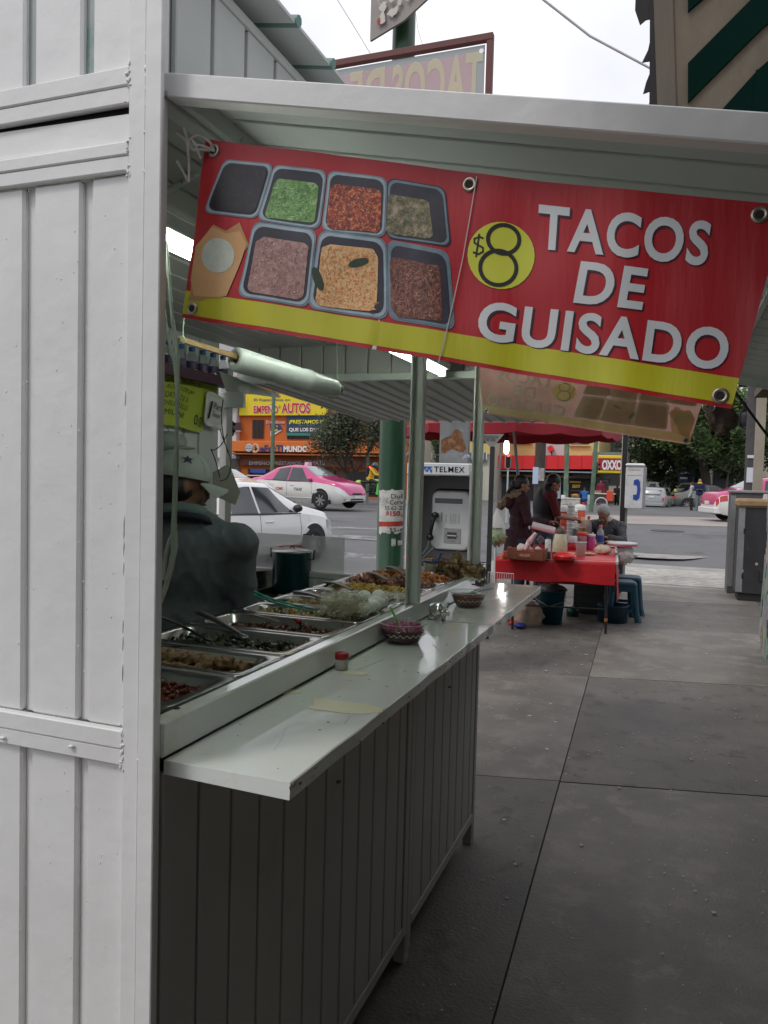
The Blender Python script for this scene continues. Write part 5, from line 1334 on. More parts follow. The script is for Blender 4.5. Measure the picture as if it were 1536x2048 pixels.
hs.tube([e0, e0.lerp(e1,.3)+Vector((0,-.02,0)), e0.lerp(e1,.7)+Vector((0,-.02,0)), e1], [.017,.014,.014,.016], 12); hs.ell(e0, (.032,.026,.026), 16, 10); hs.ell(e1, (.030,.026,.028), 16, 10)
obj('handset', hs, M('handset_black', (.008,.008,.009), .25), tele)
obj('cradle', MB().box(e0.x-.02, e0.x+.04, yp-.02, yp, e0.z-.05, e0.z+.03, ch=.006), silver, tele)
obj('handset_cord', rope([pp_(862,1080,.15), pp_(858,1095,.16), pp_(846,1110,.16), pp_(841,1122,.15), pp_(850,1112,.13), pp_(868,1094,.11)], .0045), M('steel_cord', (.3,.3,.3), .3, .9), tele)
# rusty panel standing above the booth (back of a sign)
YR = 6.05
a, b = at(880,846,y=YR), at(937,926,y=YR)
rs = thing('steel_sign_back', 'galvanised sign back with a big brown rust stain above the phone booth', 'sign', ((a.x+b.x)/2, YR, 0))
obj('plate', MB().box(a.x, b.x, YR, YR+.03, b.z-.35, a.z+.5, ch=.006), M('galvanised', (.20,.205,.205), .5, .4, var=.2, vs_=6, dirt=(.34,.34,.33), ds=7, dt=.6), rs)
ru = MB(); rd = random.Random(3)
pts = [(882,905),(882,880),(892,874),(900,872),(905,866),(911,858),(918,860),(924,866),(925,876),(930,888),(932,898),(926,905),(918,903),(910,900),(902,898),(895,903),(888,907)]
ps_ = [at(u, v, y=YR-.002) for u, v in pts]; cc = sum(ps_, Vector())/len(ps_)
ru.add([cc]+ps_, [(0, 1+(i+1) % len(ps_), 1+i) for i in range(len(ps_))])
obj('rust_stain', ru, M('rust', (.15,.06,.025), .9, var=.35, vs_=30, dirt=(.24,.13,.07), ds=28, dt=.5), rs)
obj('post', MB().cone(((a.x+b.x)/2,YR+.06,0),((a.x+b.x)/2,YR+.06,a.z+.4),.03,.03,12), M('galvanised', (.2,.2,.2)), rs)
tr = MB(); q = at(933,921,y=YT+.1)
for k in range(4): tr.ell(q+Vector((random.uniform(-.03,.03),0,.012+random.uniform(0,.02))), (.022,.018,.015), 9, 7, jit=.9, seed=k)
solo('rubbish', remeshed(tr, 'rubbish', [M('crumpled_bw', (.3,.3,.34), .5, var=.5, vs_=40)], .004, 1), None, 'crumpled black and white wrapper lying on top of the phone booth', 'wrapper')

# frame sign on the roof, seen from behind
YS_ = 3.2
a, b = at(984,68,y=YS_), at(984,215,y=YS_)
sg = thing('roof_sign', 'pink sign seen from behind in a brown frame on the stand roof with mirrored lettering', 'sign', (a.x, YS_, 2.6))
brn = M('frame_brown', (.115,.035,.03), .55, var=.2, vs_=12)
obj('frame_top', MB().box(-2.1, a.x+.004, YS_, YS_+.03, a.z-.018, a.z+.01, ch=.002), brn, sg)
obj('frame_side', MB().box(a.x-.022, a.x+.004, YS_, YS_+.03, 2.3, a.z-.0185, ch=.002), brn, sg)
obj('frame_bottom', MB().box(-2.1, a.x-.0225, YS_, YS_+.03, 2.46, 2.49), brn, sg)
pink = M('sign_pink', (.78,.58,.61), .5, var=.04, vs_=3, transl=.55); edge = M('sign_edge_grey', (.42,.44,.45), .5, var=.04, transl=.5)
obj('sheet_margin', MB().grid(lambda i, j: (-2.08+(a.x-.03+2.08)*i, YS_+.014, 2.5+(a.z-.03-2.5)*j), 10, 4), edge, sg)
obj('printed_sheet', MB().grid(lambda i, j: (-2.08+(a.x-.068+2.08)*i, YS_+.0125, 2.5+(a.z-.058-2.5)*j), 10, 4), pink, sg)
ly = M('sign_letters', (.82,.78,.60), .5, var=.03, transl=.55)
qa = [at(u, v, y=YS_+.0115) for u, v in ((962,196),(706,166),(706,132),(962,100))]
for s, u0, u1 in (('TACOS', 964, 782), ('DE', 768, 698)):
    L0 = at(u0, 150, y=YS_).x; L1 = at(u1, 150, y=YS_).x; ztop = at(950,100,y=YS_).z; zbot = at(950,203,y=YS_).z
    if s == 'DE': pass
    obj('lettering', text_on(MB(), s, lambda i, j: (L0+(L1-L0)*i, YS_+.011, zbot+(ztop-zbot)*j), bold=.03, spacing=1.08), ly, sg)
obj('sheet_hole', MB().cone((a.x-.045,YS_+.010,a.z-.055),(a.x-.045,YS_+.0105,a.z-.055),.010,.010,16), M('hole_white', (.9,.9,.9), .6, var=0), sg)

# cables overhead
for k, (pts, r_) in enumerate(((((675,0),(705,48),(740,106)),.008), (((1080,-6),(1180,72),(1300,136)),.022), (((828,0),(836,60),(846,92)),.006))):
    D = 14
    solo('cable', MB().tube([atD(u, v, D) for u, v in pts], r_, 6), M('cable_pale', (.62,.58,.60), .6), ['thin cable crossing the sky behind the roof sign', 'thick pale cable sagging across the sky towards the striped canopy', 'short thin wire hanging beside the green post'][k], 'cable')

# neighbouring kiosk on the right: striped canopy, wall covered with old posters
kt = thing('striped_canopy', 'brown canopy with dark green diagonal stripes and a scalloped edge over the right kiosk', 'canopy', (.6, 2.9, 2.2))
tan = M('canopy_brown', (.12,.098,.072), .95, var=.35, vs_=7, bump=.004, bs=18, stretch=(1,1,.35)); dg = M('canopy_green', (.003,.014,.011), .95, var=.15, ior=1.08)
YK = 2.6
cx0 = at(1305,230,y=YK).x
obj('fascia', MB().box(cx0, 1.6, YK, YK+.03, 2.0, 3.6), tan, kt)
def kq(pts, mat, off, name='stripe'):
    P_ = [at(u, v, y=YK-off) for u, v in pts]; B_ = [p+Vector((0,off-.001,0)) for p in P_]; n_ = len(P_)
    obj(name, MB().add(P_+B_, [tuple(range(n_))[::-1]]+[(i,(i+1)%n_,n_+(i+1)%n_,n_+i) for i in range(n_)]), mat, kt)
kq([(1376,126),(1540,-40),(1620,-70),(1620,-20),(1525,55),(1376,204)], dg, .012)
kq([(1376,22),(1376,-60),(1470,-60)], dg, .012)
kq([(1380,290),(1515,140),(1560,100),(1560,200),(1430,330)], dg, .012)
kq([(1502,235),(1512,140),(1538,130),(1545,235)], dg, .016)
kq([(1306,-30),(1345,-30),(1355,310),(1318,310)], M('canopy_trim', (.095,.08,.062), .85, var=.3, vs_=8, bump=.003, bs=20, stretch=(1,1,.2)), .008, 'trim')
kq([(1300,-40),(1308,-40),(1318,310),(1298,310)], M('canopy_edge', (.02,.017,.018), .9), .006, 'edge')
for q in ([(1302,-60),(1272,-30),(1270,20),(1280,50),(1292,40),(1302,38)], [(1302,72),(1296,100),(1284,125),(1302,122)], [(1302,140),(1292,165),(1286,188),(1302,182)], [(1300,196),(1294,230),(1290,300),(1302,300)]):
    kq(q, M('canopy_edge', (.02,.017,.018), .9), .004, 'scallop')
obj('roof_slab', MB().box(.38, 2.2, .75, YK-.04, 2.42, 2.47), tan, kt); obj('roof_slab', MB().box(-.30, 2.2, -5, .74, 2.42, 2.47), tan, kt)  # second slab is unseen, added above the camera to darken the near pavement
obj('roof_slab', MB().box(.62, 2.6, YK+.04, 7.4, 2.3, 2.36), tan, kt)
# dark underside seen right of the banner
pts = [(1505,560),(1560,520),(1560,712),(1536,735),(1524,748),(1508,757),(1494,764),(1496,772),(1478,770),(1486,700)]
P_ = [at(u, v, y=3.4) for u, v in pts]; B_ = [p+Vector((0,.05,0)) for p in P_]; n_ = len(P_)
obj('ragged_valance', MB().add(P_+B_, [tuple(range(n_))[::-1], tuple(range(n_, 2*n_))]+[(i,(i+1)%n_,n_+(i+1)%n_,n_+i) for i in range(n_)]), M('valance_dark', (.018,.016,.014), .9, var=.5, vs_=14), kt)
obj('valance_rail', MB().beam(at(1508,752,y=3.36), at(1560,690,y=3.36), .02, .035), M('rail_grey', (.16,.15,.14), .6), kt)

wl = thing('poster_wall', 'kiosk wall at the right edge layered with torn green, white and yellow posters', 'wall', (1.0, 5, 0))
wall_m = M('kiosk_wall', (.13,.12,.11), .8, var=.2, vs_=3)
Y1 = at(1505,1292,z=0); XWL = .882
obj('wall_panel', MB().box(XWL, XWL+.12, -3, 8.05, 0.002, 2.29), wall_m, wl)
obj('wall_end', MB().box(XWL+.002, 1.8, 8.0505, 8.1, 0.002, 2.29), wall_m, wl)
rd = random.Random(8)
pal = [M('scrap_mint', (.22,.33,.28), .8, var=.25, vs_=10), M('scrap_white', (.36,.35,.32), .8, var=.25, vs_=10), M('scrap_yellow', (.36,.31,.09), .8, var=.2, vs_=10), M('scrap_mauve', (.30,.24,.29), .8, var=.2), M('scrap_dark', (.05,.06,.06), .8)]
scr = [MB() for _ in pal]
for k in range(760):
    y = rd.uniform(2.5, 8.03) if k < 420 else rd.uniform(7.55,8.06); z = rd.uniform(.05, 1.62); s_ = rd.uniform(.03,.11); k_ = rd.choice((0,0,0,1,3,4)) if z > .85 else rd.choice((1,1,1,2,0,4,3,0))
    T = frame((XWL-.002-.00005*k-(.012*rd.random() if z < .8 else 0), y, z), (0,-1,rd.uniform(-.15,.15)), (.03*rd.uniform(-1,1),rd.uniform(-.1,.1),1))
    scr[k_].prism([(s_*rd.uniform(.4,1.1)*math.cos(q), s_*rd.uniform(1.4,3.6)*math.sin(q)) for q in (0,.9,1.8,2.7,3.6,4.5,5.4)], T, rd.uniform(.003,.012))
for mb_, mt in zip(scr, pal): obj('torn_poster', mb_, mt, wl, kind='stuff')
pq = at(1510,900,y=13.2).x
obj('pilaster', MB().box(pq, pq+.13, 13.2, 13.35, .0, 3.6), M('pilaster_tan', (.30,.26,.20), .8, var=.15), wl)

# cloth bundle tied under the banner corner, dark strap, traffic signal far right
cb_ = MB(); D = 1.6
for (u, v, rx, rz_) in ((1440,822,.028,.02),(1450,840,.024,.028),(1445,860,.012,.012),(1428,828,.012,.02)): cb_.ell(atD(u, v, D), (rx,.02,rz_), 14, 10, jit=.4, seed=u)
cb_.cone(atD(1415,812,D), atD(1424,862,D), .008,.004, 8); cb_.cone(atD(1420,820,D), atD(1436,872,D), .007,.004, 8)
bun = thing('cloth_bundle', 'brown cloth bundle tied beneath the right corner of the red banner', 'cloth', atD(1445,840,D))
obj('bundle', remeshed(cb_, 'bundle', [M('cloth_brown', (.16,.115,.095), .85, var=.25, vs_=40, bump=.003, bs=90)], .003, 2), None, bun)
obj('steel_ring', MB().tube([atD(1418+12*math.cos(i*.45), 812+13*math.sin(i*.45), D-.02) for i in range(15)], .0022, 6), M('ring_steel', (.6,.62,.62), .25, .9), bun)
solo('strap', MB().beam(atD(1466,778,2.4), atD(1560,905,2.4), .012, .004), blackm, 'dark strap stretched from the banner corner down to the right', 'strap')
nst = thing('closed_kiosk', 'closed dark kiosk standing on the pavement behind the camera', 'kiosk', (.4,-3,0))  # added out of view to keep low light off the near pavement
obj('wall', MB().box(-.45, .89, -4.4, -1.9, .003, 2.35, ch=.01), wall_m, nst); obj('shutter', MB().box(-.35, .8, -1.899, -1.88, .9, 2.1), M('shutter_dull', (.10,.10,.10), .6), nst)  # both parts belong to the added block, no real shutter
# ================================================================== vehicles
tyre_m = M('tyre', (.018,.018,.019), .8, var=.1); rim_m = M('rim_alloy', (.30,.30,.31), .35, .8, var=.1); glass_d = M('car_glass', (.02,.026,.03), .05, var=0, coat=1.)
glass_s = M('car_screen', (.13,.17,.17), .06, var=0, coat=1.); lamp_r = M('lamp_red', (.45,.015,.01), .2, coat=.8); lamp_w = M('lamp_clear', (.62,.66,.68), .12, coat=1.); trim = M('trim_black', (.012,.012,.013), .4)
plate_m = M('number_plate', (.65,.65,.62), .5)
def paint(n, c): return M(n, c, .22, var=.03, vs_=1.2, coat=.9)
def car(label, loc, rz, lower, upper=None, prof='sedan', group=None, L=4.5, W=1.72, H=1.48, roof_sign=None, mirrors=True, scale=1, detail=True, cat='car', name='parked_car'):
    upper = upper or lower
    t = thing(name, label, cat, loc, rz, group, scale)
    if prof == 'sedan':
        tops = [(-1,.50),(-.985,.80),(-.95,.93),(-.80,1.00),(-.64,1.06),(-.40,1.38),(-.12,1.48),(.16,1.455),(.46,1.10),(.60,1.02),(.80,.93),(.92,.82),(.975,.70),(1,.48)]
        belt = [(-1,.46),(-.985,.72),(-.95,.84),(-.6,.93),(0,.90),(.45,.90),(.70,.84),(.9,.74),(.975,.62),(1,.44)]
        cab = (-.60,.46)
    else:
        tops = [(-1,.55),(-.99,1.05),(-.97,1.15),(-.90,1.50),(-.80,1.66),(-.2,1.70),(.22,1.66),(.50,1.20),(.62,1.10),(.85,1.0),(.96,.85),(1,.5)]
        belt = [(-1,.5),(-.985,.95),(-.9,1.06),(0,1.02),(.5,1.0),(.7,.96),(.9,.85),(.98,.7),(1,.45)]
        cab = (-.97,.50)
    hs_ = H/max(z for _, z in tops)
    tx = [a for a, _ in tops]; tz = [b*hs_ for _, b in tops]; bx_ = [a for a, _ in belt]; bz = [b*hs_ for _, b in belt]
    def sm_(x, X, Z):
        return (np.interp(x, X, Z)*2+np.interp(x-.022, X, Z)+np.interp(x+.022, X, Z))/4
    def zt_(x): return float(sm_(x, tx, tz))
    def zb_(x): return float(min(sm_(x, bx_, bz), zt_(x)-.02))
    def wb(x): return float(W/2*np.interp(x, [-1,-.96,-.8,-.4,.5,.8,.93,.985,1], [.60,.86,.955,1,1,.955,.84,.66,.52]))
    def wt(x): return float(W/2*np.interp(x, [-1,-.8,-.62,-.4,-.1,.2,.45,.62,.85,1], [.60,.80,.76,.655,.66,.66,.76,.84,.80,.45]))
    def zlo(x): return float(np.interp(x, [-1,-.9,-.8,.8,.9,1], [.34,.24,.20,.20,.22,.30]))
    xs = np.concatenate([np.linspace(-1,-.9,8), np.linspace(-.88,.88,50), np.linspace(.9,1,8)])
    h2 = L/2
    lo = MB(); hi = MB(); rl = []; rh = []
    for x in xs:
        x = float(x); b = zb_(x); tt = zt_(x); w = wb(x); w2 = min(wt(x), w); z0 = zlo(x); X = x*h2
        rl.append([(X,-w*.86,z0),(X,-w*.97,z0+(b-z0)*.22),(X,-w,z0+(b-z0)*.55),(X,-w*.985,z0+(b-z0)*.8),(X,-w*.955,b)])
        k = tt-b
        rh.append([(X,-w*.955,b),(X,-(w*.94*.5+w2*.5),b+k*.45),(X,-w2*1.01,b+k*.84),(X,-w2*.86,b+k*.96),(X,-w2*.45,tt),(X,0,tt+.006)])
    def skin_(mb, rows, close=False):
        n = len(rows[0]); N_ = len(rows)
        for sg in (1,-1):
            vs = [(p[0], p[1]*sg, p[2]) for r_ in rows for p in r_]
            fs = [((i*n+j), (i*n+j+1), ((i+1)*n+j+1), ((i+1)*n+j)) for i in range(N_-1) for j in range(n-1)]
            if sg > 0: fs = [f[::-1] for f in fs]
            mb.add(vs, fs, 0, True)
    skin_(lo, rl); skin_(hi, rh)
    for r_, f_ in ((0,1),(-1,1)):
        R_ = [*rl[r_]]; lo.add(R_+[(x,-y,z) for x,y,z in R_[::-1]], [tuple(range(2*len(R_)))])
        R_ = [*rh[r_]]; hi.add(R_+[(x,-y,z) for x,y,z in R_[::-1]], [tuple(range(2*len(R_)))])
    lo.add([(xs[0]*h2,-.6,.3),(xs[-1]*h2,-.6,.3),(xs[-1]*h2,.6,.3),(xs[0]*h2,.6,.3)], [(0,1,2,3)])
    def weld(mb, nm, mt):
        me = mesh_of(mb, nm, mt); bm = bmesh.new(); bm.from_mesh(me); bmesh.ops.remove_doubles(bm, verts=bm.verts, dist=.0008); bmesh.ops.recalc_face_normals(bm, faces=bm.faces); bm.to_mesh(me); bm.free(); return me
    obj('lower_body', weld(lo, 'lower_body', lower), None, t, local=True); obj('upper_body', weld(hi, 'upper_body', upper), None, t, local=True)
    def side(x, z, off=.004, s=-1):
        b = zb_(x); tt = zt_(x); w = wb(x); w2 = min(wt(x), w); z0 = zlo(x)
        if z >= b: y = np.interp((z-b)/max(.01, tt-b), [0,.45,.84,.96], [w*.955, (w*.94*.5+w2*.5), w2*1.01, w2*.86])
        else: y = np.interp((z-z0)/(b-z0), [0,.22,.55,.8,1], [w*.86,w*.97,w,w*.985,w*.955])
        return Vector((x*h2, s*(float(y)+off), z))
    def sidepoly(nm, pts, mat, off, nx=14, nz=5):
        """pts: lower-left, lower-right, upper-right, upper-left as (x, fraction from belt to roof)"""
        for s in (-1,1):
            def f(a, b):
                (xa, fa), (xb, fb), (xc, fc), (xd, fd_) = pts
                x = (xa*(1-a)+xb*a)*(1-b)+(xd*(1-a)+xc*a)*b; q = (fa*(1-a)+fb*a)*(1-b)+(fd_*(1-a)+fc*a)*b
                return side(x, zb_(x)+(zt_(x)-zb_(x))*q, off, s)
            obj(nm, MB().grid(f, nx, nz, flip=(s > 0)), mat, t, local=True)
    if prof == 'sedan':
        sidepoly('door_window', [(-.36,.06),(-.07,.05),(-.07,.84),(-.30,.83)], glass_d, .006)
        sidepoly('door_window', [(-.045,.05),(.36,.08),(.155,.84),(-.045,.84)], glass_d, .006)
        sidepoly('window_line', [(-.53,-.01),(.44,-.01),(.44,.05),(-.53,.05)], trim, .003, 20, 1)
    else:
        sidepoly('door_window', [(-.88,.08),(-.48,.06),(-.48,.84),(-.80,.82)], glass_d, .006)
        sidepoly('door_window', [(-.45,.06),(-.06,.06),(-.06,.84),(-.45,.84)], glass_d, .006)
        sidepoly('door_window', [(-.035,.06),(.42,.08),(.20,.82),(-.035,.84)], glass_d, .006)
    def top(x, s, off=.004):
        w2 = min(wt(x), wb(x)); f = abs(s)
        b = zb_(x); tt = zt_(x); k = tt-b
        y = w2*.93*s; z = np.interp(f*.93, [0,.45,.86,1.01], [tt+.006, tt, b+k*.96, b+k*.84])
        return Vector((x*h2, y, float(z)+off))
    if prof == 'sedan': ws = (.185,.44); rw = (-.61,-.40)
    else: ws = (.24,.49); rw = None
    obj('windscreen', MB().grid(lambda a, b: top(ws[0]+(ws[1]-ws[0])*b, (a*2-1), .006)+Vector((.01,0,0)), 14, 6, flip=True), glass_s, t, local=True)
    if rw: obj('rear_window', MB().grid(lambda a, b: top(rw[0]+(rw[1]-rw[0])*b, (a*2-1), .006), 14, 6, flip=True), glass_d, t, local=True)
    else:
        def rwf(a, b):
            x = -.972+.075*b; return Vector((x*h2-.012, (a*2-1)*wt(x)*.88, zb_(-.93)+.07+(zt_(-.88)-zb_(-.93)-.12)*b))
        obj('rear_window', MB().grid(rwf, 8, 4), glass_d, t, local=True)
    # doors, handles, arches, wheels
    xa = (-.60, .595) if prof == 'sedan' else (-.60,.60)
    if detail:
        for x in ((-.42,-.058,.42) if prof == 'sedan' else (-.47,-.05,.45)):
            for s in (-1,1):
                pts = [side(x+(.02*(1-q) if x > .3 else 0), zlo(x)+.06+(zb_(x)-zlo(x)-.07)*q, .002, s) for q in (0,.25,.5,.75,1)]
                obj('door_seam', MB().tube(pts, .004, 5), trim, t, local=True)
        for x in (-.36,.045) if prof == 'sedan' else (-.4,.04):
            for s in (-1,1):
                c = side(x, zb_(x)-.12, .012, s); obj('door_handle', MB().box(c.x-.10, c.x+.09, c.y-.012, c.y+.012, c.z-.014, c.z+.014, ch=.006), lower, t, local=True)
        for s in (-1,1):
            a_ = [side(q, .36, .006, s) for q in np.linspace(-.42,.42,10)]
            obj('rub_strip', MB().tube(a_, .010, 6), lower, t, local=True)
    for x in xa:
        for s in (-1,1):
            y = s*(wb(x)-.0); c = Vector((x*h2, y, .31))
            T = frame(c, (1,0,0), (0,0,1)) if s < 0 else frame(c, (-1,0,0), (0,0,1))   # z axis points outwards
            obj('wheel_arch', MB().prism([(.375*math.cos(q), .375*math.sin(q)+.02) for q in [i*math.pi/12-.12*(0) for i in range(13)]]+[(-.375,-.13),(.375,-.13)], T @ Matrix.Translation((0,0,-.10)), .106), trim, t, local=True)
            lip = [T @ Vector((.385*math.cos(q), .385*math.sin(q)+.02, .004)) for q in [i*math.pi/14 for i in range(15)]]
            obj('arch_lip', MB().tube(lip, .016, 6), lower, t, local=True)
            Tw = T.copy()
            w_ = obj('wheel', MB().lathe([(.19,-.08),(.30,-.085),(.315,-.06),(.315,.00),(.30,.022),(.215,.026),(.20,.018)], c, 30, 0, T.to_3x3().to_4x4()), tyre_m, t, local=True)
            rim = MB().lathe([(.213,.022),(.20,.016),(.185,-.01),(.001,-.03)], c, 24, 0, T.to_3x3().to_4x4())
            r_o = bpy.data.objects.new('rim', mesh_of(rim, 'rim', M('rim_dark', (.05,.05,.05), .5, .3))); col.objects.link(r_o); r_o.parent = w_
            for k in range(7):
                q = k*2*math.pi/7; sp = MB().beam(T @ Vector((.02*math.cos(q), .02*math.sin(q), .004)), T @ Vector((.195*math.cos(q), .195*math.sin(q), .012)), .045, .016, up=Vector((0,s,0)))
                so = bpy.data.objects.new('spoke', mesh_of(sp, 'spoke', rim_m)); col.objects.link(so); so.parent = w_
            hb = bpy.data.objects.new('hub', mesh_of(MB().cone(T @ Vector((0,0,-.01)), T @ Vector((0,0,.02)), .05,.04,14), 'hub', rim_m)); col.objects.link(hb); hb.parent = w_
    if mirrors:
        for s in (-1,1):
            c = side(.385, zb_(.385)+.10, .10, s); obj('door_mirror', MB().ell(c, (.07,.10,.07), 14, 10), upper if upper != lower else trim, t, local=True)
            obj('mirror_arm', MB().beam(c+Vector((0,-s*.03,-.03)), side(.40, zb_(.40)+.03, 0, s), .03,.03), trim, t, local=True)
    # lamps, grille, bumper details
    for s in (-1,1):
        def hl(a, b): x = .80+.175*a; return side(x, zb_(x)-.19+.02*a+(.17-.05*a)*b, .007, s)
        obj('headlight', MB().grid(hl, 10, 4, flip=(s > 0)), lamp_w, t, local=True)
        def tl(a, b): x = -.985+.13*a; return side(x, zb_(x)-.20+.21*b, .007, s)
        obj('tail_light', MB().grid(tl, 8, 4, flip=(s > 0)), lamp_r, t, local=True)
        if prof == 'sedan': obj('fog_light', MB().ell((.965*h2, s*.60, .36), (.03,.05,.04), 10, 8), M('fog_dark', (.25,.25,.25), .3), t, local=True)
    fx_ = h2
    obj('grille', MB().box(fx_-.03, fx_+.012, -.26, .26, .50, .57, ch=.01), trim, t, local=True)
    obj('air_intake', MB().box(fx_-.03, fx_+.012, -.38, .38, .27, .38, ch=.01), trim, t, local=True)
    obj('intake_bar', MB().box(fx_+.010, fx_+.018, -.36, .36, .315, .33), lower, t, local=True)
    obj('front_plate', MB().box(fx_+.012, fx_+.022, -.20, .20, .39, .49), plate_m, t, local=True)
    obj('rear_plate', MB().box(-fx_-.02, -fx_-.004, -.17, .17, .55 if prof == 'sedan' else .78, .66 if prof == 'sedan' else .90), plate_m, t, local=True)
    obj('rear_bumper', MB().box(-fx_-.03, -fx_+.2, -W*.40, W*.40, .26, .46, ch=.03), lower, t, local=True)
    if roof_sign:
        rsn = obj('roof_sign', MB().prism([(-.13,0),(.13,0),(.10,.11),(-.10,.11)], frame((.02,.22,zt_(0.0)+.008), (0,-1,0), (0,0,1)), .14), M('taxi_sign', (.62,.42,.50), .4), t, local=True)
    return t, side, zb_, h2
# orientation helper: heading angle measured so that local +X is the nose
def head(dx, dy): return math.atan2(dy, dx)
whitep = paint('car_white', (.70,.70,.69)); pinkp = paint('taxi_pink', (.52,.045,.19)); taxiw = paint('taxi_white', (.62,.61,.58)); silverp = paint('car_silver', (.30,.32,.33)); darkc = paint('car_dark', (.03,.03,.035)); redc = paint('car_red', (.35,.02,.02))
# white sedan behind the stand: front axle at (632,1068)
zr = gz(-6,11)
fw = atD(627,1089,14.0); hdg = R(77); zr = fw.z-.30
d = Vector((math.cos(hdg), math.sin(hdg), 0)); side_n = Vector((d.y, -d.x, 0))
ctr = fw - d*(.595*2.2*.97) - side_n*.84
car('white saloon car seen behind the splash shield, nose pointing right', (ctr.x, ctr.y, zr), hdg, whitep, L=4.4, W=1.75, H=1.47, scale=.97)
# pink and white taxi crossing
pz_ = .16
fw = atD(641,1000,28.5); hdg = head(.975,-.22)
d = Vector((math.cos(hdg), math.sin(hdg), 0)); sn = Vector((d.y, -d.x, 0))
fwz = fw.z
ctr = fw - d*(.595*2.3*1.08) - sn*.84*1.08
print('taxi', ctr, fw)
tx1, sd1, zb1, hh1 = car('pink and white taxi driving right in front of the orange pawn shop', (ctr.x, ctr.y, fw.z-.31*1.08), hdg, taxiw, pinkp, L=4.6, W=1.74, H=1.50, roof_sign=1, group='pink and white taxis', scale=1.08, cat='taxi', name='taxi')
obj('rear_spoiler', MB().box(-2.28,-2.02,-.62,.62,1.05,1.09,ch=.015), taxiw, tx1, local=True)
for x0, s_, m_ in ((-.22,'CDMX',pr_red),(.14,'TAXI',M('decal_dark', (.06,.05,.06), .5, var=0))):
    for sg_ in (-1,):
        obj('decal', text_on(MB(), s_, lambda a, b: sd1(x0+.15*a-.05, .60+.10*b, .006, sg_), bold=.03), m_, tx1, local=True)
# second taxi at the right, seen from behind its left rear
rwz = at(1424,1000,y=27)
hdg = head(.94,.34)
d = Vector((math.cos(hdg), math.sin(hdg), 0)); sn = Vector((d.y, -d.x, 0))
rr_ = atD(1424,1042,28.5)
ctr = rr_ + d*2.45 + sn*(-.2)
car('pink and white taxi entering behind the grey cabinet at the right', (ctr.x, ctr.y, rr_.z+.0), hdg, paint('taxi_white_b', (.68,.68,.67)), pinkp, L=4.6, W=1.74, H=1.5, roof_sign=1, group='pink and white taxis', scale=1.12, cat='taxi', name='taxi')
# grey SUV and queue of cars in the side street
pv2 = atD(1311,1021,43)
car('dark grey hatchback seen from behind, waiting beside the pay telephone', (pv2.x, pv2.y+2.2, pv2.z), head(.12,1), silverp, prof='suv', L=4.4, W=1.8, H=1.45, scale=.9, group='cars waiting in the side street', name='parked_car')
for k, (u, v, D, mt, lab) in enumerate(((1300,1008,52,whitep,'white car queued beyond the grey hatchback'),(1329,1012,60,redc,'small red car in the side street behind the grey hatchback'),(1340,1012,66,whitep,'white car far along the side street beside the motorcycle officer'),(1368,1013,56,darkc,'dark parked car behind the pedestrians'),(1378,1012,50,M('car_beige', (.25,.22,.17), .3, coat=.5),'beige car parked behind the pedestrian in white'),(1413,1020,46,paint('car_olive', (.12,.13,.11)),'dull green car nose just left of the right taxi'))):
    p = atD(u, v, D); car(lab, (p.x, p.y, p.z), head(.1,1) if k != 5 else head(1,.25), mt, prof='sedan', group='cars waiting in the side street', detail=False, H=1.5)
p = at(470,957,y=19.5)
p = atD(440,1000,30); car('white car with an amber roof light partly hidden behind the vendor', (p.x, p.y, p.z-.25), head(1,-.1), whitep, detail=False, H=1.5, L=4.5)
ab = atD(470,960,29.2); solo('amber_beacon', MB().box(ab.x-.16, ab.x+.16, ab.y-.05, ab.y+.05, ab.z-.03, ab.z+.06, ch=.02), M('beacon_amber', (.8,.22,.01), .3, emit=1.2), 'small glowing amber beacon on the roof of the hidden white car', 'beacon')

# motorcycles
def motorbike(label, loc, rz, col_m, group=None, scale=1):
    t = thing('motorcycle', label, 'motorcycle', loc, rz, group, scale)
    for x in (-.62,.62):
        w = obj('wheel', MB().lathe([(.20,-.05),(.29,-.05),(.30,0),(.29,.05),(.20,.05)], (x,0,.30), 22, 0, Matrix.Rotation(R(90),4,'X')), tyre_m, t, local=True)
    obj('frame', MB().tube([(-.62,0,.32),(-.1,0,.42),(.25,0,.45),(.45,0,.85),(.62,0,.32)], .035, 8), trim, t, local=True)
    obj('engine', MB().box(-.15,.25,-.14,.14,.28,.60,ch=.05), trim, t, local=True)
    obj('fuel_tank', MB().ell((.18,0,.80), (.28,.15,.14), 16, 10), col_m, t, local=True)
    obj('seat', MB().ell((-.28,0,.80), (.36,.14,.07), 16, 8), trim, t, local=True)
    obj('tail', MB().ell((-.62,0,.78), (.16,.12,.10), 12, 8), col_m, t, local=True)
    obj('front_fairing', MB().ell((.52,0,.88), (.14,.16,.17), 14, 10), col_m, t, local=True)
    obj('handlebar', MB().tube([(.30,-.36,1.02),(.40,-.15,1.0),(.42,0,.98),(.40,.15,1.0),(.30,.36,1.02)], .015, 6), trim, t, local=True)
    obj('front_mudguard', MB().ell((.62,0,.60), (.20,.07,.05), 12, 8), col_m, t, local=True)
    return t
ride = dict(head=(0,.10,1.42), neck=(0,.05,1.30), chest=(0,0,1.12), pelvis=(0,-.08,.84), nod=R(-5), sL=(-.19,.03,1.25), eL=(-.27,.22,1.06), wL=(-.30,.45,1.02), sR=(.19,.03,1.25), eR=(.27,.22,1.06), wR=(.30,.45,1.02),
            hL=(-.10,-.05,.80), kL=(-.20,.34,.70), aL=(-.18,.12,.32), hR=(.10,-.05,.80), kR=(.20,.34,.70), aR=(.18,.12,.32))
lime = M('moto_lime', (.42,.62,.12), .35, coat=.5)
D = 33; mp = atD(745,1002,D)
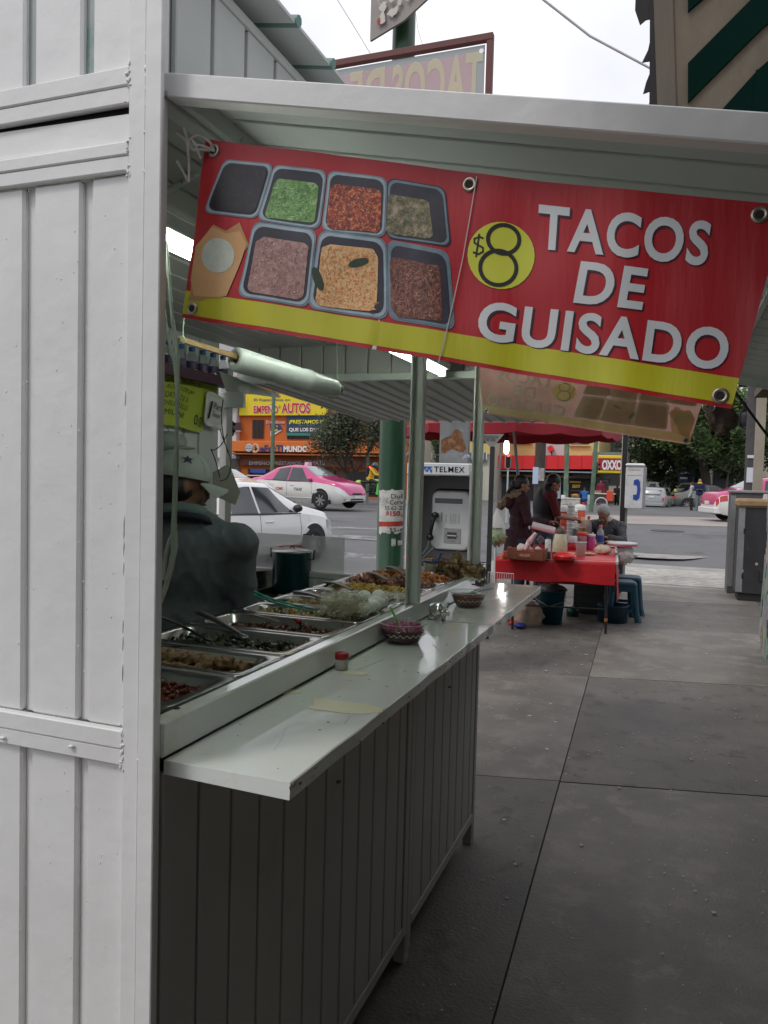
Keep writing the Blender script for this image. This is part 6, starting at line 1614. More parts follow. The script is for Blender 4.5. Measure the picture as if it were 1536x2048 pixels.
motorbike('black and lime motorcycle ridden by the person in a yellow jacket', (mp.x, mp.y, mp.z), 0.12, lime)
helm = M('helmet_dark', (.03,.035,.045), .2, coat=.8)
t, P, H, HR = person('rider in yellow jacket and dark helmet on a motorcycle left of the green post', (mp.x-.05, mp.y, mp.z+.06), 0.12-R(90), 1.72, J=ride, top=cloth('jacket_yellow', (.56,.33,.03)), legs=cloth('jeans_navy', (.015,.02,.035)), voxel=.022)
obj('helmet', MB().ell(H(0,0,.01), (.13,.15,.14), 18, 12), helm, t, local=True)
obj('backpack', MB().box(-.14,.14,-.26,-.12,.98,1.36,ch=.04), M('backpack_dark', (.015,.02,.03), .7), t, local=True)
obj('visor', MB().ell(H(0,.10,.01), (.09,.06,.05), 12, 8), glass_d, t, local=True)
bg = thing('delivery_bag', 'bright green bag hanging beside the rider in yellow', 'bag', (mp.x+.35, mp.y-.25, mp.z))
obj('bag_body', MB().prism([(-.14,0),(.10,-.04),(.16,.42),(-.08,.45)], frame((mp.x+.42, mp.y-.28, mp.z+.30), (1,0,0), (0,0,1)), .1), M('bag_green', (.08,.62,.06), .5), bg)
obj('bag_strap', MB().tube([(mp.x+.38,mp.y-.28,mp.z+.74),(mp.x+.40,mp.y-.2,mp.z+.90),(mp.x+.46,mp.y-.28,mp.z+.74)], .01, 6), M('bag_green', (.08,.62,.06), .5), bg)
D = 48; mp = atD(1349,1020,D)
motorbike('dark motorcycle of the officer riding away down the side street', (mp.x, mp.y, mp.z), R(88), darkc, scale=.8)
t, P, H, HR = person('officer in a fluorescent green vest riding a motorcycle away from us', (mp.x, mp.y-.05, mp.z+.06), R(-2), 1.36, J=ride, top=M('hi_vis', (.42,.78,.05), .6, var=.08), legs=cloth('trousers_dark', (.02,.02,.025)), voxel=.024, face=False)
obj('helmet', MB().ell(H(0,0,.01), (.13,.15,.14), 16, 10), M('helmet_pale', (.55,.6,.2), .3), t, local=True)
# ================================================================== breakfast table on the pavement
ZT = .75
ea = R(17); e1 = Vector((math.cos(ea), math.sin(ea), 0)); e2 = Vector((-.07, 1, 0)).normalized()
c0 = at(990,1121,z=ZT); c0 = Vector((-1.62, 7.72, ZT)); c1 = c0+e1*1.17
tbl = thing('folding_table', 'long folding table with black metal legs under a red cloth on the pavement', 'table', c0)
def TQ(a, b, z=0): return Vector((c0+e1*a+e2*b).to_tuple()[:2]+(ZT+z,))
mb = MB(); q = [TQ(0,0,-.03),TQ(1.19,0,-.03),TQ(1.19,1.75,-.03),TQ(0,1.75,-.03)]; q2_ = [p+Vector((0,0,.028)) for p in q]
mb.add(q+q2_, [(0,3,2,1),(4,5,6,7),(0,1,5,4),(1,2,6,5),(2,3,7,6),(3,0,4,7)])
obj('tabletop', mb, M('tabletop_white', (.55,.55,.52), .5), tbl)
legm = M('leg_black', (.018,.018,.02), .4)
for a, b in ((.12,.18),(1.07,.10),(.12,1.6),(1.07,1.6)):
    obj('leg', MB().cone(TQ(a,b,-.035), TQ(a+.02,b-.02,-ZT+.0), .016,.014,10), legm, tbl)
obj('leg_brace', MB().tube([TQ(.12,.18,-.5), TQ(1.07,.10,-.5)], .009, 6), legm, tbl)
obj('leg_brace', MB().tube([TQ(1.07,.10,-.08), TQ(.9,.5,-.035)], .009, 6), legm, tbl)
obj('leg_tape', MB().cone(TQ(1.087,.085,-.62), TQ(1.088,.083,-.59), .0165,.0165,10), M('tape_orange', (.5,.12,.02), .5), tbl)
redc_ = M('tablecloth_red', (.50,.016,.022), .42, var=.10, vs_=7, bump=.004, bs=14)
ct = MB()
def clothf(a, b):
    """a along the front edge, b: 0 hem .. .22 edge .. 1 back"""
    A = -.03+1.19*a
    if b < .22:
        k = 1-b/.22; w = .010*math.sin(a*17+1)*k+.012*math.sin(a*7.3)*k+.010*abs(math.sin(a*3.1*2))*k
        return TQ(A, -.012-w-.012*k, .004-.215*k-.02*k*a+.008*math.sin(a*12)*k)
    B = (b-.22)/.78*1.76
    return TQ(A, B, .004+.004*noise.noise(Vector((A*5, B*5, 0))))
ct.grid(clothf, 60, 34, flip=False)
solo('tablecloth', ct, redc_, 'red plastic cloth hanging over the front edge of the long table', 'tablecloth')
ct = MB()
def cl2(a, b): k = a; return TQ(1.165+.03*k+.02*math.sin(b*9)*k, .10+b*.95+.10*k, .010-.36*k*(.7+.5*(1-b)))
ct.grid(cl2, 14, 24)
solo('tablecloth', ct, redc_, 'second red cloth hanging in a point over the right side of the long table', 'tablecloth')
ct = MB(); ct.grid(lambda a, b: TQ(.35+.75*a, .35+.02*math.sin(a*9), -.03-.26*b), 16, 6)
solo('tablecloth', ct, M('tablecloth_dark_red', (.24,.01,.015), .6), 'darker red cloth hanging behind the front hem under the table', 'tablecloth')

def onT(u, v, z=ZT+.006): return at(u, v, z=z)
def pxm(p): return (p-_C).dot(_F)/F_PX          # metres per photo pixel there
def item(name, label, cat, u, vb, w_px, h_px, build, group=None):
    p = onT(u, vb); s = pxm(p); t = thing(name, label, cat, p, group=group)
    build(t, p, w_px*s/2, h_px*s)
    return t
def cyl(t, p, r, h, mat, name='body', top=1., z0=0, n=20): return obj(name, MB().lathe([(.001,z0),(r*.96,z0),(r,z0+h*.04),(r*top,z0+h*.97),(r*top*.95,z0+h),(.001,z0+h)], p, n), mat, t)
P_ = lambda n, c, r=.4, **k: M(n, c, r, var=.05, **k)
def crate(t, p, r, h):
    cm = P_('crate_brown', (.20,.065,.035), .5)
    w, d_, H_ = r, r*.55, h*.72
    obj('crate_wall', MB().box(p.x-w, p.x+w, p.y-.004, p.y+.004, p.z, p.z+H_*.62, ch=.002), cm, t)
    obj('crate_wall', MB().box(p.x-w, p.x+w, p.y+2*d_-.004, p.y+2*d_+.004, p.z, p.z+H_*.62, ch=.002), cm, t)
    for s in (-1,1): obj('crate_wall', MB().box(p.x+s*w-.004, p.x+s*w+.004, p.y+.005, p.y+2*d_-.005, p.z, p.z+H_, ch=.002), cm, t)
    obj('crate_base', MB().box(p.x-w, p.x+w, p.y, p.y+2*d_, p.z, p.z+.006), cm, t)
    for s in (-1,1): obj('crate_corner', MB().box(p.x+s*w*.72-w*.26, p.x+s*w*.72+w*.26, p.y-.009, p.y-.0045, p.z+.004, p.z+H_, ch=.003), cm, t)
    obj('crate_rib', MB().box(p.x-w*.96, p.x+w*.96, p.y-.011, p.y-.009, p.z+H_*.18, p.z+H_*.26), cm, t)
    obj('handle_label', MB().box(p.x-w*.30, p.x+w*.26, p.y-.007, p.y-.0045, p.z+H_*.30, p.z+H_*.52), M('label_fruit', (.45,.20,.12), .5, var=.6, vs_=60), t)
item('crate', 'brown plastic crate with wrapped goods at the front left of the red table', 'crate', 1050,1120,74,32, crate)
for k, (u, v, r_, lab) in enumerate(((1042,1096,.045,'clear bag of pale food in the left of the brown crate'),(1058,1098,.035,'small clear bag of pale food in the middle of the brown crate'),(1076,1100,.035,'clear bag of pale food in the right of the brown crate'))):
    p = at(u, v, y=8.05); solo('wrapped_food', crumple(p, (r_,r_*.8,r_), k+20, 18, 12), M('bag_pale', (.55,.53,.50), .2, var=.2, vs_=30, alpha=.85), lab, 'bag')
bp_ = MB(); a_ = at(1050,1100,y=8.0); b_ = at(1072,1066,y=8.05)
bp_.tube([a_, a_.lerp(b_,.5)+Vector((-.01,0,0)), b_], [.02,.032,.018], 10)
solo('wrapped_food', bp_, M('bag_pink_white', (.60,.40,.40), .25, var=.5, vs_=22, dirt=(.55,.02,.04), ds=16, dt=.56), 'tall pink and white bag leaning out of the brown crate', 'bag')
def bottle_(colb, colc, lab_c=None, neck=.35):
    def f(t, p, r, h):
        obj('bottle_wall', MB().lathe([(.001,0),(r,.001),(r,h*.62),(r*.8,h*.74),(r*neck,h*.84),(r*neck,h*.90)], p, 18), colb, t)
        obj('cap', MB().lathe([(r*neck*1.15,h*.88),(r*neck*1.15,h),(.001,h)], p, 14), colc, t)
        if lab_c: obj('label', MB().lathe([(r*1.02,h*.2),(r*1.02,h*.52)], p, 18), lab_c, t)
    return f
item('bottle', 'small orange bottle at the front left corner of the red table', 'bottle', 1009,1119,9,17, bottle_(P_('orange_plastic', (.55,.07,.02)), P_('orange_plastic', (.55,.07,.02)), None, .8))
def can(t, p, r, h):
    cyl(t, p, r, h*.36, M('can_dark', (.03,.05,.04), .3), 'can_base'); obj('can_body', MB().lathe([(r,h*.36),(r,h*.9),(r*.7,h*.95)], p, 18), M('can_white', (.5,.5,.48), .3, var=.5, vs_=40), t); cyl(t, p, r*.65, h*.08, P_('cap_dark', (.05,.05,.05)), 'cap', z0=h*.93)
item('spray_can', 'white and dark cylinder can beside the brown crate', 'can', 1095,1118,12,42, can)
p = onT(1080,1092); obj
t = thing('plastic_cup', 'clear cup lying on its side behind the brown crate', 'cup', p); obj('cup_wall', MB().cone(p+Vector((-.02,0,.05)), p+Vector((.03,0,.10)), .035,.045,18), M('clear_cup', (.5,.5,.5), .1, var=0, alpha=.5), t)
def bigjar(t, p, r, h):
    obj('jar_wall', MB().lathe([(.001,0),(r*.95,.002),(r,h*.1),(r*.98,h*.5),(r*.80,h*.72),(r*.68,h*.80)], p, 26), M('mayo_jar', (.50,.45,.30), .25, var=.15, vs_=15), t)
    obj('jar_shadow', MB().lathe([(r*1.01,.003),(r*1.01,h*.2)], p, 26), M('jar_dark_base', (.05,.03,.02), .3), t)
    obj('lid', MB().lathe([(r*.72,h*.79),(r*.72,h*.90),(r*.3,h*.98),(.001,h)], p, 26), M('lid_brown', (.08,.045,.03), .5), t)
item('jar', 'large jar of cream sauce with dark brown cover on the red table', 'jar', 1119,1116,30,62, bigjar)
item('lidded_dish', 'bright red plastic dish with a lid at the front of the red table', 'dish', 1129,1119,46,15, lambda t,p,r,h: (cyl(t,p,r*.92,h*.5,P_('red_plastic',(.60,.012,.015),.3)), obj('lid', MB().lathe([(r,h*.45),(r*.95,h*.62),(r*.6,h*.95),(.001,h)], p, 26), P_('red_plastic',(.60,.012,.015),.3), t)))
cupm = M('frosted_cup', (.52,.50,.48), .25, var=.04, alpha=.75)
item('plastic_cup', 'frosted clear cup standing at the front of the red table', 'cup', 1161,1113,22,30, lambda t,p,r,h: (obj('cup_wall', MB().lathe([(.001,0),(r*.72,0),(r*.95,h*.92),(r*1.05,h*.94),(r*1.05,h),(r*.9,h)], p, 24), cupm, t)))
item('plastic_cup', 'clear cup with a red lid behind the frosted cup', 'cup', 1163,1098,20,34, lambda t,p,r,h: (obj('cup_wall', MB().lathe([(.001,0),(r*.75,0),(r*.95,h*.8)], p, 24), M('cup_pinkish', (.45,.30,.33), .3, alpha=.9), t), cyl(t,p,r*1.05,h*.2,P_('red_lid',(.60,.05,.02)),'lid',z0=h*.8)))
item('jar', 'pink labelled jar with a white lid on the right half of the table', 'jar', 1181,1098,17,30, lambda t,p,r,h: (cyl(t,p,r,h*.82,M('label_magenta',(.50,.05,.22),.4,var=.5,vs_=50)), cyl(t,p,r*1.05,h*.16,P_('lid_white',(.6,.58,.58)),'lid',z0=h*.83)))
item('tub', 'white tub with a red label beside the big cream jar', 'tub', 1143,1098,22,26, lambda t,p,r,h: (cyl(t,p,r*.9,h*.5,P_('red_label',(.45,.02,.02)),'label'), cyl(t,p,r,h*.5,P_('tub_white2',(.6,.6,.58)),'rim',z0=h*.5)))
item('water_bottle', 'clear bottle with a blue label and pink cap in front of the old man', 'bottle', 1200,1092,14,42, bottle_(M('bottle_clear2', (.5,.52,.55), .1, var=0, alpha=.55), P_('cap_pink', (.65,.14,.12)), P_('label_blue', (.03,.06,.30)), .4))
item('bottle', 'clear sauce bottle with a pale red cap near the coolers', 'bottle', 1176,1078,13,46, bottle_(M('bottle_pinkish', (.5,.38,.36), .15, var=.2, alpha=.7), P_('cap_red2', (.5,.06,.05)), None, .4))
item('bowl', 'blue rimmed bowl in front of the old man', 'bowl', 1212,1082,20,9, lambda t,p,r,h: obj('bowl_wall', MB().lathe([(.001,0),(r*.6,0),(r,h),(r*.9,h),(.001,h*.5)], p, 22), P_('bowl_blue', (.10,.12,.25)), t))
item('bread_bag', 'clear bag of flat bread rolls lying at the front right of the table', 'bread', 1205,1108,34,16, lambda t,p,r,h: (obj('film', crumple(p+Vector((0,0,h*.5)), (r,r*.5,h*.6), 31, 22, 12, .3), M('bread_film', (.52,.42,.32), .3, var=.3, vs_=30), t)))
for k, (u, v, w, c, lab) in enumerate(((1176,1110,30,(.42,.28,.16),'flat pale bun on the cloth in front of the frosted cup'),(1193,1092,26,(.35,.16,.10),'wrapped sandwich beside the blue labelled bottle'),(1215,1095,30,(.45,.35,.25),'rolls on a tray near the right edge of the table'),(1222,1086,26,(.40,.22,.13),'brown snack bag near the old man'),(1140,1110,20,(.40,.30,.12),'crumbs and tostadas between the red dish and the cup'))):
    p = onT(u, v); s = pxm(p); solo('bread', crumple(p+Vector((0,0,.012)), (w*s/2, w*s/3, .018), 40+k, 16, 10, .4), M('bread%d' % k, c, .6, var=.35, vs_=40), lab, 'food')
def cooler(t, p, r, h):
    om = P_('cooler_orange', (.58,.075,.03), .4); wm_ = P_('cooler_white', (.62,.60,.56), .4)
    cyl(t, p, r, h*.80, om); obj('rib', MB().lathe([(r*1.01,h*.42),(r*1.05,h*.44),(r*1.05,h*.47),(r*1.01,h*.49)], p, 24), om, t)
    obj('lid', MB().lathe([(r*1.06,h*.80),(r*1.06,h*.90),(r*.8,h*.97),(.001,h)], p, 24), wm_, t)
    obj('label', MB().box(p.x-r*.35, p.x+r*.2, p.y-r*1.04, p.y-r*.98, p.z+h*.12, p.z+h*.36), wm_, t)
item('drink_cooler', 'orange drink cooler with a white lid left of the foam cups', 'cooler', 1127,1076,24,66, cooler, 'orange coolers on the table')
item('drink_cooler', 'orange drink cooler with a white lid right of the foam cups', 'cooler', 1157,1070,24,62, cooler, 'orange coolers on the table')
def cups(t, p, r, h):
    for k in range(9): z = h*k/10; obj('cup', MB().lathe([(r*.80,z),(r,z+h*.14),(r*1.06,z+h*.145),(r*1.06,z+h*.16),(r*.9,z+h*.16)], p, 20), P_('foam_cup', (.68,.68,.66), .6), t)
    obj('cup_base', MB().lathe([(.001,h*1.04),(r*.68,h*1.04),(r*.85,h*.9)], p, 20), P_('foam_cup', (.68,.68,.66)), t)
item('cup_stack', 'tall stack of white foam cups between the orange coolers', 'cups', 1140,1080,15,72, cups)
item('cup_stack', 'shorter stack of white cups behind the tall one', 'cups', 1148,1072,12,52, cups)
def fcup(t, p, r, h):
    obj('cup_wall', MB().lathe([(.001,0),(r*.7,0),(r,h*.95),(r*1.1,h)], p, 20), M('cup_clear3', (.6,.6,.58), .1, var=0, alpha=.35), t); obj('fruit', MB().lathe([(.001,.002),(r*.66,.002),(r*.86,h*.7),(.001,h*.74)], p, 18), M('mango', (.52,.26,.04), .5, var=.4, vs_=60), t)
p = onT(1167,1072)+Vector((0,0,.14)); t = thing('fruit_cup', 'clear cup of yellow fruit stacked on another beside the coolers', 'cup', p, group='cups of yellow fruit'); fcup(t, p, .05, .13)
item('fruit_cup', 'lower clear cup of yellow fruit beside the coolers', 'cup', 1162,1076,20,30, fcup, 'cups of yellow fruit')
def tubbox(t, p, r, h):
    obj('box', MB().box(p.x-r, p.x+r, p.y-.05, p.y+.08, p.z, p.z+h*.8, ch=.006), M('tub_clear', (.5,.49,.45), .3, var=.3, vs_=20), t); obj('lid', MB().box(p.x-r*1.04, p.x+r*1.04, p.y-.055, p.y+.085, p.z+h*.8, p.z+h, ch=.004), P_('lid_white', (.6,.58,.58)), t)
p = onT(1140,1068); stand_t = thing('shelf_tray', 'plastic food tub resting on top of the orange coolers', 'tub', p+Vector((0,0,.42)))
s = pxm(p); tubbox(stand_t, p+Vector((0,0,.435)), .12, .10)
t = thing('basket', 'small basket of yellow fruit on the tub above the coolers', 'basket', p+Vector((.05,0,.54))); obj('basket_wall', MB().lathe([(.001,0),(.05,0),(.065,.035)], p+Vector((.06,0,.54)), 16), M('basket_tan', (.35,.25,.1), .7), t)
obj('fruit', MB().ell(p+Vector((.06,0,.575)), (.055,.05,.02), 14, 8, jit=.6), M('mango', (.5,.3,.05)), t)
item('water_jug', 'clear plastic jug behind the coolers', 'jug', 1124,1060,18,70, bottle_(M('jug_clear', (.5,.5,.47), .15, var=.1, alpha=.55), P_('lid_white', (.6,.58,.58)), None, .4))
# black patterned can & dark cup
item('can', 'dark patterned tin in the middle of the table', 'tin', 1150,1082,14,24, lambda t,p,r,h: (cyl(t,p,r,h,M('tin_pattern',(.10,.10,.10),.3,var=.9,vs_=45))))
# plates and bag at the right end
pp_r = TQ(1.10, .62, .02)
pr_ = at(1245,1090,y=8.9)
t = thing('paper_plates', 'pile of paper plates overhanging the right side of the table', 'plates', pr_)
obj('plates', MB().lathe([(.001,0),(.12,.0),(.16,.012),(.16,.03),(.001,.03)], pr_, 26), P_('paper_white', (.66,.64,.64), .7), t)
obj('pink_rim', MB().lathe([(.163,-.006),(.165,.008),(.12,.0)], pr_, 26), P_('pink_rim', (.40,.05,.12)), t)
solo('plastic_bag', crumple(at(1250,1110,y=8.85), (.09,.07,.10), 51, 22, 14, .4), M('bag_cloudy', (.62,.60,.58), .25, var=.2, vs_=20, alpha=.6), 'cloudy plastic bag hanging off the right side of the table', 'bag')
solo('foam_box', MB().box(*(lambda p: (p.x-.07,p.x+.07,p.y-.05,p.y+.05,p.z-.012,p.z+.022))(at(1262,1112,y=9.1)), ch=.005), P_('foam_cup', (.68,.68,.66)), 'white foam box at the right end beneath the paper plates', 'box')

# under and beside the table
bk = at(1101,1246,z=0.0); s = pxm(bk)
t = thing('bucket', 'dark teal plastic bucket under the front of the red table', 'bucket', bk); r = 28*s; h = 68*s
bm_b = M('bucket_teal', (.005,.055,.08), .4, var=.08)
obj('bucket_wall', MB().lathe([(.001,.004),(r*.78,.004),(r*.97,h*.95),(r*1.02,h*.95),(r*1.02,h),(r*.94,h),(r*.76,.02)], bk, 30), bm_b, t)
obj('handle', MB().tube([bk+Vector((-r*1.0,0,h*.93)), bk+Vector((-r*1.05,-.05,h*.7)), bk+Vector((0,-r*1.1,h*.55)), bk+Vector((r*1.05,-.05,h*.7)), bk+Vector((r,0,h*.93))], .004, 6), M('wire_grey', (.3,.3,.3), .4, .8), t)
obj('rubbish_bag', crumple(bk+Vector((0,0,h*1.02)), (r*.85,r*.8,.05), 60, 20, 10, .5), M('bag_grey_dark', (.12,.11,.115), .3, var=.3, vs_=20), t)
solo('beige_bag', remeshed(crumple(at(1055,1232,z=.10), (.16,.13,.15), 61, 20, 12, .25), 'beige_bag', [M('bag_beige', (.26,.19,.145), .8, var=.15, vs_=12)], .012, 3), None, 'slouching beige shopping bag on the ground beside the teal bucket', 'bag')
for k, (u, v, c, lab) in enumerate(((1030,1245,(.42,.03,.02),'small red bundle on the ground beside the beige bag'),(1040,1251,(.02,.04,.2),'small blue wrapper on the ground beside the beige bag'),(1022,1238,(.20,.18,.18),'grey cloth lump on the ground under the table corner'))):
    solo('wrapper', crumple(at(u, v, z=.03), (.055,.05,.03), 70+k, 14, 9, .5), M('lump%d' % k, c, .6), lab, 'wrapper')
item_p = at(1158,1240,z=0)
t = thing('cooking_pot', 'dark blue enamel pot on the ground under the table', 'pot', item_p); obj('pot_wall', MB().lathe([(.001,0),(.16,0),(.17,.18),(.18,.19),(.16,.19),(.15,.02)], item_p+Vector((.35,.1,0)), 26), M('enamel_dark_blue', (.01,.035,.06), .3), t)
t = thing('ground_pot', 'small dark green pot on the ground behind the bucket', 'pot', item_p); obj('pot_wall', MB().lathe([(.001,0),(.07,0),(.075,.11),(.07,.11)], item_p+Vector((-.1,.25,0)), 22), M('enamel_dark_green', (.01,.05,.04), .3), t)
obj('lid', MB().lathe([(.08,.112),(.001,.13)], item_p+Vector((-.1,.25,0)), 22), steel_d, t)
t = thing('storage_box', 'dark plastic crate of supplies under the table', 'crate', item_p); 
for s_ in range(5): obj('slat', MB().box(item_p.x-.12, item_p.x+.36, item_p.y+.45, item_p.y+.46, .02+s_*.1, .09+s_*.1, ch=.002), M('crate_dark', (.02,.022,.025), .6), t)
obj('crate_body', MB().box(item_p.x-.12, item_p.x+.36, item_p.y+.4601, item_p.y+.85, 0.002, .5), M('crate_dark', (.02,.022,.025), .6), t)
solo('plastic_basin', MB().lathe([(.001,0),(.16,0),(.20,.13),(.21,.13),(.205,.14),(.15,.01)], (item_p.x-.1,item_p.y+.5,.50), 26), M('basin_orange', (.45,.07,.02), .4), 'orange plastic basin stored under the table', 'basin')
# crate of wire under the stand's far corner
wb_ = at(1000,1190,z=.45)
t = thing('wire_crate', 'white wire crate beside the left legs of the red table', 'crate', wb_)
for k in range(12): obj('wire', MB().cone((wb_.x-.12+k*.022, wb_.y, .30), (wb_.x-.12+k*.022, wb_.y, .66), .003,.003,5), M('wire_white', (.5,.48,.46), .5), t)
for z in (.30,.48,.66): obj('wire_rail', MB().cone((wb_.x-.12, wb_.y, z), (wb_.x+.125, wb_.y, z), .004,.004,6), M('wire_white', (.5,.48,.46), .5), t)
# stools
stm = M('stool_teal', (.005,.045,.075), .4, var=.06)
def stool(loc, rz, label):
    t = thing('plastic_stool', label, 'stool', loc, rz, 'teal plastic stools by the red table')
    mb = MB(); rings = []
    for dw, z in ((.0,.40),(.0,.425),(.008,.437),(.02,.44)): rings.append([Vector((x, y, z)) for x, y in rrect(.30-2*dw,.30-2*dw,.05,5)])
    n = len(rings[0]); mb.add([p for q in rings for p in q], [(i*n+j, i*n+(j+1) % n, (i+1)*n+(j+1) % n, (i+1)*n+j) for i in range(3) for j in range(n)], 0, True); mb.add(rings[-1], [tuple(range(n))]); mb.add(rings[0], [tuple(range(n))[::-1]])
    obj('seat', mb, stm, t, local=True)
    for sx in (-1,1):
        for sy in (-1,1):
            lg_ = MB(); pts = [(sx*.118,sy*.118,.405),(sx*.13,sy*.13,.25),(sx*.145,sy*.145,.10),(sx*.165,sy*.165,0)]
            vs = []
            for (x, y, z) in pts:
                w = .032 if z > .05 else .036
                vs += [(x-w,y-w*.45,z),(x+w,y-w*.45,z),(x+w,y+w*.45,z),(x-w,y+w*.45,z)]
            lg_.add(vs, [(i*4+j, i*4+(j+1) % 4, (i+1)*4+(j+1) % 4, (i+1)*4+j) for i in range(3) for j in range(4)], 0, True)
            obj('leg', lg_, stm, t, local=True)
    for s in (-1,1):
        obj('apron', MB().box(-.13,.13,s*.135-.006,s*.135+.006,.33,.415,ch=.003), stm, t, local=True); obj('apron', MB().box(s*.135-.006,s*.135+.006,-.125,.125,.33,.415,ch=.003), stm, t, local=True)
        obj('stretcher', MB().box(-.14,.14,s*.148-.006,s*.148+.006,.10,.135,ch=.003), stm, t, local=True)
    return t
s1 = at(1262,1242,z=0); stool((s1.x-.12, s1.y+.05, 0), R(14), 'teal plastic stool nearest the camera at the right of the red table')
stool((s1.x-.08, s1.y+.55, 0), R(5), 'teal plastic stool just behind the nearest one')

# umbrella over the table
UX, UY = at(1018, 900, y=9.2).x, 9.2
um = thing('parasol', 'large red parasol with a scalloped edge over the breakfast table', 'parasol', (UX, UY, 0))
rcan = M('parasol_red', (.27,.014,.024), .75, var=.10, transl=.05)
RU, ZU, ZP = 1.30, 2.13, 2.5
nseg = 8
def rim_(i, r=RU): a = R(22.5+45*i-8); return Vector((UX+r*math.cos(a), UY+r*math.sin(a), 0))
for i in range(nseg):
    a, b = rim_(i), rim_(i+1)
    def f(s, q):
        p = a.lerp(b, s); e = Vector((UX+(p.x-UX)*q, UY+(p.y-UY)*q, ZP+(ZU-ZP)*q-.05*math.sin(math.pi*q)*math.sin(math.pi*s))); return e
    obj('canopy_panel', MB().grid(f, 8, 6), rcan, um)
    def g_(s, q):
        p = a.lerp(b, s); drop = .11*(1-.0) if True else 0
        sc__ = .025*abs(math.sin(s*math.pi*2)); return Vector((p.x, p.y, ZU-(.09+sc__)*q))+Vector((.01*math.sin(s*6)*q, .012*math.cos(s*7)*q, 0))
    obj('valance', MB().grid(g_, 16, 3), rcan, um)
    obj('rib', MB().tube([Vector((UX,UY,ZP-.03)), Vector((a.x,a.y,ZU-.01))], .006, 5), legm, um)
obj('pole', MB().cone((UX+.25,UY+.4,0),(UX,UY,ZP), .02,.018,12), M('pole_grey', (.25,.24,.24), .5, .5), um)
# lit bulb
bl = atD(1013,893,8.7)
lt = thing('bulb_lamp', 'glowing spiral bulb hanging beneath the red parasol', 'lamp', bl)
obj('bulb', MB().lathe([(.001,-.085),(.022,-.078),(.031,-.03),(.028,.03),(.020,.06)], bl, 18), M('bulb_lit', (1,1,1), .5, var=0, emit=9, ecol=(1,.98,.95)), lt)
obj('socket', MB().lathe([(.022,.06),(.028,.07),(.022,.12),(.010,.15),(.001,.16)], bl, 14), M('socket_dark', (.03,.025,.02), .5), lt)
obj('flex', MB().tube([bl+Vector((0,0,.15)), bl+Vector((.01,.02,.45))], .004, 5), blackm, lt)
# posts, triangle sign, hanging lettuce bag
po = at(981,1000,y=7.3)
sgt = thing('warning_sign', 'inverted triangular grey sign with an emergency number on a dark post', 'sign', (po.x, 7.3, 0))
obj('post', MB().box(po.x-.022, po.x+.022, 7.30, 7.33, 0, at(981,893,y=7.3).z, ch=.003), M('post_dark', (.04,.04,.042), .5, var=.2), sgt)
tri = [at(u, v, y=7.29) for u, v in ((955,868),(1008,868),(987,893),(979,893))]; tb2 = [p+Vector((0,.01,0)) for p in tri]
obj('plate', MB().add(tri+tb2, [(3,2,1,0),(4,5,6,7)]+[(i,(i+1)%4,4+(i+1)%4,4+i) for i in range(4)]), M('sign_grey', (.30,.29,.27), .5, var=.1), sgt)
for s, u0, u1, v0, v1 in (('EMERGENCIA',958,997,871,876),('93381382',964,991,877,882)):
    A = at(u0,v1,y=7.286); B = at(u1,v0,y=7.286); obj('lettering', text_on(MB(), s, lambda i, j: (A.x+(B.x-A.x)*i, 7.286, A.z+(B.z-A.z)*j)), marker, sgt)
solo('tent_pole', MB().tube([atD(1003,886,9.0), atD(997,960,9.0), atD(990,1060,9.0), atD(990,1180,8.6)], .016, 8), M('pole_pale', (.34,.31,.30), .5, .3, var=.15), 'pale slanting tube beside the warning sign post', 'pole')
lb_c = atD(993,1062,8.2)
t = thing('lettuce_bag', 'clear plastic bag of green lettuce tied to the pale pole', 'bag', lb_c)
obj('lettuce', crumple(lb_c+Vector((0,0,-.06)), (.085,.07,.09), 81, 26, 18, .5), M('lettuce', (.16,.28,.05), .5, var=.5, vs_=18, dirt=(.04,.09,.02), ds=16, dt=.52), t)
bgm = MB(); bgm.lathe([(.01,.24),(.02,.2),(.06,.12),(.088,.02),(.10,-.08),(.075,-.15),(.001,-.17)], lb_c, 22)
obj('film', crumple(lb_c+Vector((0,0,-.045)), (.10,.08,.125), 83, 22, 14, .15), M('bag_clear4', (.6,.62,.58), .15, var=.1, alpha=.3), t)
obj('bag_neck', MB().lathe([(.012,.24),(.03,.18),(.075,.10),(.09,.04)], lb_c, 18), M('bag_clear5', (.5,.5,.48), .2, var=.1, alpha=.7), t)

# --- people at the table
burg = cloth('coat_burgundy', (.026,.005,.009)); navy = cloth('trousers_blue', (.02,.03,.06))
wp = atD(1040, 1000, 9.15)
t, P, H, HR = person('woman in a burgundy hooded coat standing at the table holding a white roll', (wp.x, wp.y, 0), R(-68), 1.60, top=burg, legs=navy, hair=hair_b, hairstyle='tied', voxel=.012, vis_hands=True, coat=.22,
    J=dict(eL=(-.25,.08,1.13), wL=(-.14,.33,1.10), eR=(.25,.06,1.13), wR=(.12,.33,1.12), gaze=R(6), nod=R(-14), hdL=(.25,.9,.1), hdR=(-.2,.9,.1)))
fur = M('fur_trim', (.22,.15,.09), .9, var=.4, vs_=60, bump=.02, bs=90)
fm2 = MB(); rd = random.Random(3)
for k in range(15):
    a = R(200+k*10) if False else R(185+k*12.5); c_ = Vector((.135*math.cos(a), -.045+.10*math.sin(a), 1.455-.03*abs(math.sin(a)))); fm2.ell(c_, (.038,.038,.038), 10, 8, jit=.8, seed=k)
for k in range(7): fm2.ell((rd.uniform(-.07,.07), -.165-.01*k, 1.40-.018*k), (.05,.045,.04), 10, 8, jit=.9, seed=k+30)
obj('fur_hood_trim', remeshed(fm2, 'fur_hood_trim', [fur], .01, 1), None, t, local=True)
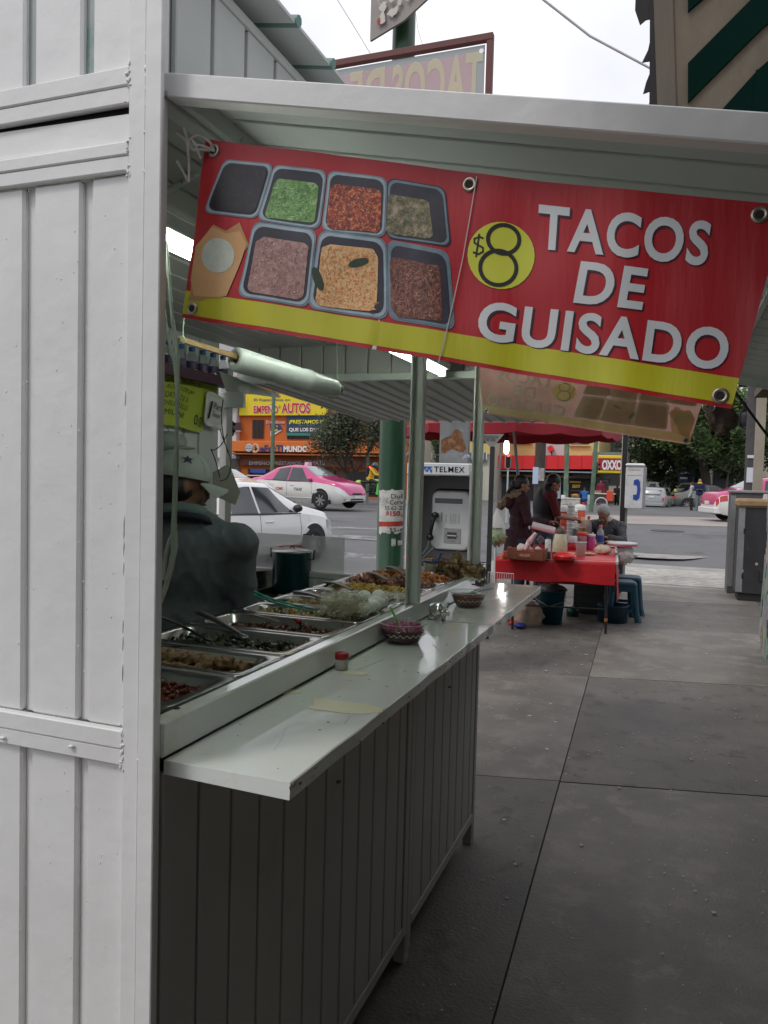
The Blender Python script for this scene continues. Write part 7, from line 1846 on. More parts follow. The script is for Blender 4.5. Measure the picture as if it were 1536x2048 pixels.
hd2 = MB(); hd2.ell((0,-.125,1.36), (.12,.075,.10), 16, 12)
obj('hood', hd2, burg, t, local=True)
obj('earring', MB().ell(H(.078,-.004,-.045), .006, 8, 6), M('earring_gold', (.6,.5,.3), .3, .8), t, local=True)
rl0, rl1 = atD(1064,1050,8.85), atD(1110,1062,8.8)
rt = thing('paper_roll', 'white roll of wrap held in the woman\'s hands above the table', 'roll', rl0)
obj('roll', MB().cone(rl0, rl1, .042,.042,22), P_('roll_white', (.68,.64,.64), .4), rt)
mp_ = atD(1088, 1000, 9.75)
t, P, H, HR = person('man in a black vest with red sleeves and a white apron bending over the table', (mp_.x, mp_.y, 0), R(-62), 1.68, top=cloth('shirt_dark_red', (.09,.008,.010)), legs=M('jeans_blue', (.03,.05,.09), .8), hair=hair_b, voxel=.012, sleeve='short', vis_hands=True,
    J=dict(head=(0,.12,1.52), neck=(0,.05,1.42), chest=(0,.02,1.25), eL=(-.24,.14,1.12), wL=(-.12,.38,1.10), eR=(.24,.10,1.12), wR=(.10,.36,1.08), sL=(-.185,.03,1.37), sR=(.185,.03,1.37), nod=R(-32), gaze=R(0)))
vm = MB(); vm.ell((0,.01,1.24), (.188,.146,.25), 20, 14); vm.ell((0,0,1.05), (.175,.14,.16), 18, 12)
for s in (-1,1): vm.cone((s*.06,.02,1.44), (s*.15,.02,1.38), .07, .075, 12)
obj('vest', remeshed(vm, 'vest', [M('vest_black', (.012,.014,.018), .6, bump=.003, bs=20)], .012, 3), None, t, local=True)
obj('vest_collar', MB().lathe([(.085,1.40),(.092,1.43),(.085,1.475),(.075,1.475)], (0,.045,0), 18, sy=.9), M('vest_black', (.012,.014,.018), .6), t, local=True)
obj('apron', MB().grid(lambda a, b: (-.17+.34*a, .155+.035*math.sin(math.pi*a)+.01*math.sin(a*9), .70+.60*b), 12, 8), M('apron_white', (.52,.48,.50), .8, var=.06), t, local=True)
om = atD(1216, 1040, 10.6)
sit = dict(head=(0,.22,1.10), neck=(0,.10,1.02), chest=(0,.0,.80), pelvis=(0,-.08,.52), sL=(-.19,.05,.93), sR=(.19,.05,.93), eL=(-.27,.20,.76), wL=(-.12,.40,.80), eR=(.27,.20,.76), wR=(.10,.40,.80),
           hL=(-.09,-.04,.48), kL=(-.12,.38,.47), aL=(-.12,.36,.08), hR=(.09,-.04,.48), kR=(.12,.38,.47), aR=(.12,.36,.08), nod=R(-42))
knit = M('knit_grey', (.07,.07,.075), .9, var=.9, vs_=42, bump=.004, bs=120)
t, P, H, HR = person('grey haired old man in a speckled jumper sitting bowed over his food', (om.x, om.y, 0), R(168), 1.72, top=knit, legs=cloth('trousers_dark', (.02,.02,.025)), hair=hair_g, voxel=.013, J=sit)
obj('collar', MB().lathe([(.082,1.0),(.092,1.03),(.08,1.06)], (0,.10,0), 18), M('collar_cream', (.5,.45,.36), .8), t, local=True)
sp3 = (om.x, om.y+.05, 0); stool(sp3, 0, 'teal plastic stool under the old man')
# ================================================================== street furniture, buildings, trees
# pay telephone box on a black post
yq = 12.4
a, b = at(1252,933,y=yq), at(1285,1018,y=yq)
t = thing('telephone_box', 'white telephone box with a blue handset symbol on a black post', 'telephone', (a.x, yq, 0))
obj('post', MB().box(a.x-.062, a.x+.012, yq, yq+.07, 0, 2.3, ch=.004), M('post_black', (.012,.012,.013), .5), t)
obj('post', MB().box(a.x-.005, a.x+.04, yq+.12, yq+.16, 0, 1.2), M('post_pale', (.4,.4,.38), .5), t)
wbx = M('box_white', (.56,.57,.57), .4, var=.12, vs_=6, dirt=(.42,.42,.41), ds=8, dt=.56)
T = frame(((a.x+b.x)/2, yq+.10, (a.z+b.z)/2), (1,0,0), (0,0,1))
obj('housing', rounded(MB(), b.x-a.x, a.z-b.z, .02, -.14, .12, T, bev=.01), wbx, t)
obj('top_cap', MB().box(a.x-.005, b.x+.01, yq-.05, yq+.25, a.z+.002, a.z+.05, ch=.02), M('box_cap', (.7,.7,.7), .3), t)
obj('side_grey', MB().box(b.x+.001, b.x+.03, yq-.03, yq+.24, b.z, a.z, ch=.006), M('box_side', (.25,.25,.26), .5), t)
pts = [(-.045,.115),(.02,.13),(.06,.10),(.075,.0),(.06,-.10),(.02,-.13),(-.045,-.12),(-.05,-.06),(-.005,-.06),(.012,-.05),(.02,.0),(.012,.05),(-.005,.055),(-.05,.06)]
cx_, cz_ = (a.x+b.x)/2+.03, (a.z+b.z)/2-.03
obj('handset_symbol', MB().prism([(x*.82, y*1.25) for x, y in pts][::-1], frame((cx_, yq-.022, cz_), (1,0,0), (0,0,1)), .004), M('symbol_blue', (.02,.06,.30), .5, var=0), t)
obj('notice', MB().box(a.x+.02, b.x-.03, yq-.026, yq-.0225, a.z-.13, a.z-.03), M('notice_pale', (.6,.57,.56), .6), t)
obj('lettering', text_on(MB(), 'TELEFONO', lambda i, j: (a.x+.035+(b.x-a.x-.085)*i, yq-.028, a.z-.06+.018*j)), M('print_dark_red', (.25,.05,.05), .6, var=0), t)
# grey cabinets
cab = M('cabinet_grey', (.10,.10,.105), .5, .3, var=.2, vs_=4, dirt=(.16,.07,.04), ds=3.2, dt=.6); cabd = M('cabinet_dark', (.028,.028,.030), .55, var=.3, vs_=5, dirt=(.09,.045,.03), ds=3, dt=.6)
cab_l = M('cabinet_edge', (.25,.255,.26), .5, .3, var=.15, vs_=8)
p = at(1470,1201,z=0); x0, y0 = p.x, p.y; zt = at(1470,1000,y=y0).z
t = thing('utility_cabinet', 'dark grey steel utility cabinet with a ragged tan top at the right', 'cabinet', (x0, y0, 0))
obj('plinth', MB().box(x0+.03, x0+.7, y0+.03, y0+.5, 0.002, .10), M('plinth_dark', (.02,.02,.02), .7), t)
obj('cabinet_body', MB().box(x0, x0+.72, y0, y0+.5, .10, zt, ch=.01), cabd, t)
obj('corner_strip', MB().box(x0-.004, x0+.075, y0-.006, y0-.001, .12, zt-.03), cab_l, t)
tp_m = MB(); tp_m.box(x0-.03, x0+.74, y0-.04, y0+.52, zt-.10, zt+.02, ch=.03)
tp_m.v = [tuple(Vector(v)+Vector((0,0,.03*noise.noise(Vector(v)*6) if v[2] < zt-.05 else .01*noise.noise(Vector(v)*5)))) for v in tp_m.v]
obj('tan_top', tp_m, M('tan_tape', (.28,.18,.09), .8, var=.25, vs_=7, dirt=(.40,.33,.22), ds=5, dt=.6), t)
obj('vent_box', MB().box(x0+.28, x0+.44, y0-.02, y0-.001, .28, .42, ch=.004), cabd, t)
for z in (.3,.9): obj('hinge', MB().box(x0+.065, x0+.085, y0-.012, y0-.006, z, z+.07), blackm, t)
for u, v, r_ in ((1513,1128,.02),(1483,1130,.016),(1485,1142,.02)):
    q = at(u, v, y=y0-.002); obj('paper_scrap', MB().prism([(r_*math.cos(k)*random.uniform(.6,1.2), r_*math.sin(k)) for k in (0,1,2,3,4,5)], frame((q.x, y0-.002, q.z), (1,0,0), (0,0,1)), .002), M('scrap_white', (.46,.45,.42)), t)
solo('plastic_cup', MB().cone((x0+.33,y0+.1,zt+.02),(x0+.33,y0+.1,zt+.09),.05,.035,14), M('cup_dull', (.45,.42,.38), .6), 'pale upturned cup on top of the dark cabinet', 'cup')
p2c = at(1453,1186,z=0); zt2 = at(1455,985,y=p2c.y).z
t = thing('utility_cabinet', 'lighter grey steel cabinet just behind the dark one', 'cabinet', p2c)
obj('cabinet_body', MB().box(p2c.x, p2c.x+.75, p2c.y, p2c.y+.5, 0.002, zt2, ch=.008), cab, t)
obj('lid', MB().box(p2c.x-.02, p2c.x+.78, p2c.y-.03, p2c.y+.53, zt2, zt2+.035, ch=.006), cab_l, t)
obj('door_edge', MB().box(p2c.x-.002, p2c.x+.07, p2c.y-.006, p2c.y-.001, .1, zt2-.04), cab_l, t)
# pole with paper and traffic signal at the far right
pl = at(1503,900,y=14.5)
t = thing('utility_pole', 'dark utility pole with a white sheet of paper near the right edge', 'pole', (pl.x, 14.5, 0))
obj('shaft', MB().cone((pl.x,14.5,0),(pl.x-.03,14.5,6), .09,.075,16), M('pole_dark', (.06,.055,.055), .6, var=.3, vs_=6), t)
a = at(1495,935,y=14.4); b = at(1510,965,y=14.4)
obj('paper', MB().box(a.x-.01, b.x, 14.395, 14.40, b.z, a.z), P_('paper_cool', (.60,.60,.66), .8), t)
a = at(1496,916,y=14.38); obj('paper_scrap', MB().box(a.x-.01, a.x+.09, 14.39, 14.40, a.z, a.z+.05), P_('paper_cool', (.60,.60,.66)), t)
def signal(label, u, v, D, heads, lit=None, scale=1., rz=0, pole=True, colh=None):
    c = atD(u, v, D); t = thing('traffic_signal', label, 'traffic light', (c.x, c.y, 0))
    hm = colh or M('signal_black', (.012,.012,.013), .5)
    H_ = .30*heads*scale; w = .17*scale
    Tq = Matrix.Translation(c) @ Matrix.Rotation(rz, 4, 'Z') @ Matrix.Rotation(R(90), 4, 'X')
    obj('backplate', rounded(MB(), w*2.1, H_+.16*scale, w*.9, -.02, .0, Tq, bev=.005), M('signal_plate', (.55,.55,.53), .5) if lit == 'plate' or pole == 'pale' else hm, t)
    obj('housing', rounded(MB(), w*1.75, H_+.09*scale, w*.75, .0, .14*scale, Tq, bev=.02), hm, t)
    for k in range(heads):
        z = H_/2-.15*scale-k*.30*scale; col_ = M('lens_dark', (.02,.02,.02), .2)
        if k == 0 and lit: col_ = M('lens_red_lit', (1,.05,.02), .3, var=0, emit=6, ecol=(1,.04,.02))
        cpt = Tq @ Vector((0,z,.142*scale)); nrm = (Tq.to_3x3() @ Vector((0,0,1)))
        obj('lens', MB().cone(cpt, cpt+nrm*.01, .10*scale,.10*scale, 18), col_, t)
        vz = MB(); 
        vs = []; 
        for i in range(9):
            a = R(-10+200*i/8); 
            for dd in (0,.16): vs.append(Tq @ Vector((.115*scale*math.cos(a), z+.115*scale*math.sin(a), .142*scale+dd*scale)))
        vz.add(vs, [(2*i, 2*i+1, 2*i+3, 2*i+2) for i in range(8)])
        obj('visor', vz, hm, t)
    if pole: obj('pole', MB().cone((c.x,c.y+.05,0),(c.x,c.y+.05,c.z-H_/2), .06*scale,.05*scale,10), M('pole_pale_grey', (.42,.43,.43), .5, var=.15) if pole == 'pale' else polegreen, t)
    return t
signal('traffic signal showing red on a pale pole left of the red shop front', 1016,920,24, 3, lit=1, scale=.50, rz=R(15), pole='pale')
for (u, v, rz, lab) in ((1492,812,R(70),'upper black traffic signal head at the far right, side on'),(1488,838,R(50),'lower black traffic signal head at the far right, side on')): signal(lab, u, v, 14.0, 1, scale=.72, rz=rz, pole=False)
signal('black traffic signal side on beside the shop sign', 1190,935,38, 2, scale=.8, rz=R(65), pole=False)
signal('red lit traffic signal above the motorcyclist', 740,935,36, 1, lit=1, scale=.55, rz=R(20), pole=False)
signal('dark traffic signal side on at the edge of the white building', 460,857,24, 2, scale=.7, rz=R(60), pole=False)
# tall poles
def pole(label, u, D, r, mat, h=9, lean=0, extra=None):
    c = atD(u, 960, D); t = thing('street_pole', label, 'pole', (c.x, c.y, 0)); obj('shaft', MB().cone((c.x,c.y,0),(c.x+lean,c.y,h), r*1.1, r*.85, 12), mat, t); return t, c
gp = M('pole_weathered_green', (.10,.17,.11), .6, var=.35, vs_=2, dirt=(.22,.22,.19), ds=2, dt=.55)
pole('weathered green pole in front of the pawn shop', 544, 34, .085, gp)
pole('weathered green pole before the red shop fascia', 1132, 30, .085, gp)
pole('second weathered green pole nearer the shop sign', 1184, 34, .09, gp, lean=.3)
pole('pale grey concrete pole behind the telephone box', 1246, 44, .13, M('pole_concrete', (.40,.38,.34), .8, var=.2, vs_=1.5), h=11)
pole('green pole beside the street tree', 735, 38, .07, gp, h=7)
tw, c = pole('thick brown wooden pole with notices behind the table', 1079, 16, .105, M('pole_wood', (.055,.045,.038), .85, var=.35, vs_=5, stretch=(4,4,1)), h=8)
nb = [(1066,1076,934,968,P_('notice_blue', (.42,.50,.66), .7)),(1077,1088,936,962,M('notice_grey', (.30,.29,.28), .7, var=.5, vs_=30))]
for u0,u1,v0,v1,mt in nb:
    a, b = at(u0,v0,y=c.y-.13), at(u1,v1,y=c.y-.13); obj('notice', MB().box(a.x, b.x, c.y-.135, c.y-.125, b.z, a.z), mt, tw)
for k in range(4):
    z = 2.62+.03*k; obj('cable_tie', MB().lathe([(.112,z-.004),(.116,z),(.112,z+.004)], (c.x,c.y,0), 16), P_('tie_white', (.5,.5,.5)), tw)

# ---- buildings (far side of the junction)
YA = 42.0
def fq(u0, v0, u1, v1, y=YA): a = at(u0, v0, y=y); b = at(u1, v1, y=y); return a.x, b.x, b.z, a.z
def wbox(t, name, u0, v0, u1, v1, mat, y=YA, d=.1, out_=0, ch=0):
    x0, x1, z0, z1 = fq(u0, v0, u1, v1, y); return obj(name, MB().box(x0, x1, y-out_, y+d, z0, z1, ch=ch), mat, t)
def ftext(t, s, u0, v0, u1, v1, mat, y=YA, **k):
    bl_, br_, tr_, tl_ = at(u0, v1, y=y), at(u1, v1, y=y), at(u1, v0, y=y), at(u0, v0, y=y); f = quadfn(bl_, br_, tr_, tl_)
    zb2 = bl_.z; return obj('lettering', text_on(MB(), s, f, **k), mat, t)
def barred(t, u0, v0, u1, v1, y, glassc=None, bars=6, fm=None):
    x0, x1, z0, z1 = fq(u0, v0, u1, v1, y)
    w = obj('window', MB().box(x0, x1, y-.02, y+.01, z0, z1), glassc or M('window_dark', (.03,.025,.03), .2), t)
    for k in range(bars+1):
        x = x0+(x1-x0)*k/bars; b = bpy.data.objects.new('bar', mesh_of(MB().box(x-.02, x+.02, y-.10, y-.06, z0, z1), 'bar', fm or M('bar_dark', (.05,.04,.04), .5))); col.objects.link(b); b.parent = w
    return w
ora = M('wall_orange', (.50,.13,.025), .8, var=.08, vs_=.8, dirt=(.42,.12,.03), ds=.7, dt=.6); orf = M('fascia_orange', (.60,.15,.02), .5, var=.04)
x0, x1, z0, z1 = fq(478, 780, 792, 995)
bo = thing('pawn_shop_building', 'orange pawn shop building with a yellow sign and blue and white lettering', 'building', ((x0+x1)/2, YA, 0))
obj('wall', MB().box(x0, x1, YA, YA+9, -.3, 8.2), ora, bo)
wbox(bo, 'yellow_sign', 483,790,656,831, M('sign_yellow', (.72,.56,.02), .5, var=.03), out_=.25, d=-.02)
pr_redl = M('letter_red', (.55,.015,.03), .5, var=0); pr_wh = M('letter_white', (.72,.72,.72), .5, var=0); pr_nv = M('letter_navy', (.03,.03,.16), .5, var=0); pr_yl = M('letter_yellow', (.75,.68,.02), .5, var=0)
def tt(s, u0, v0, u1, v1, mat, out_, outline=None, **k):
    if outline is not None: ftext(bo, s, u0-.6, v0-.6, u1+.6, v1+.6, outline, y=YA-out_+.01, bold=k.get('bold',0)+.04)
    ftext(bo, s, u0, v0, u1, v1, mat, y=YA-out_, **k)
tt('EMPEÑO', 507,808,556,826, pr_redl, .29, pr_wh, bold=.03); tt('DE', 557,811,561,816, pr_nv, .29); tt('AUTOS', 563,806,620,826, pr_redl, .29, pr_wh, bold=.03)
tt('El Especialista en', 508,797,580,803, pr_nv, .29, bold=.01)
barred(bo, 507,840,527,877, YA, M('window_reddish', (.09,.03,.03), .3, var=.6, vs_=1), 8)
barred(bo, 576,870,640,879, YA, bars=16)
wbox(bo, 'wall_banner', 575,832,660,872, M('banner_navy', (.02,.05,.09), .5, var=.15, vs_=.5), out_=.12, d=-.02)
wbox(bo, 'banner_green_band', 575,866,660,872, M('banner_green', (.02,.22,.15), .5), out_=.14, d=-.13)
tt('¡PRESTAMOS MÁS', 578,838,660,849, pr_yl, .16, bold=.03); tt('QUE LOS DEMÁS', 578,854,650,864, pr_wh, .16, bold=.035)
tt('Recibimos', 533,841,569,847, M('letter_orange', (.70,.10,.03), .5, var=0), .06, pr_wh, bold=.01)
for pts, mt, o_ in ((((541,862),(541,872),(545,872.5),(563,861),(560,855)), pr_wh, .06),(((540,848),(541,861),(546,867),(564,858),(559,848)), pr_nv, .08)):
    P5 = [at(u, v, y=YA-o_) for u, v in pts]; obj('painted_tag', MB().add(P5, [tuple(range(len(P5)))]), mt, bo)
tt('casi de', 543,850,556,854, pr_yl, .10); tt('Todo', 545,857,556,863, pr_yl, .10, bold=.02)
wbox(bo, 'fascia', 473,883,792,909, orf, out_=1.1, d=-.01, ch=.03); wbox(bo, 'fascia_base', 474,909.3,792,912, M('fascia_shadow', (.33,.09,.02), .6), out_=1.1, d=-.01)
yf = 1.14
def f2(s, u0, v0, u1, v1, mat, **k):
    ftext(bo, s, u0, v0, u1, v1, mat, y=YA-1.14, **k)
f2('eFecTI', 520,890,566,904, pr_nv, bold=.03); f2('MUNDO', 567,892,615,904, pr_wh, bold=.045)
def disc(t, u, v, rpx, mat, y, name='disc'):
    c = at(u, v, y=y); r_ = rpx*(c-_C).dot(_F)/F_PX; return obj(name, MB().cone(c, c+Vector((0,-.02,0)), r_, r_, 24), mat, t)
disc(bo, 510.5,896,9.5, M('coin_peach', (.66,.35,.22), .5), YA-1.12); disc(bo, 497.5,895.5,8.2, pr_nv, YA-1.15)
gl = MB(); c = at(497.5,895.5,y=YA-1.19); r_ = 7.4*(c-_C).dot(_F)/F_PX
for k in (-.5,.5): gl.tube([c+Vector((r_*k*math.cos(R(q)), 0, r_*math.sin(R(q)))) for q in range(-90,91,15)], .018, 5)
gl.tube([c+Vector((0,0,-r_)), c+Vector((0,0,r_))], .018, 5)
for k in (-.45,0,.45): w_ = math.sqrt(1-k*k)*r_; gl.tube([c+Vector((-w_,0,k*r_)), c+Vector((w_,0,k*r_))], .018, 5)
gl.tube([c+Vector((r_*math.cos(R(q)),0,r_*math.sin(R(q)))) for q in range(0,361,15)], .018, 5)
obj('globe_grid', gl, pr_wh, bo); f2('$', 507,890,515,902, M('coin_white', (.75,.62,.55), .5, var=0), bold=.02)
wbox(bo, 'shop_header', 489,917,792,937, M('header_maroon', (.13,.035,.02), .6, var=.1), out_=.5, d=-.01)
for s, u0, u1 in (('EMPEÑO', 498,540),('PRÉSTAMOS', 547,602),('REMATE', 609,650)):
    ftext(bo, s, u0,921,u1,930, M('letter_greyish', (.34,.30,.28), .6, var=0), y=YA-.53, bold=.03)
for u in (543,605): disc(bo, u, 927, 1.4, M('letter_greyish', (.34,.30,.28)), YA-.53)
wbox(bo, 'shop_front', 500,937.5,792,995, M('shop_dark', (.012,.010,.010), .3), out_=.02, d=-.01)
wbox(bo, 'door_jamb', 489,937.5,499,1000, ora, out_=.3, d=-.01)
wbox(bo, 'blue_screen', 502,937.5,533,946, M('screen_blue', (.01,.025,.10), .3, emit=.25, ecol=(.05,.12,.5)), out_=.12, d=-.05)
for k in range(6):
    u = 545+k*26; wbox(bo, 'shutter', u,938,u+20,990, M('shutter_brown', (.10,.04,.025), .6, var=.2), out_=.1, d=-.06)
# white building at its left
x0, x1, z0, z1 = fq(380, 740, 477, 995)
bw = thing('white_building', 'white plastered building left of the orange pawn shop', 'building', ((x0+x1)/2, YA, 0))
ww = M('plaster_white', (.50,.49,.48), .8, var=.10, vs_=.5, dirt=(.40,.38,.36), ds=.8, dt=.6)
obj('wall', MB().box(x0, x1, YA-.4, YA+9, -.3, 11), ww, bw)
wbox(bw, 'window', 462,845,482,861, M('window_maroon', (.05,.012,.02), .3), y=YA-.4, out_=.02, d=0); wbox(bw, 'window_sill', 460,861.5,483,863, ww, y=YA-.4, out_=.15, d=-.001)
wbox(bw, 'sign', 440,796,484,812, M('sign_dark_maroon', (.04,.01,.02), .5, var=.5, vs_=1.4), y=YA-.4, out_=.3, d=-.1)
wbox(bw, 'ledge', 430,912,480,917, ww, y=YA-.4, out_=.5, d=-.001)
wbox(bw, 'shop_opening', 440,918,458,990, M('opening_dark', (.02,.022,.024), .4), y=YA-.4, out_=.01, d=0); wbox(bw, 'shop_glass', 458.5,918,472,990, M('glass_dusk', (.05,.055,.04), .1, var=.4, vs_=1), y=YA-.4, out_=.02, d=0)
# cream block behind the tree with a canvas shop canopy
x0, x1, z0, z1 = fq(640, 800, 830, 995)
YM = 44
bm1 = thing('cream_building', 'cream building with market shop canopies behind the street tree', 'building', (at(730,900,y=YM).x, YM, 0))
x0 = at(656,900,y=YM).x; x1 = at(835,900,y=YM).x
obj('wall', MB().box(x0, x1, YM, YM+8, -.3, 8.5), M('wall_cream', (.46,.42,.34), .85, var=.15, vs_=.5), bm1)
obj('upper_band', MB().box(x0, x1, YM-.05, YM-.001, 5.2, 8.0), M('wall_yellowish', (.52,.45,.18), .85, var=.1), bm1)
for k in range(7):
    u = 665+k*22; barred(bm1, u,862,u+12,876, YM-.06, bars=3)
cv = M('canvas_grey', (.30,.295,.28), .8, var=.12, vs_=1.2)
for (u0, u1) in ((650,692),(694,766),(768,812)):
    xa, xb = at(u0,930,y=YM-1).x, at(u1,930,y=YM-1).x
    za, zb2 = 3.05, 2.35
    q = MB().add([(xa,YM-.1,za),(xb,YM-.1,za),(xb,YM-1.8,zb2),(xa,YM-1.8,zb2),(xa,YM-1.8,zb2-.35),(xb,YM-1.8,zb2-.35)], [(0,1,2,3),(3,2,5,4)])
    obj('canvas_canopy', q, cv, bm1)
yv = YM-1.84
zc = lambda v: at(730,v,y=yv).z
ftext(bm1, 'LAPIZ DE LOTE', 681,931,734,940, pr_nv, y=yv, bold=.01, shear=.3); ftext(bm1, 'RUS', 745,930,760,939, pr_nv, y=yv, shear=.3)
hdr = obj('canopy_header', MB().box(at(664,950,y=yv).x, at(810,950,y=yv).x, yv+.05, yv+.1, zc(952), zc(941)), M('header_pale', (.34,.34,.32), .7, var=.08), bm1)
ftext(bm1, 'MALETAS PORTAFOLIOS', 669,943,738,950, blackm, y=yv+.03, bold=.02); ftext(bm1, 'PERFUMES', 750,943,790,950, pr_redl, y=yv+.03, bold=.02)
for k in range(14):
    u = 660+k*11; wbox(bm1, 'shutter', u,953,u+8,992, M('shutter_%d' % (k % 3), [(.05,.05,.05),(.20,.19,.18),(.09,.06,.04)][k % 3], .6, var=.3, vs_=2), y=YM, out_=.05, d=0)
# middle white block seen above the telephone booth
YN = 47
bm2 = thing('flat_block', 'pale block of flats with white framed windows behind the telephone booth', 'building', (at(900,900,y=YN).x, YN, 0))
x0 = at(800,900,y=YN).x; x1 = at(984,900,y=YN).x
obj('wall', MB().box(x0, x1, YN, YN+9, -.3, 9.5), M('wall_offwhite', (.52,.50,.42), .85, var=.1, vs_=.5), bm2)
for (u0,u1) in ((872,884),(930,984)):
    a_, b_ = at(u0,900,y=YN).x, at(u1,900,y=YN).x; obj('yellow_bay', MB().box(a_, b_, YN-.12, YN-.001, 3.0, 9.4), M('wall_yellow', (.62,.50,.20), .8, var=.06), bm2)
for k in range(8):
    u = 806+k*22
    for v in (868, 820, 905):
        w = wbox(bm2, 'window', u,v,u+13,v+(14 if v < 900 else 20), M('window_grey', (.12,.13,.15), .2, var=.3, vs_=2), y=YN-.13, out_=.02, d=.0)
        x0_, x1_, z0_, z1_ = fq(u, v, u+13, v+14, YN-.16)
        for q in (0,.5,1):
            f_ = bpy.data.objects.new('frame', mesh_of(MB().box(x0_+(x1_-x0_)*q-.03, x0_+(x1_-x0_)*q+.03, YN-.19, YN-.155, z0_, z1_), 'frame', pr_wh)); col.objects.link(f_); f_.parent = w
# convenience store
YO = 50
bs_ = thing('corner_store', 'yellow corner store building with a long red fascia', 'building', (at(1090,950,y=YO).x, YO, 0))
x0, x1 = at(984,950,y=YO).x, at(1196,950,y=YO).x
yl = M('wall_store_yellow', (.62,.49,.20), .8, var=.05, vs_=.6)
obj('wall', MB().box(x0, x1, YO, YO+9, 3.0, 9), yl, bs_)
obj('ground_wall', MB().box(x0, x1, YO+.3, YO+9, -.3, 3.0), M('store_dark', (.035,.035,.035), .6, var=.3, vs_=1), bs_)
for k in range(9):
    u0, u1 = 983+k*23.1, 983+(k+1)*23.1-.35; wbox(bs_, 'red_panel', u0,912,u1,939, M('fascia_red', (.66,.022,.025), .45, var=.03), y=YO, out_=1.2, d=-.01)
wbox(bs_, 'grey_band', 983,939.5,1200,947, M('fascia_grey', (.28,.31,.33), .5), y=YO, out_=1.15, d=-.01)
wbox(bs_, 'yellow_band', 985,948,1200,958, M('band_ochre', (.20,.11,.02), .6), y=YO, out_=.3, d=0)
for (u0,u1,v0,v1) in ((1030,1062,873,885),(1142,1178,878,889),(1090,1125,862,872)): 
    w = wbox(bs_, 'window', u0,v0,u1,v1, M('window_grey', (.12,.13,.15), .2), y=YO, out_=.03, d=0); wbox(bs_, 'window_sill', u0-3,v1+2,u1+3,v1+3.5, yl, y=YO, out_=.2, d=-.001)
wbox(bs_, 'white_panel', 1088,872,1128,911, M('panel_pale', (.50,.49,.50), .6, var=.06), y=YO, out_=.1, d=-.01)
for k, (u0,u1,mt) in enumerate(((990,1010,'glass'),(1012,1030,'glass'),(1032,1046,'glass'))): wbox(bs_, 'shop_window', u0,960,u1,1008, M('shop_glass_blue', (.07,.08,.09), .15, var=.4, vs_=1), y=YO+.3, out_=.05, d=0)
wbox(bs_, 'poster', 1107,965,1121,997, M('poster_bluewhite', (.50,.56,.62), .6, var=.15, vs_=3), y=YO, out_=.1, d=-.05)
wbox(bs_, 'doorway', 1137,957,1181,1012, M('doorway_dark', (.02,.015,.012), .6), y=YO+.2, out_=.02, d=0)
for (u0,v0,u1,v1,c) in ((1139,962,1162,966,(.5,.25,.05)),(1145,969,1160,976,(.6,.38,.06)),(1139,980,1163,983,(.10,.07,.05)),(1139,988,1163,990,(.16,.12,.08)),(1139,996,1160,999,(.2,.08,.04)),(1128,966,1136,1006,(.45,.47,.47))):
    wbox(bs_, 'shelf_goods', u0,v0,u1,v1, M('goods_%d' % u0+str(v0), c, .6, var=.4, vs_=3), y=YO+.1, out_=.05, d=0)
wbox(bs_, 'menu_board', 1149,948,1182,957, M('board_black', (.02,.02,.02), .5, var=.9, vs_=3), y=YO, out_=.6, d=-.4)
wbox(bs_, 'sign_block', 1188,905,1256,950, M('block_grey', (.16,.17,.18), .6), y=YO, out_=1.0, d=1)
sgn_ = bs_
wbox(bs_, 'sign_box', 1200,912,1252,948, M('sign_yellow', (.72,.56,.02)), y=YO, out_=1.6, d=-1.02, ch=.05)
wbox(bs_, 'sign_face', 1201,917.5,1252,942, M('sign_crimson', (.33,.015,.03), .4, var=0), y=YO, out_=1.63, d=-1.601)
ftext(bs_, 'OXXO', 1204,920,1244,940, pr_wh, y=YO-1.66, bold=.045, spacing=.92)
wbox(bs_, 'lower_sign', 1190,957,1222,966, M('board_black', (.02,.02,.02)), y=YO, out_=.8, d=-.6); ftext(bs_, 'OXXO', 1203,960,1216,965, M('neon_pinkish', (.4,.2,.2), .5, var=0), y=YO-.84)
cb3 = MB().tube([at(1104,911,y=YO-.3), at(1102,900,y=YO-.3)], .04, 6)
rdv = MB(); rdv.beam(at(1099,893,y=YO-.4), at(1104,902,y=YO-.4), .5, .3)
t_ = thing('wall_lamp', 'small red and black floodlight standing on the red fascia', 'lamp', at(1103,905,y=YO-.4)); obj('bracket', cb3, blackm, t_); obj('lamp_head', rdv, M('fascia_red', (.66,.022,.025)), t_)
# side street blocks
for k, (u0, u1, y, zt_, c, lab) in enumerate(((1250,1345,95,9,(.42,.38,.32),'pale beige building at the left of the side street'),(1345,1440,120,12,(.30,.28,.25),'greyish building closing the side street'),(1425,1660,62,7.5,(.50,.44,.36),'long beige building at the right of the side street'),(1000,1250,75,12,(.40,.38,.33),'tall pale building behind the corner store'))):
    a_, b_ = at(u0,960,y=y).x, at(u1,960,y=y).x
    t = thing('building', lab, 'building', ((a_+b_)/2, y, 0)); obj('wall', MB().box(a_, b_, y, y+10, -.3, zt_), M('far_wall%d' % k, c, .85, var=.12, vs_=.4, dirt=(.30,.2,.15), ds=.3, dt=.62), t)
    n_ = 5
    for i in range(n_):
        if k == 2 and i > 1: continue
        for z in (1.2, 4.2, 7.2):
            if z+1.4 > zt_: continue
            x = a_+(b_-a_)*(i+.5)/n_; obj('window', MB().box(x-.7, x+.7, y-.05, y-.01, z, z+1.4), M('window_far', (.05,.05,.055), .3), t)
# distant row beyond the left, closing the view
t = thing('building', 'long pale row of buildings far along the avenue at the left', 'building', (-60,60,0)); obj('wall', MB().box(-95,-32,50,60,-.3,9), M('far_wall9', (.36,.34,.31), .85, var=.2, vs_=.3), t)
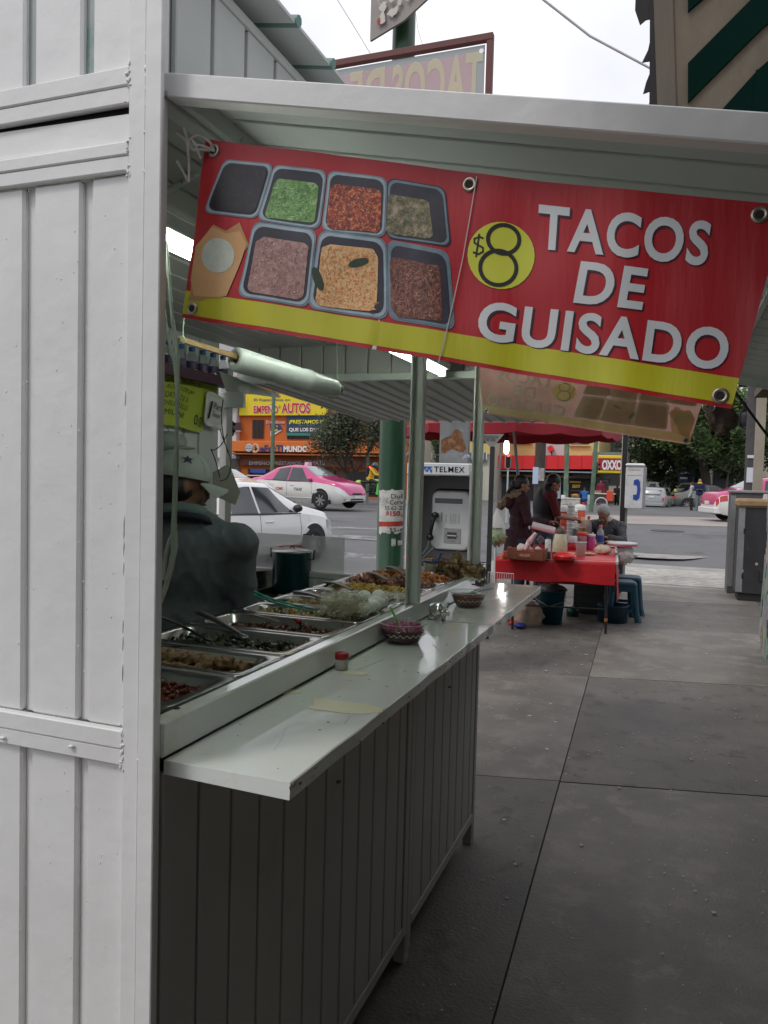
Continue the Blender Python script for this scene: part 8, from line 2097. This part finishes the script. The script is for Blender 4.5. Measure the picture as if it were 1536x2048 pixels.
# opposite side behind the camera: what the open avenue reflects
# ---- trees
def tree(label, loc, h, cw, trunk_r, n, mats, seed, name='street_tree', group='street trees around the junction', zc=.62, flat=.55, leaf=.16, stems=1, bare=0, zlow=.35, cat='tree', fill=0):
    rd = random.Random(seed); t = thing(name, label, cat, loc, group=group)
    tm = MB(); tips = []; bark = M('bark', (.055,.045,.038), .9, var=.3, vs_=5)
    def grow(p, d, ln, r_, dep):
        pts = [p]; q = p
        for i in range(3):
            d = (d+Vector((rd.uniform(-.22,.22), rd.uniform(-.22,.22), rd.uniform(-.05,.15)))).normalized(); q = q+d*ln/3; pts.append(q)
        tm.tube(pts, [r_, r_*.9, r_*.8, r_*.66], 7, cap=False)
        if dep <= 2: tips.extend([pts[2], pts[3]])
        if dep > 0:
            for k in range(rd.choice((2,3,3))):
                a = rd.uniform(0, 6.3); sp_ = rd.uniform(.45,.95); nd = (d+Vector((math.cos(a)*sp_, math.sin(a)*sp_, rd.uniform(-.1,.35)))).normalized()
                grow(q, nd, ln*rd.uniform(.62,.8), r_*.62, dep-1)
    for s in range(stems):
        a = rd.uniform(0, 6.3); grow(Vector((.2*math.cos(a)*(stems > 1), .2*math.sin(a)*(stems > 1), 0)), Vector((.25*math.cos(a)*(stems > 1), .25*math.sin(a)*(stems > 1), 1)).normalized(), h*.36, trunk_r, 4)
    # fit limbs into the wanted crown
    mx = max((p.z for p in tips)); wd = max(math.hypot(p.x, p.y) for p in tips); kz = h*.93/mx; kx = cw*.45/wd
    def fit(p): w = min(1, max(0, p[2]/(mx*.35))); return Vector((p[0]*(1+(kx-1)*w), p[1]*(1+(kx-1)*w), p[2]*kz))
    tm.v = [tuple(fit(v)) for v in tm.v]; tips = [fit(p) for p in tips]
    obj('trunk', tm, bark, t, local=True)
    tips = [p for p in tips if p.z > h*zlow]
    for k in range(fill):
        q = Vector((rd.gauss(0,1),rd.gauss(0,1),rd.gauss(0,1))).normalized()*rd.random()**.35; tips.append(Vector((q.x*cw*.46, q.y*cw*.46, h*(.5+zlow*.5)+q.z*h*(.47-zlow*.5))))
    if not bare:
        lf = MB(); nc = len(tips); per = max(3, n//nc)
        for p in tips:
            cr_ = cw*rd.uniform(.07,.15); tone = rd.randrange(len(mats))
            for k in range(per):
                v = Vector((rd.gauss(0,1), rd.gauss(0,1), rd.gauss(0,.7))).normalized()*cr_*rd.random()**.4; c = p+v
                s = leaf*rd.uniform(.5,1.2); a = Vector((rd.gauss(0,1), rd.gauss(0,1), rd.gauss(0,.6))).normalized(); b = a.orthogonal().normalized(); b = (b*math.cos(k)+a.cross(b)*math.sin(k))
                lf.v += [tuple(c-a*s), tuple(c+b*s*.45), tuple(c+a*s), tuple(c-b*s*.45)]; i = len(lf.v)-4
                lf.f.append([i, i+1, i+2, i+3]); lf.m.append(tone if rd.random() < .75 else rd.randrange(len(mats))); lf.sm.append(False)
        obj('crown', lf, mats, t, local=True)
    return t
LG = [M('leaf_grey_a', (.050,.062,.035), .7, var=.3, vs_=1, transl=.2), M('leaf_grey_b', (.085,.098,.055), .7, var=.3, vs_=1, transl=.2), M('leaf_grey_c', (.13,.14,.085), .7, var=.3, transl=.2)]
LV = [M('leaf_green_a', (.055,.095,.028), .6, var=.3, vs_=1, transl=.25), M('leaf_green_b', (.09,.15,.04), .6, var=.3, vs_=1, transl=.25), M('leaf_green_c', (.12,.18,.05), .6, var=.3, transl=.25)]
LD = [M('leaf_dark_a', (.032,.052,.024), .6, var=.3, vs_=1, transl=.2), M('leaf_dark_b', (.060,.085,.034), .6, var=.3, vs_=1, transl=.2), M('leaf_dark_c', (.08,.10,.04), .6, var=.3, transl=.2)]
def tp_(u, D): c = atD(u, 965, D); return (c.x, c.y, .1)
tree('grey green street tree in front of the cream building left of the green post', tp_(700, 36), 4.5, 5.4, .11, 16000, LG, 3, stems=2, leaf=.085, zlow=.36, fill=30)
tree('low bushy tree showing between the post and the telephone booth sign', tp_(860, 40), 3.7, 2.6, .07, 3500, [LV[1], LG[1], LG[2]], 5, leaf=.09, zlow=.3)
tree('tall bright green tree behind the corner store sign', tp_(1268, 62), 8.8, 6.6, .16, 11000, LV, 7, leaf=.17, zlow=.25, fill=50)
tree('bare grey brown tree beyond the telephone box', tp_(1312, 58), 6.6, 4.2, .16, 2500, [M('twig_a', (.20,.165,.135), .9, var=.2), M('twig_b', (.28,.24,.20), .9, var=.2)], 9, leaf=.11)
tree('dense dark green tree left of the side street', tp_(1345, 56), 7.4, 6.8, .20, 24000, [LD[1], LD[0], LV[0]], 11, leaf=.19, zlow=.12, fill=70)
tree('big green tree with a thick trunk behind the man in navy', tp_(1410, 50), 8.0, 8.4, .36, 34000, [LV[0], LV[1], LD[1], LV[2]], 13, leaf=.18, zlow=.30, fill=90)
tree('slim green tree in front of the beige building at the right', tp_(1458, 46), 6.2, 5.0, .12, 18000, [LV[1], LD[1], LV[0]], 15, leaf=.15, zlow=.38, fill=45)
tree('dark leafed tree at the far right behind the utility pole', tp_(1500, 52), 6.2, 5.6, .14, 16000, LD, 17, leaf=.16, zlow=.22, fill=60)
tree('distant dark tree at the end of the side street', tp_(1380, 78), 9.0, 11.0, .3, 14000, LD, 19, leaf=.34, zlow=.08)
tree('distant dark tree behind the queue of cars', tp_(1325, 82), 8.5, 9.0, .3, 12000, LD, 21, leaf=.34, zlow=.08)
# blue street things near the trees
c = atD(1387,935,55); solo('blue_hoarding', MB().box(c.x-.35, c.x+.2, c.y, c.y+.3, .1, 3.3), M('hoarding_blue', (.02,.20,.32), .6, var=.2), 'tall narrow bright blue hoarding between the trees', 'hoarding')
c = atD(1373,950,54); t = thing('street_sign', 'dark blue street sign with white lettering among the trees', 'sign', (c.x, c.y, 0)); obj('panel', MB().box(c.x-.55, c.x+.55, c.y, c.y+.05, 1.6, 3.3), M('sign_dark_blue', (.02,.04,.10), .5), t)
obj('post', MB().cone((c.x,c.y+.1,0),(c.x,c.y+.1,3.3),.05,.05,8), M('post_dark'if False else 'post_black', (.012,.012,.013)), t)
for k in range(4): obj('lettering', MB().box(c.x-.4, c.x+.1+.09*k, c.y-.02, c.y-.005, 1.85+.36*k, 1.98+.36*k), pr_wh, t)
# pedestrians and cart
ph1 = atD(1397,1026,39)
person('man in a navy jacket and cap with a yellow scarf standing with folded arms', (ph1.x, ph1.y, ph1.z), R(175), 1.72, top=cloth('jacket_navy', (.012,.02,.06)), legs=cloth('trousers_grey', (.16,.17,.19)), hair=M('cap_beige', (.22,.19,.13), .8), voxel=.022, face=False,
       J=dict(eL=(-.24,.06,1.14), wL=(.06,.20,1.14), eR=(.24,.06,1.14), wR=(-.06,.22,1.17)))
o = MB().ell(ph1+Vector((0,-.06,1.50)), (.12,.12,.07), 12, 8); solo('scarf', o, M('scarf_yellow', (.6,.38,.04), .8), 'yellow scarf round the neck of the man in navy', 'scarf')
ph2 = atD(1382,1025,39.5)
person('woman in a pale cardigan over black walking beside the man in navy', (ph2.x, ph2.y, ph2.z), R(80), 1.56, top=cloth('cardigan_pale', (.46,.46,.46)), legs=cloth('trousers_dark', (.02,.02,.025)), hair=M('hair_auburn', (.05,.015,.012), .6), voxel=.022, face=False, coat=.15)
ph3 = atD(1168,1016,45)
person('man in a bright blue jacket seated by the food cart with his back to us', (ph3.x, ph3.y, ph3.z), R(10), 1.65, top=cloth('jacket_blue', (.02,.10,.30)), legs=cloth('trousers_dark', (.02,.02,.025)), hair=hair_b, voxel=.024, face=False, J=sit)
ph4 = atD(1200,1013,47)
person('cart seller in a red striped jacket standing behind the food cart', (ph4.x, ph4.y, ph4.z), R(180), 1.62, top=cloth('jacket_red_stripe', (.20,.02,.04)), legs=cloth('trousers_dark', (.02,.02,.025)), hair=hair_b, voxel=.022, face=True)
ph5 = atD(1233,1016,45)
person('person wrapped in a long black coat standing beside the food cart', (ph5.x, ph5.y, ph5.z), R(10), 1.35, top=cloth('coat_black', (.012,.012,.014)), legs=cloth('trousers_dark', (.02,.02,.025)), hair=hair_b, voxel=.026, face=False, coat=.55)
cc = atD(1205,1018,45)
t = thing('food_cart', 'white food cart with an orange cooler and bicycle wheel outside the corner store', 'cart', (cc.x, cc.y, cc.z))
obj('cart_body', MB().box(cc.x-.65, cc.x+.55, cc.y-.3, cc.y+.3, cc.z+.35, cc.z+.85, ch=.03), M('cart_dark', (.06,.05,.05), .6), t)
obj('cart_top', MB().box(cc.x-.7, cc.x+.7, cc.y-.35, cc.y+.35, cc.z+.86, cc.z+.92, ch=.01), P_('cooler_white', (.62,.60,.56)), t)
obj('white_cloth', MB().box(cc.x-.98, cc.x-.68, cc.y-.36, cc.y-.3, cc.z+.02, cc.z+.8, ch=.03), P_('lid_white', (.6,.58,.58)), t)
obj('box', MB().box(cc.x-.55, cc.x-.1, cc.y-.32, cc.y, cc.z+.93, cc.z+1.06), M('card_brown', (.32,.22,.13), .8), t)
obj('orange_cooler', MB().box(cc.x+.2, cc.x+.62, cc.y-.36, cc.y-.05, cc.z+.45, cc.z+1.08, ch=.04), P_('cooler_orange', (.58,.075,.03)), t)
whl = MB(); wc = Vector((cc.x-.05, cc.y-.45, cc.z+.33)); whl.tube([wc+Vector((.33*math.cos(R(q)),0,.33*math.sin(R(q)))) for q in range(0,361,15)], .035, 6); obj('wheel', whl, P_('lid_white', (.6,.58,.58)), t)
for k in range(8): q = R(k*22.5); obj('spoke', MB().cone(wc-Vector((.31*math.cos(q),0,.31*math.sin(q))), wc+Vector((.31*math.cos(q),0,.31*math.sin(q))), .006,.006,4), steel_d, t)
for k in range(2):
    c = atD(1168+k*4,1018,44.5); 
t = thing('stool_stack', 'red plastic stools stacked under the man in the blue jacket', 'stool', (ph3.x, ph3.y, ph3.z))
for z in (0,.13,.26): obj('stool_ring', MB().lathe([(.17,z),(.15,z+.10),(.001,z+.10)], (ph3.x,ph3.y-.02,ph3.z), 14), M('stool_red', (.25,.02,.02), .5), t)
tyv = atD(1330,1015,48)
